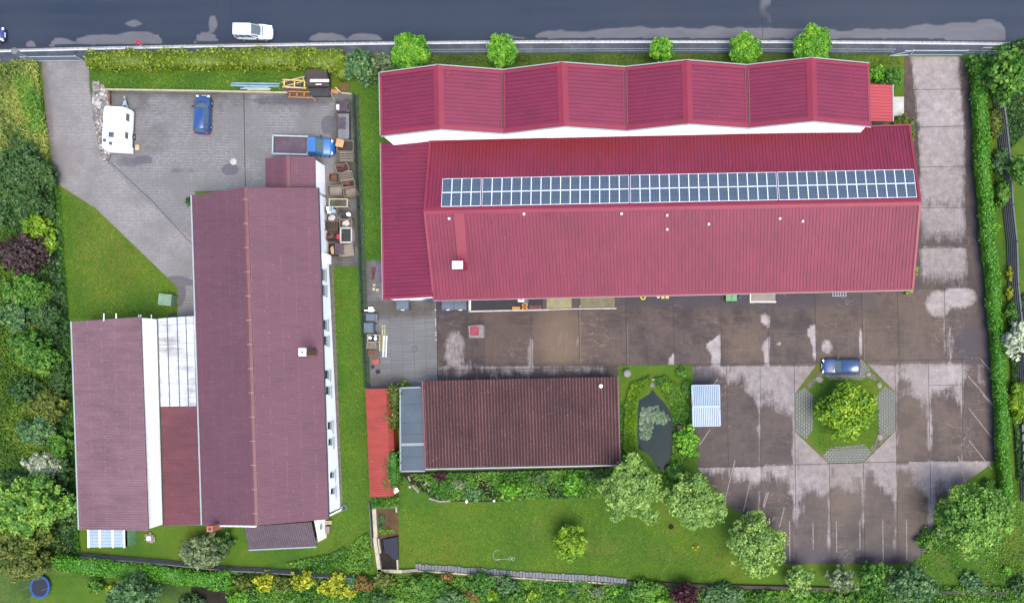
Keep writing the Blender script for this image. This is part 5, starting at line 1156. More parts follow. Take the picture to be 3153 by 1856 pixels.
def frame_(mat, w_, d_, z=.9, rung=3, tilt=0):
    def f(t):
        for s in (-1, 1): bm = bmesh.new(); bar(bm, (-w_/2-.08, s*d_/2, z), (w_/2+.08, s*d_/2, z), .12); obj('rail', bm, mat, t)
        for k in range(rung): bm = bmesh.new(); x = -w_/2+.12+k*(w_-.24)/(rung-1); bar(bm, (x, -d_/2, z), (x, d_/2, z), .12); obj('rung', bm, mat, t)
        for s in (-1, 1): bm = bmesh.new(); bar(bm, (s*w_/2, d_/2, z), (s*w_/2-s*.1, d_/2-.1, 0), .08); obj('leg', bm, mat, t)
    return f
put('timber_trestle', 'fresh yellow timber frame on top of the wood pile', 'frame', 907, 259, frame_('yellow_wood', 2.45, .8, 1.1), 1.1, -3); bpy.data.objects['timber_trestle'].location.z = 0
put('timber_trestle', 'long orange brown timber frame in front of the wood pile', 'frame', 926, 292, frame_('orange_wood', 2.6, .62, .45, 4), .45, -2); bpy.data.objects['timber_trestle.001'].location.z = 0
put('timber_trestle', 'dull brown timber frame under the orange one', 'frame', 915, 283, frame_('brown_wood', 2.6, .5, .3, 4), .3, -2); bpy.data.objects['timber_trestle.002'].location.z = 0
put('timber_trestle', 'long thin pale timber reaching from yellow frame to the machine', 'frame', 905, 252, frame_('pale_wood', 2.4, .5, .6, 2), .6, 14); bpy.data.objects['timber_trestle.003'].location.z = 0
put('pallet', 'rose brown pallet below the yellow timber frame', 'pallet', 905, 268, lambda t: pallet(t, 'dull_purple', 2.0, 1.4, 6, .3))
put('pallet', 'old brown pallet half sunk in the grass right of the machine', 'pallet', 1062, 270, lambda t: pallet(t, 'brown_wood', 1.0, .8, 5, .0))
def dumper(t):
    bm = bmesh.new(); hexa(bm, ccw([Vector(p) for p in ((-1.15, -.8, .4), (1.15, -.8, .4), (1.15, .8, .4), (-1.15, .8, .4))]), ccw([Vector(p) for p in ((-1.15, -.8, 1.3), (1.35, -.8, 1.3), (1.05, 1.0, 1.5), (-1.1, 1.0, 1.5))])); obj('skip_body', bm, 'dark_wood', t)
    bm = bmesh.new(); box(bm, (0, -1.2, .35), (2.2, .9, .4)); obj('deck', bm, 'dark_sheet', t)
    for s in (-1, 1): bm = bmesh.new(); bar(bm, (s*1.25, .1, 1.55), (s*1.15, -.9, .9), .12); bar(bm, (s*1.0-.35, .7, 1.6), (s*1.15-.05, .1, 1.55), .1); obj('arm', bm, 'mesh_green', t)
    for s in (-1, 1): bm = bmesh.new(); bar(bm, (s*1.1, -1.2, .3), (s*1.1+.5, -2.1, .12), .14); obj('ramp', bm, 'grey_wood', t)
put('skip_trailer', 'dark skip trailer with green lifting arms at the hedge end', 'trailer', 990, 255, dumper)
one('plank', 'long clean white plank lying across the skip trailer', 'plank', 984, 249, lambda b: box(b, (0, 0, 1.5), (2.05, .27, .05)), 'white_board')
bpy.data.objects['plank'].location = P(984, 249, 1.5)-Vector((0, 0, 1.5))
one('panel', 'small white panel hanging below the white plank', 'panel', 981, 258, lambda b: box(b, (0, 0, 0), (.64, .25, .05)), 'white_board', 1.3)
one('panel', 'pale grey panel leaning below the trailer', 'panel', 994, 283, lambda b: box(b, (0, 0, .15), (1.1, .4, .06), R(-8)), 'white_metal')
one('panel', 'orange brown panel leaning beside the pale grey one', 'panel', 1030, 283, lambda b: box(b, (0, 0, .15), (1.0, .42, .06), R(-12)), 'orange_wood')
# manholes, hatch
def disc(bm, r, h=.02): cyl(bm, (0, 0, 0), (0, 0, h), r, r, 24)
one('manhole_cover', 'round pale manhole cover beside a damp stain in the west yard', 'manhole', 719, 498, lambda b: (disc(b, .37), torus(b, (0, 0, .02), .34, .025, 24, 6)), 'pale_stone', .035)
one('manhole_cover', 'round dark manhole cover in the grooved service yard', 'manhole', 1278, 1074, lambda b: (disc(b, .3), torus(b, (0, 0, .02), .3, .035, 24, 6), torus(b, (0, 0, .02), .2, .02, 24, 6)), 'iron', .035)
one('manhole_cover', 'oval dark drain patch in the pavement by the west gate', 'manhole', 233, 160, lambda b: disc(b, .25), 'dark_sheet', .1)
one('hatch_cover', 'square red hatch cover set in the concrete yard', 'hatch', 1461, 1019, lambda b: (box(b, (0, 0, .02), (1.0, .98, .04)), box(b, (0, 0, .05), (.86, .84, .02))), 'red_hatch', .05)
# wheelie bin
def bin_(sx, sy, h, mat):
    def f(t):
        bm = bmesh.new(); box(bm, (0, 0, h/2-.02), (sx*.9, sy*.86, h-.05), 0, 0, 1.1); obj('bin_body', bm, mat, t)
        bm = bmesh.new(); box(bm, (0, 0, h), (sx, sy, .07)); box(bm, (0, sy/2-.05, h+.05), (sx*.8, .07, .06)); box(bm, (0, -.03, h+.045), (sx*.8, sy*.6, .03)); bmesh.ops.bevel(bm, geom=bm.edges[:], offset=.012, segments=1); obj('lid', bm, mat, t)
        for s in (-1, 1): bm = bmesh.new(); cyl(bm, (s*(sx/2-.1), sy/2, .12), (s*(sx/2-.02), sy/2, .12), .12, .12, 12); obj('wheel', bm, 'rubber', t)
    return f
put('waste_container', 'sage green waste container with ribbed lid on the west lawn', 'waste bin', 526, 925, bin_(1.25, 1.45, 1.2, 'sage_bin'), 0, -96)
one('doormat', 'small dark mat beside the path end', 'mat', 530, 968, lambda b: box(b, (0, 0, .04), (.75, .3, .04)), 'dark_sheet')
g_ = 'grey rolled lid containers by the warehouse'
def cont(t):
    bm = bmesh.new(); box(bm, (0, 0, .5), (1.25, 1.05, 1.0), 0, 0, 1.04); obj('bin_body', bm, 'bin_grey', t)
    bm = bmesh.new(); rings = []
    for k in range(7): a = math.pi*k/6; rings.append([(-.66, -math.cos(a)*.56, 1.0+math.sin(a)*.22), (.66, -math.cos(a)*.56, 1.0+math.sin(a)*.22)])
    V = [[bm.verts.new(p) for p in r] for r in rings]
    for a, b in zip(V, V[1:]): bm.faces.new((a[0], a[1], b[1], b[0]))
    bm.faces.new([v[0] for v in V]); bm.faces.new([v[1] for v in V][::-1]); bmesh.ops.recalc_face_normals(bm, faces=bm.faces[:]); obj('lid', bm, 'bin_grey', t)
    bm = bmesh.new(); box(bm, (0, -.58, 1.06), (.36, .05, .08)); obj('label_plate', bm, 'white_board', t)
    for a in (-1, 1):
        for b in (-1, 1): bm = bmesh.new(); cyl(bm, (a*.5, b*.42-.04, .08), (a*.5, b*.42+.04, .08), .09, .09, 10); obj('wheel', bm, 'rubber', t)
for x, y, l_ in ((1248, 940, 'grey container with rolled lid standing alone below the annex wall'), (1386, 940, 'grey container with rolled lid, western of the pair under the eave'), (1424, 940, 'grey container with rolled lid, touching the loading pit wall')): put('waste_container', l_, 'waste bin', x, y, cont, 0, 0, g_)
# loading pit and wall
t = thing('loading_pit', 'sunken dark loading pit with pale rim wall along the warehouse', 'pit', P(1520, 940)); g = t.location
bm = bmesh.new()
A, B, C1, C2, C3 = P(1446, 922)-g, P(1446, 959)-g, P(1690, 954)-g, P(1775, 951)-g, P(1898, 950)-g; z = Vector((0, 0, .12))
bar(bm, A+z, B+z, .14, .3); bar(bm, B+z-Vector((.07, 0, 0)), C1+z, .15, .3); bar(bm, C1+z, C2+z, .09, .28); bar(bm, C2+z, C3+z, .12, .3); obj('rim_wall', bm, 'pale_stone', t)
bm = bmesh.new(); face(bm, [P(1449, 915)-g+Vector((0, 0, .045)), P(1449, 956)-g+Vector((0, 0, .045)), P(1580, 955)-g+Vector((0, 0, .045)), P(1672, 952)-g+Vector((0, 0, .045)), P(1672, 905)-g+Vector((0, 0, .045))]); bmesh.ops.recalc_face_normals(bm, faces=bm.faces[:]); obj('pit_floor', bm, 'pit_floor', t)
bm = bmesh.new()
for k in range(14): q = P(1444, 923+k*2.4)-g+Vector((.18, 0, .2)); box(bm, q, (.14, .05, .05), R(25))
obj('toothed_edge', bm, 'white_board', t)
one('floor_plate', 'flat olive grey steel plate in front of the warehouse gate', 'plate', 1722, 932, lambda b: (box(b, (0, 0, .06), (2.75, 1.35, .04)), box(b, (-1.36, 0, .08), (.05, 1.35, .05)), box(b, (1.36, 0, .08), (.05, 1.35, .05)), box(b, (0, -.66, .08), (2.75, .05, .05))), 'sand_mat')
one('ramp', 'brownish concrete apron right of the steel plate', 'apron', 1840, 930, lambda b: box(b, (0, 0, .03), (3.8, 1.3, .05)), plain('apron', S(126, 118, 98, .68), .25, 1.2, .8))
one('bollard', 'short pale bollard beside the rim wall', 'bollard', 1787, 943, lambda b: (cyl(b, (0, 0, 0), (0, 0, .45), .09, .09, 10), cyl(b, (0, 0, .45), (0, 0, .5), .1, .06, 10)), 'pale_wood')
pt = P(1604, 919.5, 4.4)
t = thing('flue_pipe', 'square white flue box rising in front of the warehouse eave', 'flue', (pt.x, pt.y, 0)); bm = bmesh.new(); box(bm, (0, 0, 2.1), (.4, .4, 4.2)); obj('shaft', bm, 'grey_render', t); bm = bmesh.new()
for a in (-1, 1): box(bm, (a*.24, 0, 4.3), (.14, .62, .22)); box(bm, (0, a*.24, 4.3), (.34, .14, .22))
obj('rim', bm, 'white_board', t); bm = bmesh.new(); box(bm, (0, 0, 4.26), (.3, .3, .05)); obj('opening', bm, 'black_plastic', t)
def blocks(n, mat, sx):
    def f(t):
        for k in range(n): bm = bmesh.new(); box(bm, ((k-(n-1)/2)*sx, 0, .12), (sx*.85, .4, .24)); obj('block', bm, mat, t)
    return f
put('block_row', 'row of light orange hollow blocks by the pit rim', 'bricks', 1590, 950, blocks(4, 'brick_block', .22))
def hollow(t):
    for y in (-.2, .2):
        bm = bmesh.new()
        for a in (-1, 1): box(bm, (a*.24, y, .2), (.12, .3, .24)); box(bm, (0, y+a*.11, .2), (.36, .08, .24))
        obj('block', bm, 'brick_block', t)
put('hollow_blocks', 'pair of yellow orange hollow blocks on the pit edge', 'bricks', 1617, 945, hollow)
put('pallet', 'small pallet of dark red bricks on the pit edge', 'pallet', 1649, 948, lambda t: pallet(t, 'brick_red', 1.3, .5, 3, .0))
# under the eave, further east
one('hose_reel', 'bright yellow hose ring half under the warehouse eave', 'hose', 1980, 915, lambda b: torus(b, (0, 0, .25), .24, .07, 20, 8), 'yellow_plastic')
one('bucket', 'pale pink grey bucket under the eave', 'bucket', 2027, 914, lambda b: lathe(b, (0, 0, 0), [(.14, 0), (.19, .3), (.16, .31)], 12), 'pale_stone')
for x, l_ in ((2041, 'yellow box under the eave, left of two'), (2054, 'yellow box under the eave, right of two')): one('box', l_, 'box', x, 914, lambda b: (box(b, (0, 0, .15), (.36, .4, .3)), box(b, (0, 0, .32), (.3, .34, .04))), 'yellow_wood', group='yellow boxes under the eave')
for x, l_ in ((2241, 'mint green wheeled bin, west of the pair below the eave'), (2258, 'mint green wheeled bin, east of the pair below the eave')): put('wheeled_bin', l_, 'waste bin', x, 919, bin_(.58, .72, 1.05, 'bin_green'), 0, 180, 'mint green bins')
one('blue_bag', 'crumpled dark blue bag beside the mint green bins', 'bag', 2277, 914, lambda b: rock(b, (0, 0, .2), .28, rng, 0, .8), 'bin_blue')
t = thing('loading_platform', 'low grey brown platform with white front edge and green hose', 'platform', P(2348, 918)); 
bm = bmesh.new(); box(bm, (0, .2, .25), (2.7, 1.2, .5)); obj('platform', bm, 'stone', t); bm = bmesh.new(); box(bm, (0, -.44, .42), (2.85, .12, .14)); box(bm, (-1.4, .1, .42), (.08, 1.0, .1)); obj('edge_rail', bm, 'white_metal', t)
bm = bmesh.new(); box(bm, (-.4, .72, .6), (.45, .25, .06)); obj('dark_mat', bm, 'black_plastic', t); bm = bmesh.new(); bar(bm, (-1.5, .6, .1), (-1.5, -.5, .1), .05); bar(bm, (-1.5, -.5, .1), (-.9, -.6, .1), .05); obj('hose', bm, 'bin_green', t)
def grille(t):
    bm = bmesh.new(); box(bm, (0, 0, .05), (1.55, .5, .03)); obj('pit', bm, 'black_plastic', t); bm = bmesh.new()
    for k in range(6): box(bm, (-.72+k*.288, 0, .1), (.07, .5, .06))
    for s in (-1, 1): box(bm, (0, s*.24, .1), (1.6, .06, .06))
    obj('bars', bm, 'galv', t)
put('light_well_grille', 'barred light well grille at the east end of the eave', 'grille', 2584, 905, grille)
# grooved service yard: left edge
one('bench_rail', 'narrow white rail on grey stand by the green fence', 'rail', 1142, 956, lambda b: (box(b, (0, 0, .5), (1.15, .12, .08)), box(b, (.1, .1, .22), (.5, .5, .4))), 'white_board')
put('garden_box', 'dark grey lidded box behind the white rail', 'box', 1148, 978, lambda t: (obj('box', (lambda b: (box(b, (0, 0, .35), (1.0, .75, .7)), box(b, (.55, 0, .3), (.25, .72, .6)), b)[2])(bmesh.new()), 'slab_grey', t), obj('lid', (lambda b: (box(b, (0, 0, .74), (1.05, .8, .05)), b)[1])(bmesh.new()), 'bin_grey', t)))
put('waste_container', 'blue grey wheeled bin between dark box and wooden crate', 'waste bin', 1144, 1010, bin_(1.1, 1.05, 1.0, 'bin_grey'), 0, -90)
t, sx, sy = crate('pale wooden crate with glassware, beside the ladders', 1130, 1029, 1168, 1053, .8, 'pale_wood', 0, group='wooden crates beside the ladders', floor='black_plastic')
for i, (x, y, m) in enumerate(((1157, 1043, 'white_board'), (1140, 1040, 'white_metal'), (1157, 1034, 'tin'))): one('bowl', ['round white bowl in the pale wooden crate', 'pale glass bowl at the left of the wooden crate', 'bluish glass bowl at the back of the wooden crate'][i], 'bowl', x, y, lambda b: lathe(b, (0, 0, 0), [(.08, 0), (.17, .1), (.12, .12)], 14), m, .8, 0, 'bowls in the crate')
put('pallet', 'upper brown pallet below the pale wooden crate', 'pallet', 1149, 1064, lambda t: pallet(t, 'grey_wood', 1.1, .7, 6, .5))
put('pallet', 'lower brown pallet above the terracotta tray', 'pallet', 1153, 1088, lambda t: pallet(t, 'brown_wood', 1.05, .7, 6, .4))
def ladder(n, L, w_, mat):
    def f(t):
        for s in (-1, 1): bm = bmesh.new(); bar(bm, (s*w_/2, -L/2, .08), (s*w_/2, L/2, .08), .06); obj('rail', bm, mat, t)
        bm = bmesh.new()
        for k in range(n): bar(bm, (-w_/2, -L/2+(k+.5)*L/n, .08), (w_/2, -L/2+(k+.5)*L/n, .08), .04)
        obj('rungs', bm, mat, t)
    return f
put('ladder', 'pale wooden ladder lying beside the aluminium one', 'ladder', 1182, 1042, ladder(11, 3.0, .3, 'cream_pipe'), 0, 0)
put('ladder', 'aluminium ladder lying on the grooved paving', 'ladder', 1187, 1066, ladder(10, 2.4, .34, 'alu'), 0, -3); bpy.data.objects['ladder.001'].location.z = .12
one('plank', 'pale vertical plank beside the wooden crate', 'plank', 1172, 1058, lambda b: box(b, (0, 0, .2), (.12, 1.6, .3)), 'pale_wood')
one('tray', 'terracotta tray south of the pallets', 'tray', 1160, 1113, lambda b: (box(b, (0, 0, .3), (.75, .6, .1), R(6)), box(b, (0, 0, .14), (.5, .4, .26))), 'terracotta')
for x, y, r, l_ in ((1150, 1130, .15, 'small round dark blue pot by the green fence'), (1166, 1145, .22, 'larger round dark blue pot in the ground cover patch')):
    one('plant_pot', l_, 'pot', x, y, lambda b: (lathe(b, (0, 0, 0), [(r*.8, 0), (r, .4), (r*.98, .42), (r*.85, .42), (r*.85, .36)], 16)), 'netting', 0, 0, 'round pots')
def sheets(t):
    for k in range(5): bm = bmesh.new(); box(bm, (-.28+k*.14, 0, .3+k*.06), (.12, 2.1, .05)); obj('sheet', bm, 'purple_plastic', t)
    bm = bmesh.new(); box(bm, (0, 0, .15), (.65, 2.0, .26)); obj('base', bm, 'dark_wood', t)
put('corrugated_sheets', 'stack of purple grey corrugated sheets beside the annex wall', 'sheets', 1170, 840, sheets)
for x, y, l_ in ((1154, 878, 'upper white block below the sheet stack'), (1153, 891, 'middle white block with dark hole'), (1164, 893, 'lower block closest to the annex wall')): one('block', l_, 'block', x, y, lambda b: (box(b, (0, 0, .12), (.28, .3, .24)), box(b, (0, 0, .25), (.1, .1, .02))), 'wall_coping', 0, 0, 'loose white blocks')
one('rusty_bundle', 'rusty bundle of scrap left of the corrugated sheets', 'scrap', 1150, 845, lambda b: [bar(b, (rng.uniform(-.2, .1), -.6, .1+.05*k), (rng.uniform(-.1, .25), .7, .1+.05*k), .1) for k in range(6)], 'rust')
for i in range(7):
    y = [954, 984, 992, 1000, 1024, 1032, 1046][i]; one('white_stud', 'small white stud marking the edge between grooved paving and concrete', 'stud', 1341+i*.4, y, lambda b: lathe(b, (0, 0, .03), [(.07, 0), (.08, .03), (.03, .05)], 10), 'pale_stone', group='studs along the paving edge')
# wheel hose
def tyre(t): bm = bmesh.new(); torus(bm, (0, 0, .12), .28, .09, 24, 8); obj('ring', bm, 'bin_grey', t); bm = bmesh.new(); box(bm, (-.35, -.0, .25), (.5, .08, .06)); obj('handle', bm, 'galv', t)
put('hose_reel', 'round grey hose reel at the southeast corner of the long house', 'hose reel', 1061, 1561, tyre)
def kerbw(t): bm = bmesh.new(); bar(bm, (0, 0, .2), (1.5, .75, .2), .14, .3); obj('coping', bm, 'white_metal', t)
put('low_wall', 'short slanting white wall stub at the southeast house corner', 'wall', 1012, 1588, kerbw)
def bench(t):
    for k in range(3): bm = bmesh.new(); box(bm, (0, -.15+k*.14, .5), (1.5, .1, .06), R(4)); obj('plank', bm, 'pale_wood', t)
    bm = bmesh.new(); [box(bm, (a*.6, 0, .25), (.1, .35, .5)) for a in (-1, 1)]; box(bm, (.1, -.8, .3), (.75, .8, .5)); obj('stand', bm, 'grey_wood', t)
put('work_bench', 'rough pale wooden bench beside the porch', 'bench', 1006, 1606, bench)
# pond surroundings
t = thing('water_feature', 'grey stone spout slab at the north tip of the pond', 'fountain', P(2009, 1173)); bm = bmesh.new(); box(bm, (0, .1, .3), (.72, .34, .35)); obj('slab', bm, 'pale_stone', t); bm = bmesh.new(); box(bm, (0, -.35, .12), (.5, .6, .14)); obj('channel', bm, 'slab_grey', t)
def grill(t):
    bm = bmesh.new(); lathe(bm, (0, 0, .45), [(.1, 0), (.36, .15), (.44, .32), (.42, .34)], 20); obj('bowl', bm, 'galv', t)
    bm = bmesh.new(); lathe(bm, (0, 0, .8), [(.43, 0), (.38, .15), (.2, .26), (.03, .3)], 20); obj('lid', bm, 'stone', t); bm = bmesh.new(); bar(bm, (-.5, 0, .82), (-.3, .02, .95), .04); box(bm, (-.12, .05, 1.1), (.22, .2, .03)); obj('handle', bm, 'blue_paint', t)
    for a in (20, 140, 260): bm = bmesh.new(); bar(bm, (0, 0, .5), (math.cos(R(a))*.45, math.sin(R(a))*.45, 0), .04); obj('leg', bm, 'black_plastic', t)
put('kettle_grill', 'round silver kettle grill at the corner of the pond lawn', 'grill', 1932, 1149, grill)
def birdh(t):
    bm = bmesh.new(); cyl(bm, (0, 0, 0), (0, 0, .9), .05, .05, 8); obj('post', bm, 'brown_wood', t); bm = bmesh.new(); box(bm, (0, 0, 1.05), (.42, .42, .3)); obj('house', bm, 'white_board', t)
    bm = bmesh.new(); hexa(bm, [Vector(p) for p in ((-.3, -.32, 1.2), (.24, -.32, 1.2), (.24, .32, 1.2), (-.3, .32, 1.2))], [Vector(p) for p in ((-.28, -.04, 1.36), (.22, -.04, 1.36), (.22, .04, 1.36), (-.28, .04, 1.36))]); obj('roof', bm, 'plum_roof', t)
put('bird_house', 'little brown roofed bird house on the east bank of the pond', 'bird house', 2093, 1316, birdh)
rng = random.Random(21); bm = bmesh.new()
lil = [(1985, 1300, 28, 46), (2010, 1270, 34, 22), (2038, 1290, 24, 18), (1985, 1335, 22, 20), (2000, 1275, 34, 22), (1990, 1310, 22, 38)]; k = 0
while k < 330:
    cx, cy, a, b = rng.choice(lil); th = rng.random()*6.28; r = math.sqrt(rng.random()); x, y = cx+a*r*math.cos(th), cy+b*r*math.sin(th)
    if x < 1969+4*rng.random() or (x > 2018 and y > 1312): continue
    p = P(x, y); rr = rng.uniform(.1, .18); n = 7; c0 = rng.random()*6; z = .07+.05*rng.random(); tx = rng.uniform(-.2, .2); ty = rng.uniform(-.2, .2)
    face(bm, [(p.x+rr*math.cos(c0+j*.83), p.y+rr*math.sin(c0+j*.83), z+rr*(tx*math.cos(c0+j*.83)+ty*math.sin(c0+j*.83))) for j in range(n)]); k += 1
bmesh.ops.recalc_face_normals(bm, faces=bm.faces[:])
n_ = NT('lily_pads'); a_ = n_.noise(4, 3); MT['lily'] = n_.out(n_.ramp(a_, [(.3, S(56, 86, 62)), (.7, S(92, 120, 86))]), .4)
tag(obj('lily_pads', bm, 'lily'), 'grey green water lily pads floating on the pond', 'water lilies', kind='stuff')
# garden details
for i, (x, y) in enumerate(((1308, 1491), (1314, 1486), (1341, 1481), (1322, 1508), (1420, 1495), (1425, 1512), (1262, 1498))):
    one('garden_stone', ['pale stone low in the flower bed corner', 'pale stone beside the bed corner, upper', 'white stone below the red shrub', 'grey stone in the bed near the lawn', 'white stone among white flowers', 'lower white stone among white flowers', 'pale stone nearest the flat roof annex'][i], 'stone', x, y, lambda b: rock(b, (0, 0, .1), .17, rng), 'pale_stone', 0, 0, 'garden stones')
one('bed_edging', 'curved grey stone edging at the west end of the flower bed', 'edging', 1330, 1535, lambda b: [bar(b, P(*p)-P(1330, 1535)+Vector((0, 0, .1)), P(*q)-P(1330, 1535)+Vector((0, 0, .1)), .18, .2) for p, q in (((1258, 1465), (1264, 1480)), ((1270, 1492), (1290, 1515)), ((1322, 1533), (1355, 1543)), ((1355, 1543), (1388, 1541)))], 'stone')
one('glass_ball', 'white glass ornament at the front of the flower bed', 'ornament', 1438, 1543, lambda b: rock(b, (0, 0, .15), .2, rng), 'white_metal'); one('glass_ball', 'smaller white ornament further right at the bed front', 'ornament', 1522, 1541, lambda b: rock(b, (0, 0, .15), .16, rng), 'white_metal')
one('garden_hose', 'pale coiled garden hose on the big lawn', 'hose', 1560, 1715, lambda b: ([torus(b, (.4, -.1, .05), .17, .02, 18, 6), torus(b, (.75, -.15, .05), .16, .02, 18, 6)], [bar(b, (math.cos(a*.35)*.5-1.0, math.sin(a*.35)*.55+.25, .04), (math.cos((a+1)*.35)*.5-1.0, math.sin((a+1)*.35)*.55+.25, .04), .03) for a in range(3, 15)], bar(b, (-1.2, -.2, .04), (.3, -.15, .04), .03)), 'pale_stone')
one('tree_stump', 'small dark ring of earth on the lawn between the pale trees', 'stump', 2066, 1620, lambda b: (torus(b, (0, 0, .04), .22, .08, 16, 6), disc(b, .2, .06)), 'dark_soil')
one('molehill', 'little dark earth patch at the right end of the big lawn', 'molehill', 2210, 1709, lambda b: rock(b, (0, 0, 0), .28, rng, 0, .3), 'soil')
t = thing('fire_pit', 'round stone pile with white slab beside the barn corner', 'stone pile', P(465, 1655)); bm = bmesh.new(); rg = random.Random(4)
for k in range(60): a = rg.random()*6.28; r = .18+.42*rg.random(); rock(bm, (r*math.cos(a), r*math.sin(a), .12+.2*(1-r)), .12, rg)
obj('stones', bm, 'stone', t); bm = bmesh.new(); box(bm, (.08, .05, .55), (.42, .42, .12)); obj('slab', bm, 'white_board', t)
def tramp(t):
    bm = bmesh.new(); torus(bm, (0, 0, .75), 1.05, .14, 36, 8); bm.transform(Matrix.Diagonal((.95, 1.08, 1, 1))); bm.transform(Matrix.Scale(.6, 4, (0, 0, 1))); obj('pad', bm, 'blue_pad', t)
    bm = bmesh.new(); cyl(bm, (0, 0, .44), (0, 0, .46), .98, .98, 36); obj('mat', bm, 'netting', t)
    for k in range(6): a = k*math.pi/3; bm = bmesh.new(); cyl(bm, (1.1*math.cos(a), 1.15*math.sin(a), 0), (1.2*math.cos(a), 1.25*math.sin(a), 1.9), .02, .02, 6); obj('pole', bm, 'galv', t)
put('trampoline', 'round trampoline with bright blue rim in the neighbouring garden', 'trampoline', 131, 1803, tramp)
def lounger(t):
    bm = bmesh.new(); [bar(bm, a, b, .08) for a, b in (((-.9, -.35, .3), (.9, -.35, .3)), ((-.9, .35, .3), (.9, .35, .3)), ((-.9, -.35, .3), (-.9, .35, .3)), ((.9, -.35, .3), (.9, .35, .3)))]; obj('frame', bm, 'pale_stone', t); bm = bmesh.new(); box(bm, (0, 0, .3), (1.7, .62, .04)); obj('fabric', bm, 'dark_sheet', t)
    for a in (-1, 1):
        for b in (-1, 1): bm = bmesh.new(); box(bm, (a*.8, b*.33, .15), (.06, .06, .3)); obj('leg', bm, 'pale_stone', t)
put('sun_lounger', 'grey sun lounger on the neighbouring lawn at the right edge', 'lounger', 3150, 372, lounger, 0, -42)
for i, (x, y) in enumerate(((3137, 1315), (3138, 1345), (3140, 1375), (3141, 1405), (3142, 1437), (3145, 1468))):
    one('retaining_block', ['first grey retaining block behind the lower hedge, counted from the north', 'second grey retaining block from the north, behind the lower hedge', 'third grey retaining block from the north behind the hedge', 'fourth grey retaining block from the north behind the hedge', 'fifth grey retaining block from the north behind the hedge', 'southernmost grey retaining block behind the hedge'][i], 'block', x+9, y, lambda b: (box(b, (0, 0, .5), (.75, .8, 1.0)), bmesh.ops.bevel(b, geom=b.edges[:], offset=.06, segments=1)), 'slab_grey', 0, rng.uniform(-6, 6), 'retaining blocks')
for x, y, r, l_ in ((2707, 1185, .38, 'large flat grey boulder on the northeast of the island'), (2522, 1168, .5, 'low stone slab at the northwest corner of the island'), (2674, 1152, .3, 'small stone slab near the car end of the island'), (2708, 1345, .42, 'worn slab at the southeast corner of the island')):
    one('boulder', l_, 'boulder', x, y, lambda b: rock(b, (0, 0, .08), r, rng, 0, .4), 'stone', .04, 0, 'stones on the island')
one('cloth', 'pale green cloth or leaf caught in the corner shrubs', 'cloth', 3076, 268, lambda b: box(b, (0, 0, 1.9), (.22, .75, .03), R(35), 0, .8), 'bin_green')
o = bpy.data.objects['cloth']; o.location = P(3076, 268, 1.9)-Vector((0, 0, 1.9))
# ================================================================ vegetation
RS = np.random.RandomState(42)
def unit(v): return v/np.maximum(1e-6, np.linalg.norm(v, axis=1, keepdims=True))
def leaf_mesh(name, cen, nor, size, var, asp=.6, core=None, jit=.7):
    n = len(cen); nn = unit(nor+RS.normal(0, jit, (n, 3))); r = RS.normal(0, 1, (n, 3)); u = unit(np.cross(nn, r)); v = np.cross(nn, u)
    s = (size*RS.uniform(.65, 1.35, n))[:, None]
    q = np.stack([cen-u*s, cen-v*s*asp, cen+u*s, cen+v*s*asp], 1).reshape(-1, 3)
    faces = np.arange(4*n).reshape(n, 4); vv = list(var); verts = q
    loops = faces.ravel(); tot = np.full(n, 4)
    if core is not None and len(core[0]):
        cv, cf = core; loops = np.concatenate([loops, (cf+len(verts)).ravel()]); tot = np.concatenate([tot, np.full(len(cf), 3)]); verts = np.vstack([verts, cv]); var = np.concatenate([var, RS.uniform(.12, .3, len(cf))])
    me = bpy.data.meshes.new(name); me.vertices.add(len(verts)); me.vertices.foreach_set('co', verts.astype(np.float32).ravel())
    me.loops.add(len(loops)); me.loops.foreach_set('vertex_index', loops.astype(np.int32)); me.polygons.add(len(tot))
    st = np.concatenate([[0], np.cumsum(tot)[:-1]]); me.polygons.foreach_set('loop_start', st.astype(np.int32)); me.polygons.foreach_set('loop_total', tot.astype(np.int32))
    me.update(); me.validate(); at = me.attributes.new('var', 'FLOAT', 'FACE'); at.data.foreach_set('value', np.clip(var, 0, 1).astype(np.float32)); me.materials.append(MT['leaves'])
    return me
_b = bmesh.new(); bmesh.ops.create_icosphere(_b, subdivisions=2, radius=1); ICV = np.array([v.co[:] for v in _b.verts]); ICF = np.array([[v.index for v in f.verts] for f in _b.faces]); _b.free()
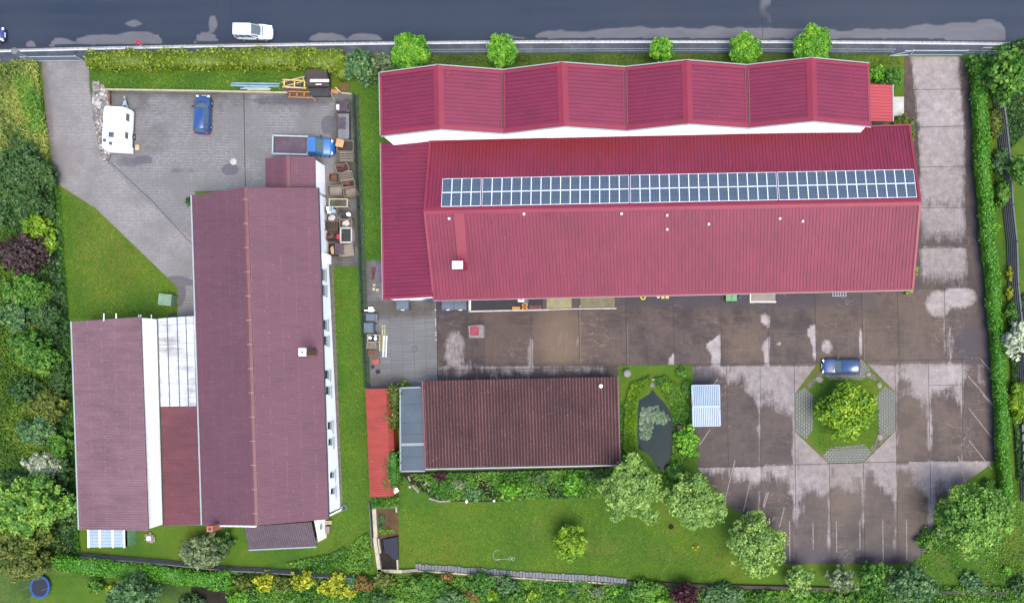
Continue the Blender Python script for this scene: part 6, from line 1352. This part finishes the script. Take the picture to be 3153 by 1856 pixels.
def crown_mesh(name, rx, ry, h, z0, leaf=.17, dens=1.0, lobes=None, ragged=.24, lumpy=.31, bright=.5):
    "leafy crown: many lobes of leaf clusters over dark inner masses, centred on the origin in plan"
    Rm = (rx+ry)/2; K = lobes or int(10+Rm*Rm*4.2); K = min(K, 60)
    L = []; 
    for k in range(K):
        th = k*2.39996+RS.uniform(-.3, .3); rr = math.sqrt((k+.5)/K)*.86*(1+RS.uniform(-.2, .2)*ragged*4); 
        zz = math.sqrt(max(0, 1-rr*rr*.9))
        L.append((rx*rr*math.cos(th), ry*rr*math.sin(th), z0+h*(.30+.52*zz)+RS.uniform(-.13, .1)*h*min(1, ragged*4), Rm*lumpy*RS.uniform(.5 if ragged > .1 else .9, 1.15)*(1.15 if K < 14 else (14/K)**.28)))
    if ragged > .1: L = [q for k, q in enumerate(L) if not (math.hypot(q[0]/rx, q[1]/ry) > .6 and RS.uniform() < .24)]
    L.append((0, 0, z0+h*.5, Rm*.55)); lower = [(rx*.5*math.cos(a), ry*.5*math.sin(a), z0+h*.28, Rm*.38) for a in (0, 1.6, 3.1, 4.7)]; L += lower
    cen = []; nor = []; var = []; cv = []; cf = []; off = 0
    for (x, y, z, r) in L:
        m = int(dens*5.2*r*r/(leaf*leaf*.7)); d = unit(RS.normal(0, 1, (m, 3))); d[:, 2] = np.where(d[:, 2] < -.35, -d[:, 2], d[:, 2])
        # cluster leaves into small tufts
        nt_ = max(4, m//9); tc = unit(RS.normal(0, 1, (nt_, 3))); tc[:, 2] = np.abs(tc[:, 2])*1.0-.15; tv = RS.uniform(-.3, .3, nt_)+bright*0; idx = RS.randint(0, nt_, m)
        d2 = unit(tc[idx]+RS.normal(0, .22, (m, 3))); rad = r*(1+ragged*RS.uniform(-.6, 1, nt_)[idx]+RS.uniform(-.1, .12, m))
        cen.append(np.array([x, y, z])+d2*rad[:, None]*np.array([1, 1, .85])); nor.append(d2+np.array([0, 0, .5])); lv = RS.uniform(-.17, .17)
        var.append(.5+lv+tv[idx]*.75+RS.normal(0, .11, m))
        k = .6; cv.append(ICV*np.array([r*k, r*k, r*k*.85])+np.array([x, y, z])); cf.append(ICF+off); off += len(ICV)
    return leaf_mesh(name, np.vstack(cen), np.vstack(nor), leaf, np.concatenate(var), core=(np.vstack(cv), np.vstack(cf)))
def col(o, c): o.color = (*c, 1); return o
GREEN = dict(bright=S(110, 168, 50, .88), lime=S(126, 164, 44, .84), mid=S(90, 138, 50, .82), dark=S(72, 108, 54, .8), olive=S(112, 128, 52, .72), blue=S(94, 132, 82, .82), grey=S(126, 144, 104, .8), pale=S(132, 166, 86, .94), willow=S(112, 154, 64, .92), yellow=S(176, 184, 52, .8), purple=S(84, 62, 64, .66), maroon=S(84, 36, 50, .6), hedge=S(92, 148, 48, .96), hedge_olive=S(128, 146, 46, .9), white=S(190, 200, 176, .9), grass=S(112, 146, 40, .75), straw=S(150, 164, 84, .85), rusty=S(150, 120, 62, .7))
def tree(name, label, cat, dx, dy, rx, ry, h, c, trunk=True, leaf=.17, dens=1., group=None, rz=0, **kw):
    "dx, dy, rx, ry in display pixels"
    s = D*(CAMH-h*.6)/FPX; p = P(dx*D, dy*D, h*.6); bx = (p.x, p.y, 0)
    z0 = h*.22 if trunk else -.05*h
    me = crown_mesh('crown' if trunk else name, rx*s*.98, ry*s*.98, (h-z0), z0, leaf, dens, **kw)
    if trunk:
        t = thing(name, label, cat, bx, R(rz), group); o = bpy.data.objects.new('crown', me); link(o, t); col(o, GREEN[c])
        bm = bmesh.new(); rt = .05+.035*h; cyl(bm, (0, 0, -.05), (0.05, .03, h*.5), rt, rt*.6, 10)
        for k in range(6): a = k*1.05+RS.uniform(-.2, .2); e = .5*(rx+ry)*s*.55; cyl(bm, (0, 0, h*(.28+.04*k)), (e*math.cos(a), e*math.sin(a), h*(.55+.04*k)), rt*.45, rt*.15, 6)
        obj('trunk', bm, 'bark', t)
    else:
        t = bpy.data.objects.new(name, me); link(t); t.location = bx; t.rotation_euler = (0, 0, R(rz)); col(t, GREEN[c]); tag(t, label, cat, group)
    return t
def hedge(name, label, pix, width, h, c, leaf=.11, dens=1., disp=False, rough=.08, wob=.12):
    "clipped hedge following the line of its top centre (photo pixels)"
    k = D if disp else 1; pts = [P(x*k, y*k, h) for x, y in pix]; o0 = Vector((pts[0].x, pts[0].y, 0)); cen = []; nor = []; var = []; bm = bmesh.new(); prev = None
    for i, (a, b) in enumerate(zip(pts, pts[1:])):
        d = (b-a); d.z = 0; L = d.length; d.normalize(); s = Vector((-d.y, d.x, 0)); w1 = width[i] if hasattr(width, '__len__') else width; w2 = width[i+1] if hasattr(width, '__len__') else width
        m = int(dens*L*(w1+2*h*.8)/(leaf*leaf)*.85); t = RS.uniform(-.01, 1.01, m); wv = (w1+(w2-w1)*t)/2
        per = RS.uniform(-(1+h*.75/ (w1/2)), 1+h*.75/(w1/2), m); top = np.abs(per) <= 1
        sx = np.where(top, per, np.sign(per)); hz = np.where(top, h, h-(np.abs(per)-1)*(w1/2))
        bx = a.x-o0.x+(b.x-a.x)*t; by = a.y-o0.y+(b.y-a.y)*t; wobv = wob*np.sin(bx*1.3+by*.9+2*sx)+wob*.7*np.sin(bx*3.1-by*2.3)
        hz = hz-.16*h*np.maximum(0, np.abs(sx)-.7)*top/.3*.5; px_ = bx+s.x*sx*(wv+wobv); py_ = by+s.y*sx*(wv+wobv)
        tuft = np.sin(bx*9+RS.uniform(0, .6, m))*np.sin(by*8.3+per*4)
        cc = np.stack([px_, py_, np.maximum(.05, hz+wobv*.4*top)], 1)+RS.normal(0, rough, (m, 3)); nrm = np.stack([s.x*np.where(top, per*.3, sx), s.y*np.where(top, per*.3, sx), np.where(top, 1., .35)], 1)
        cen.append(cc); nor.append(nrm); var.append(.48+.16*tuft+RS.normal(0, .13, m))
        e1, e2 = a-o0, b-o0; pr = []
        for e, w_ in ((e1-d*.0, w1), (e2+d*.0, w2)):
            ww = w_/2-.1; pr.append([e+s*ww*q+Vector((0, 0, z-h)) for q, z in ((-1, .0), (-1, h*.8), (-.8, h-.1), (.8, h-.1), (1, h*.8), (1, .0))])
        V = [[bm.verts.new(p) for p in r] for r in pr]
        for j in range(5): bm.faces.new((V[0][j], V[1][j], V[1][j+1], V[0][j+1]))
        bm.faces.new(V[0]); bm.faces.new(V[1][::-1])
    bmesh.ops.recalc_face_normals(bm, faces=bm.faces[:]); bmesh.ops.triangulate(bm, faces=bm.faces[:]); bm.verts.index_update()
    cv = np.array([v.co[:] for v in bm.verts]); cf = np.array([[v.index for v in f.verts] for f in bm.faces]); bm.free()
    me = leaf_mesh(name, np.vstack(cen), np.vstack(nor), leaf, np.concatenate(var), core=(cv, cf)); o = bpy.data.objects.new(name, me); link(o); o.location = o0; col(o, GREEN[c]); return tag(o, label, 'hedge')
def scatter(name, label, cat, poly, n, c, leaf=.12, h=.25, disp=True, kind='stuff', lean=.6, asp=.25, clump=0, group=None):
    "upright blades or low leaves over an outline"
    k = D if disp else 1; pts = [tuple(P(x*k, y*k)[:2]) for x, y in poly]; xs = [p[0] for p in pts]; ys = [p[1] for p in pts]; got = []
    A = np.array(pts)
    while sum(len(g) for g in got) < n:
        q = np.stack([RS.uniform(min(xs), max(xs), n*2), RS.uniform(min(ys), max(ys), n*2)], 1); ins = np.zeros(len(q), bool); j = len(A)-1
        for i in range(len(A)):
            c1 = (A[i, 1] > q[:, 1]) != (A[j, 1] > q[:, 1]); xx = (A[j, 0]-A[i, 0])*(q[:, 1]-A[i, 1])/(A[j, 1]-A[i, 1]+1e-9)+A[i, 0]; ins ^= c1 & (q[:, 0] < xx); j = i
        if clump: f = np.sin(q[:, 0]*clump)*np.sin(q[:, 1]*clump*1.1+1)+.6*np.sin(q[:, 0]*clump*2.3+q[:, 1]*clump*1.7); ins &= f > RS.uniform(-1.6, .6, len(q))
        got.append(q[ins])
    q = np.vstack(got)[:n]; c0 = q.mean(0); z = RS.uniform(.2, 1, n)*h
    cen = np.stack([q[:, 0]-c0[0], q[:, 1]-c0[1], z], 1); f = .5+.18*np.sin(q[:, 0]*.9+1.3*np.sin(q[:, 1]*.7))+RS.normal(0, .13, n)
    me = leaf_mesh(name, cen, np.tile([0, 0, 1.], (n, 1)), leaf, f, asp=asp, jit=lean); o = bpy.data.objects.new(name, me); link(o); o.location = (c0[0], c0[1], 0); col(o, GREEN[c]); return tag(o, label, cat, group, kind)
# ---- grass and wild cover
scatter('meadow_grass', 'tall straw coloured grass in the northwest corner', 'grass', [(-5, 150), (95, 150), (120, 330), (125, 420), (-5, 420)], 9000, 'straw', .22, .7, lean=.9, asp=.16, clump=.6)
scatter('meadow_grass', 'pale green rough grass along the left edge lower down', 'grass', [(-5, 560), (50, 560), (110, 900), (150, 1150), (-5, 1150)], 16000, 'grass', .2, .9, lean=.9, asp=.18)
scatter('weeds', 'bright green nettles beside the top of the west driveway', 'weeds', [(40, 190), (85, 190), (108, 250), (118, 330), (80, 330), (60, 250)], 5200, 'mid', .15, .7, lean=.9, asp=.5)
scatter('lawn_grass', 'short mown grass of the triangular west lawn', 'grass', [(140, 470), (235, 520), (330, 608), (432, 712), (432, 775), (175, 785), (150, 600)], 14000, 'grass', .07, .07, lean=1.2, asp=.4)
scatter('lawn_grass', 'short mown grass of the big south lawn', 'grass', [(985, 1240), (1500, 1230), (1560, 1260), (1690, 1290), (1925, 1330), (1930, 1395), (1750, 1435), (1300, 1405), (985, 1380)], 26000, 'grass', .07, .07, lean=1.2, asp=.4)
scatter('lawn_grass', 'narrow strip of mown grass between long house and middle fence', 'grass', [(820, 660), (888, 660), (918, 1250), (915, 1385), (800, 1375), (845, 1250)], 13000, 'mid', .07, .08, lean=1.2, asp=.4)
scatter('lawn_grass', 'mown grass strip left of the red warehouse', 'grass', [(880, 215), (935, 215), (938, 645), (893, 645)], 7000, 'mid', .07, .08, lean=1.2, asp=.4)
scatter('lawn_grass', 'grass strip below the olive hedge', 'grass', [(222, 180), (700, 180), (700, 222), (240, 222)], 6000, 'mid', .08, .1, lean=1.2, asp=.4)
scatter('verge_grass', 'mossy grass verge along the mesh fence north of the hall', 'grass', [(1055, 136), (2205, 136), (2215, 160), (1060, 164)], 9000, 'olive', .08, .12, lean=1., asp=.4)
scatter('ground_cover', 'dark ivy and weeds over the wild western border', 'ground cover', [(60, 300), (128, 420), (150, 560), (172, 800), (182, 1300), (190, 1375), (-5, 1375), (-5, 420)], 30000, 'dark', .2, .5, lean=.9, asp=.55)
scatter('ground_cover', 'mixed low plants along the bottom garden border', 'ground cover', [(560, 1400), (920, 1415), (1300, 1425), (1900, 1450), (2250, 1440), (2519, 1440), (2519, 1483), (560, 1483)], 26000, 'mid', .17, .5, lean=.9, asp=.5, clump=.5)
scatter('ground_cover', 'low green perennials filling the flower bed south of the garages', 'perennials', [(1010, 1165), (1500, 1152), (1520, 1220), (1300, 1226), (1080, 1228), (1030, 1205)], 9000, 'mid', .15, .6, lean=.9, asp=.5, clump=.8)
scatter('ground_cover', 'overgrown bank in the southeast corner', 'ground cover', [(2240, 1390), (2300, 1300), (2440, 1170), (2519, 1170), (2519, 1450), (2240, 1440)], 3500, 'mid', .12, .3, lean=.9, asp=.5, clump=.5)
scatter('ground_cover', 'tangled greenery between long hedge and the east edge', 'ground cover', [(2440, 120), (2519, 100), (2519, 330), (2470, 380), (2460, 220), (2440, 200)], 9000, 'dark', .17, .6, lean=.9, asp=.5)
scatter('ground_cover', 'green undergrowth behind the lower east hedge', 'ground cover', [(2478, 760), (2519, 720), (2519, 1180), (2500, 1180)], 7000, 'dark', .17, .6, lean=.9, asp=.5)
scatter('vegetable_patch', 'leafy vegetable plants in the long house back garden', 'vegetables', [(700, 1385), (820, 1360), (905, 1310), (918, 1395), (880, 1420), (740, 1405)], 5200, 'mid', .14, .45, lean=.9, asp=.55, clump=.7)
scatter('reeds', 'narrow leaved reeds along the west bank of the pond', 'reeds', [(1552, 945), (1600, 925), (1608, 938), (1578, 958), (1566, 1000), (1564, 1060), (1566, 1100), (1578, 1130), (1555, 1140), (1535, 1100), (1540, 990)], 6600, 'lime', .22, .8, lean=1.3, asp=.14)
scatter('reeds', 'leafy waterside plants along the east bank of the pond', 'reeds', [(1608, 940), (1612, 930), (1640, 925), (1668, 950), (1695, 1000), (1700, 1100), (1690, 1150), (1650, 1160), (1652, 1120), (1660, 1060), (1652, 1000), (1630, 964)], 8600, 'mid', .2, .8, lean=1.1, asp=.2)
scatter('shore_plants', 'low broad leaved plants on the west strip of the pond garden', 'plants', [(1527, 990), (1538, 985), (1536, 1120), (1527, 1130)], 700, 'mid', .12, .3, lean=.9, asp=.5)
scatter('ornamental_grass', 'arching grass clump at the south end of the red store', 'grass clump', [(920, 1222), (950, 1215), (985, 1222), (980, 1245), (925, 1248)], 1300, 'mid', .24, 1.2, lean=1.3, asp=.12)
scatter('ground_cover', 'small patch of low plants around the two round pots', 'ground cover', [(918, 1110), (940, 1112), (948, 1140), (930, 1165), (912, 1150)], 500, 'olive', .1, .3, lean=.9, asp=.5, clump=1)
scatter('low_plants', 'ferny plants in the upper half of the raised bed', 'plants', [(932, 1262), (948, 1265), (946, 1300), (932, 1300)], 260, 'blue', .1, .3, lean=.9, asp=.4)
scatter('low_plants', 'bright green lettuce row across the raised bed', 'plants', [(934, 1302), (970, 1300), (972, 1308), (940, 1314)], 380, 'lime', .1, .25, lean=.9, asp=.6)
scatter('island_grass', 'short grass on the round island below the tree', 'grass', [(2010, 930), (2160, 930), (2165, 1100), (2015, 1110)], 5000, 'grass', .08, .1, lean=1.2, asp=.4)
scatter('edge_weeds', 'weeds along the dark foot of the western fence', 'weeds', [(140, 460), (150, 470), (200, 1370), (185, 1370)], 5000, 'mid', .13, .3, lean=.9, asp=.4)
# ---- hedges
for p_, w_, l_, c_ in (([(1209, 1188), (1211, 1250), (1209, 1322)], [1.1, .9, .4], 'climber hanging over the upper east edge of the red store roof', 'olive'), ([(1209, 1392), (1206, 1440), (1210, 1502)], [.8, 1.25, .8], 'climber hanging over the lower east edge of the red store roof', 'mid')):
    o = hedge('climbing_plant', l_, p_, w_, 2.85, c_, .13, .8, rough=.16, wob=.3); o['category'] = 'climber'
hedge('clipped_hedge', 'wide olive green clipped hedge along the street above the west yard', [(262, 181), (450, 180), (700, 177), (900, 176), (1050, 182)], [1.7, 1.8, 1.9, 1.9, 2.2], 1.6, 'hedge_olive', .13, .9, wob=.14)
hedge('clipped_hedge', 'olive clipped hedge end turning south beside the skip trailer', [(1040, 176), (1056, 238)], 1.4, 1.5, 'hedge_olive', .13, .9)
hedge('clipped_hedge', 'long narrow bright green clipped hedge beside the east drive', [(3022, 200), (3030, 400), (3040, 600), (3058, 800), (3075, 1000), (3088, 1200), (3098, 1400), (3106, 1532)], [1.15, 1.15, 1.1, 1.0, .95, .9, .9, .9], 2.1, 'hedge', .11, 1.1, wob=.1)
hedge('clipped_hedge', 'wide vivid green clipped hedge in the neighbouring bottom left garden', [(165, 1734), (300, 1750), (450, 1764), (560, 1778), (690, 1794)], [1.5, 1.6, 1.6, 1.5, 1.6], 1.6, 'hedge', .11, 1.1, wob=.04)
hedge('clipped_hedge', 'vivid green hedge end turning south below the grey shrub', [(672, 1760), (678, 1818)], 1.7, 1.6, 'hedge', .11, 1.1)
# ---- street trees
for i, (x, y, r) in enumerate(((1013, 131, 43), (1237, 128, 35), (1629, 127, 28), (1831, 125, 36), (2000, 113, 42))):
    tree('street_tree', ['clipped round tree nearest the bushes, at the first roof peak', 'second clipped round tree from the bushes, at the first roof valley', 'smallest clipped round tree on the pavement verge', 'clipped round tree just right of the smallest one', 'largest eastern clipped round tree above the last roof peak'][i], 'tree', x, y, r*1.08, r*1.08, 4.4, 'bright', True, .12, 1.3, 'clipped round street trees', ragged=.05, lumpy=.33, rz=40*i)
V = lambda *a, **k: tree(*a, **k)
B = 'bush'
for (lab, x, y, rx, ry, h, c, kw) in [
 ('large blue green bush between olive hedge and red hall', 890, 160, 44, 46, 3.2, 'blue', {}), ('grey green bush beside the first round street tree', 938, 148, 30, 28, 2.6, 'grey', {}), ('dark green bush at the northwest foot of the red hall', 912, 190, 26, 20, 1.6, 'dark', {}),
 ('bright green ball bush at the northeast corner of the hall', 2160, 182, 19, 20, 1.8, 'bright', {'ragged': .08}), ('darker bush beside the little red canopy', 2194, 194, 26, 34, 2.2, 'mid', {}), ('clipped olive dome shrub below the little red canopy', 2224, 305, 24, 20, 1.5, 'olive', {'ragged': .05}), ('narrow olive shrub along the east warehouse gable', 2240, 335, 9, 28, 1.4, 'olive', {}),
 ('small yellow green shrub at the east gable', 2250, 665, 9, 16, 1.4, 'lime', {}), ('small lime shrub at the southeast warehouse corner', 2232, 712, 19, 9, 1.1, 'lime', {}), ('tiny green shrub at the west wall of the long house', 466, 497, 7, 17, 1.6, 'dark', {}),
 ('spiky green bush at the north end of the long hedge', 2410, 158, 32, 30, 2.4, 'mid', {'ragged': .35}), ('grey green shrub behind the board fence, upper', 2464, 395, 18, 40, 2.0, 'blue', {}), ('green shrub behind the board fence, middle', 2468, 470, 16, 40, 2.0, 'mid', {}), ('lime shrub strip right of the board fence', 2452, 300, 22, 44, 1.4, 'olive', {}),
 ('upper yellow shrub behind the board fence', 2485, 672, 9, 20, 1.3, 'yellow', {}), ('lower yellow shrub behind the board fence', 2484, 722, 8, 20, 1.3, 'yellow', {}), ('small green shrub growing out of the long hedge', 2447, 562, 12, 14, 2.5, 'bright', {}),
 ('green shrub at the east edge above the pale tree', 2492, 770, 18, 26, 1.8, 'mid', {}), ('lime green bush at the far right edge behind the lower hedge', 2508, 990, 20, 60, 1.8, 'lime', {}),
 ('tall bright green shrub on the east bank of the pond', 1693, 1085, 30, 44, 2.6, 'bright', {}), ('dark broad leaved bush below the pond', 1660, 1165, 34, 36, 1.6, 'mid', {}), ('round lime shrub at the north bank of the pond', 1636, 950, 14, 14, 1.0, 'lime', {}), ('small round shrub on the pond lawn by the concrete', 1676, 916, 13, 16, 1.0, 'mid', {}), ('leafy plant along the pond lawn by the metal carport', 1690, 960, 12, 28, 1.0, 'mid', {}),
 ('yellow green bush on the north end of the red store', 962, 955, 12, 12, 2.4, 'olive', {}), ('small lime bush beside the flat roof annex', 994, 943, 9, 9, 1.4, 'lime', {}), ('dark green climber mass between red store and annex', 972, 975, 10, 26, 1.8, 'dark', {}),
 ('red leaved shrub at the west end of the flower bed', 1082, 1171, 20, 14, 1.0, 'maroon', {}), ('bright green bush near the middle of the flower bed', 1252, 1207, 28, 24, 1.2, 'bright', {}), ('round green bush right of the middle of the flower bed', 1408, 1193, 24, 30, 1.4, 'bright', {}), ('blue green leafy mound in the flower bed', 1165, 1215, 26, 18, .8, 'blue', {}), ('white flowered perennial clump in the flower bed', 1130, 1190, 22, 14, .8, 'grey', {}), ('small green shrub at the right of the flower bed', 1465, 1190, 12, 10, .8, 'mid', {}), ('low green mound at the garage wall', 1330, 1175, 34, 14, 1.0, 'dark', {}), ('green mound at the garage corner near the pale tree', 1470, 1170, 26, 14, 1.2, 'dark', {}),
 ('small leafy seedling shrub on the lower right of the big lawn', 1711, 1347, 8, 8, .4, 'yellow', {}),
 # west wilderness
 ('large dark green bush at the left edge beside the driveway', 50, 430, 78, 85, 3.4, 'dark', {}), ('dark green bush just below the largest left one', 70, 500, 62, 38, 2.8, 'dark', {}), ('bright yellow green shrub at the western fence', 92, 560, 42, 34, 2.2, 'lime', {}), ('smaller yellow green shrub beside the purple bush', 118, 602, 24, 28, 2.0, 'lime', {}),
 ('purple brown leaved bush at the left edge', 55, 625, 66, 56, 3.0, 'purple', {}), ('mid green bush directly below the purple bush', 62, 715, 66, 46, 3.0, 'mid', {}), ('pale tipped bush below the mid green one', 45, 780, 46, 36, 2.6, 'blue', {}), ('dark bush by the western lawn corner', 118, 775, 34, 50, 2.4, 'dark', {}),
 ('broad green bush at the left edge beside the barn top', 60, 850, 46, 40, 3.0, 'mid', {}), ('olive green bush west of the barn', 100, 880, 50, 48, 3.2, 'mid', {}), ('dark gap filling shrub west of the barn', 150, 930, 20, 46, 2.0, 'dark', {}), ('green bush at the left edge, level with the clear roof', 62, 960, 40, 36, 2.8, 'dark', {}),
 ('bright olive bush west of the barn middle', 115, 1000, 50, 42, 3.0, 'olive', {}), ('blue green bush west of the barn middle', 95, 1060, 52, 40, 2.8, 'blue', {}), ('green bush close to the barn wall', 148, 1090, 26, 44, 2.4, 'mid', {}), ('white blossoming bush west of the barn', 105, 1145, 58, 26, 2.2, 'white', {}), ('dark shrub between barn wall and white blossom bush', 160, 1160, 22, 36, 2.0, 'dark', {}),
 ('olive leaved bush above the trampoline', 62, 1385, 66, 46, 3.4, 'olive', {}), ('dark shrub right of the big left tree', 165, 1260, 22, 60, 2.2, 'dark', {}), ('grey green shrub over the vivid hedge', 500, 1358, 58, 46, 3.0, 'grey', {'ragged': .3}), ('dark evergreen half behind the grey green shrub', 548, 1335, 26, 26, 2.4, 'dark', {}),
 # bottom strip
 ('yellow flowered shrub in the neighbouring garden near the trampoline', 272, 1447, 14, 12, 1.0, 'yellow', {}), ('small yellow shrub under the vivid hedge', 522, 1395, 10, 8, .8, 'yellow', {}), ('low mixed bush below the vivid hedge', 235, 1440, 26, 18, 1.2, 'mid', {}), ('dark leafy bush at the bottom edge left of centre', 470, 1478, 40, 16, 1.4, 'dark', {}),
 ('yellow green shrub right of the vivid hedge end', 598, 1432, 26, 22, 1.8, 'olive', {}), ('bright lime bush at the bottom edge near the hedge end', 588, 1470, 26, 16, 1.6, 'bright', {}), ('tall yellow green shrub, second right of the hedge end', 650, 1428, 34, 26, 2.0, 'yellow', {}), ('olive yellow shrub, third right of the hedge end', 700, 1435, 28, 24, 2.0, 'olive', {}), ('yellow green shrub below the long house garden', 742, 1430, 32, 24, 2.0, 'yellow', {}), ('large yellow green shrub before the rust tinted ones', 818, 1440, 36, 30, 2.0, 'yellow', {}), ('blue leaved small shrub above the yellow ones', 868, 1432, 20, 16, 1.2, 'blue', {}), ('bright yellow leaved shrub at the bottom middle left', 852, 1455, 30, 18, 1.4, 'yellow', {}), ('rust tinted shrub beside the bright yellow one', 895, 1435, 28, 22, 1.6, 'rusty', {}), ('olive shrub south of the raised bed', 945, 1430, 34, 22, 1.6, 'olive', {}), ('dark shrub at the bottom edge below the raised bed', 940, 1470, 34, 14, 1.4, 'dark', {}),
 ('wide green shrub right of the raised bed wall', 1050, 1440, 56, 30, 1.8, 'mid', {}), ('bright green shrub below the stone edging', 1180, 1435, 46, 28, 1.8, 'mid', {}), ('blue green shrub at the bottom edge, centre left', 1110, 1470, 44, 16, 1.6, 'blue', {}), ('orange leaved shrub at the bottom centre', 1165, 1465, 22, 14, 1.2, 'rusty', {}), ('lime shrub beside the orange leaved one', 1212, 1462, 16, 16, 1.2, 'lime', {}), ('dark bush below the stone edging', 1245, 1440, 32, 26, 1.6, 'blue', {}), ('brown tipped shrub beneath the edging', 1100, 1418, 18, 10, 1.0, 'rusty', {}),
 ('pale green clipped bush at the bottom centre right', 1312, 1466, 24, 16, 1.2, 'lime', {}), ('green bush touching the bottom edge left of the clipped one', 1270, 1468, 24, 16, 1.4, 'mid', {}), ('small lime plant in the lower garden strip', 1380, 1450, 14, 9, .7, 'lime', {}), ('silvery spiky plant in the lower garden strip', 1413, 1452, 16, 14, .7, 'blue', {}), ('grey green shrub in the lower garden strip', 1468, 1458, 20, 16, 1.0, 'grey', {}), ('bright small shrub right of the silvery plant', 1510, 1452, 20, 10, .8, 'bright', {}), ('wide low green shrub left of the maroon tree', 1590, 1452, 52, 26, 1.4, 'mid', {}),
 ('lime green bush at the bottom edge beneath the maroon tree', 1625, 1478, 24, 10, 1.2, 'bright', {}), ('wide green bush right of the maroon tree', 1780, 1462, 66, 24, 1.4, 'blue', {}), ('lime bush at the bottom edge right of the maroon tree', 1800, 1480, 24, 9, 1.0, 'lime', {}), ('green shrub under the parking lawn, left', 1880, 1470, 34, 20, 1.4, 'mid', {}), ('bright green bush at the bottom edge under the parking yard', 1990, 1478, 34, 12, 1.4, 'bright', {}), ('dark green bush at the bottom edge, right of the bright one', 2080, 1474, 44, 16, 1.4, 'mid', {}),
 ('green shrub at the bottom right between lawn and bank', 2390, 1435, 30, 26, 1.2, 'blue', {}), ('small round pale shrub in the bottom right corner bank', 2478, 1402, 13, 13, .9, 'bright', {}), ('bright low shrub hanging over the parking yard corner', 2290, 1325, 40, 30, 1.6, 'mid', {'rz': 30}), ('white green flowering shrub in front of the corner tree', 2310, 1312, 20, 12, 1.8, 'white', {}), ('green shrub at the far bottom right corner', 2505, 1440, 22, 26, 1.4, 'dark', {}), ('small shrub behind the yard corner by the hedge end', 2432, 1195, 16, 20, 1.6, 'mid', {}),
]:
    kw = dict(kw); kw.setdefault('leaf', .15 if rx > 20 else .1); tree('bush', lab, B, x, y, rx, ry, h, c, False, **kw)
for (nm, lab, x, y, rx, ry, h, c, kw) in [
 ('leafy_tree', 'bright green tree growing on the round island', 2088, 1010, 76, 76, 5.0, 'lime', {'ragged': .45, 'leaf': .17, 'dens': .9}),
 ('leafy_tree', 'pale green tree at the corner of the garage block and pond', 1556, 1197, 72, 84, 7.5, 'pale', {'ragged': .4, 'leaf': .14}),
 ('leafy_tree', 'pale green tree between the pond and the parking yard', 1706, 1236, 78, 68, 7.0, 'pale', {'ragged': .4, 'leaf': .14}),
 ('leafy_tree', 'pale green tree left of the lowest parking bays', 1858, 1338, 68, 78, 7.0, 'pale', {'ragged': .4, 'leaf': .14}),
 ('young_tree', 'small lime green tree standing alone on the big lawn', 1404, 1335, 46, 48, 4.0, 'lime', {'ragged': .4, 'leaf': .14}),
 ('leafy_tree', 'big spreading tree over the southeast parking corner', 2396, 1275, 104, 84, 8.0, 'willow', {'ragged': .35}),
 ('broadleaf_tree', 'dark leaved tree in the northeast corner beside the road', 2474, 185, 58, 72, 6.5, 'mid', {'leaf': .24, 'ragged': .3}),
 ('broadleaf_tree', 'small tree touching the right edge at the road', 2512, 115, 22, 24, 4.0, 'dark', {}),
 ('broadleaf_tree', 'green tree at the right edge beside the neighbour lawn', 2508, 415, 26, 44, 4.5, 'mid', {}),
 ('flowering_tree', 'whitish green tree at the right edge behind the hedge', 2500, 838, 34, 50, 4.5, 'white', {'ragged': .3}),
 ('leafy_tree', 'large light green tree at the left edge west of the barn bottom', 78, 1240, 92, 80, 7.0, 'willow', {'ragged': .3}),
 ('leafy_tree', 'olive green tree at the left edge above the vivid hedge', 50, 1325, 76, 50, 5.5, 'olive', {'ragged': .3}),
 ('leafy_tree', 'blue green round tree at the bottom edge below the vivid hedge', 330, 1462, 68, 46, 5.0, 'blue', {'ragged': .25}),
 ('japanese_maple', 'dark maroon leaved tree at the bottom edge', 1684, 1462, 42, 34, 3.5, 'maroon', {'ragged': .3}),
 ('young_tree', 'first small tree below the parking yard, counted from the left', 1965, 1428, 34, 44, 3.6, 'pale', {}),
 ('young_tree', 'sparse grey green tree below the parking yard', 2072, 1425, 36, 34, 3.2, 'grey', {'dens': .5, 'ragged': .5}),
 ('young_tree', 'third small tree below the parking yard, touching the concrete', 2146, 1412, 34, 38, 3.6, 'mid', {}),
 ('young_tree', 'largest of the small trees below the parking yard', 2242, 1440, 62, 56, 5.0, 'blue', {}),
]:
    tree(nm, lab, 'tree', x, y, rx, ry, h, c, True, **kw)
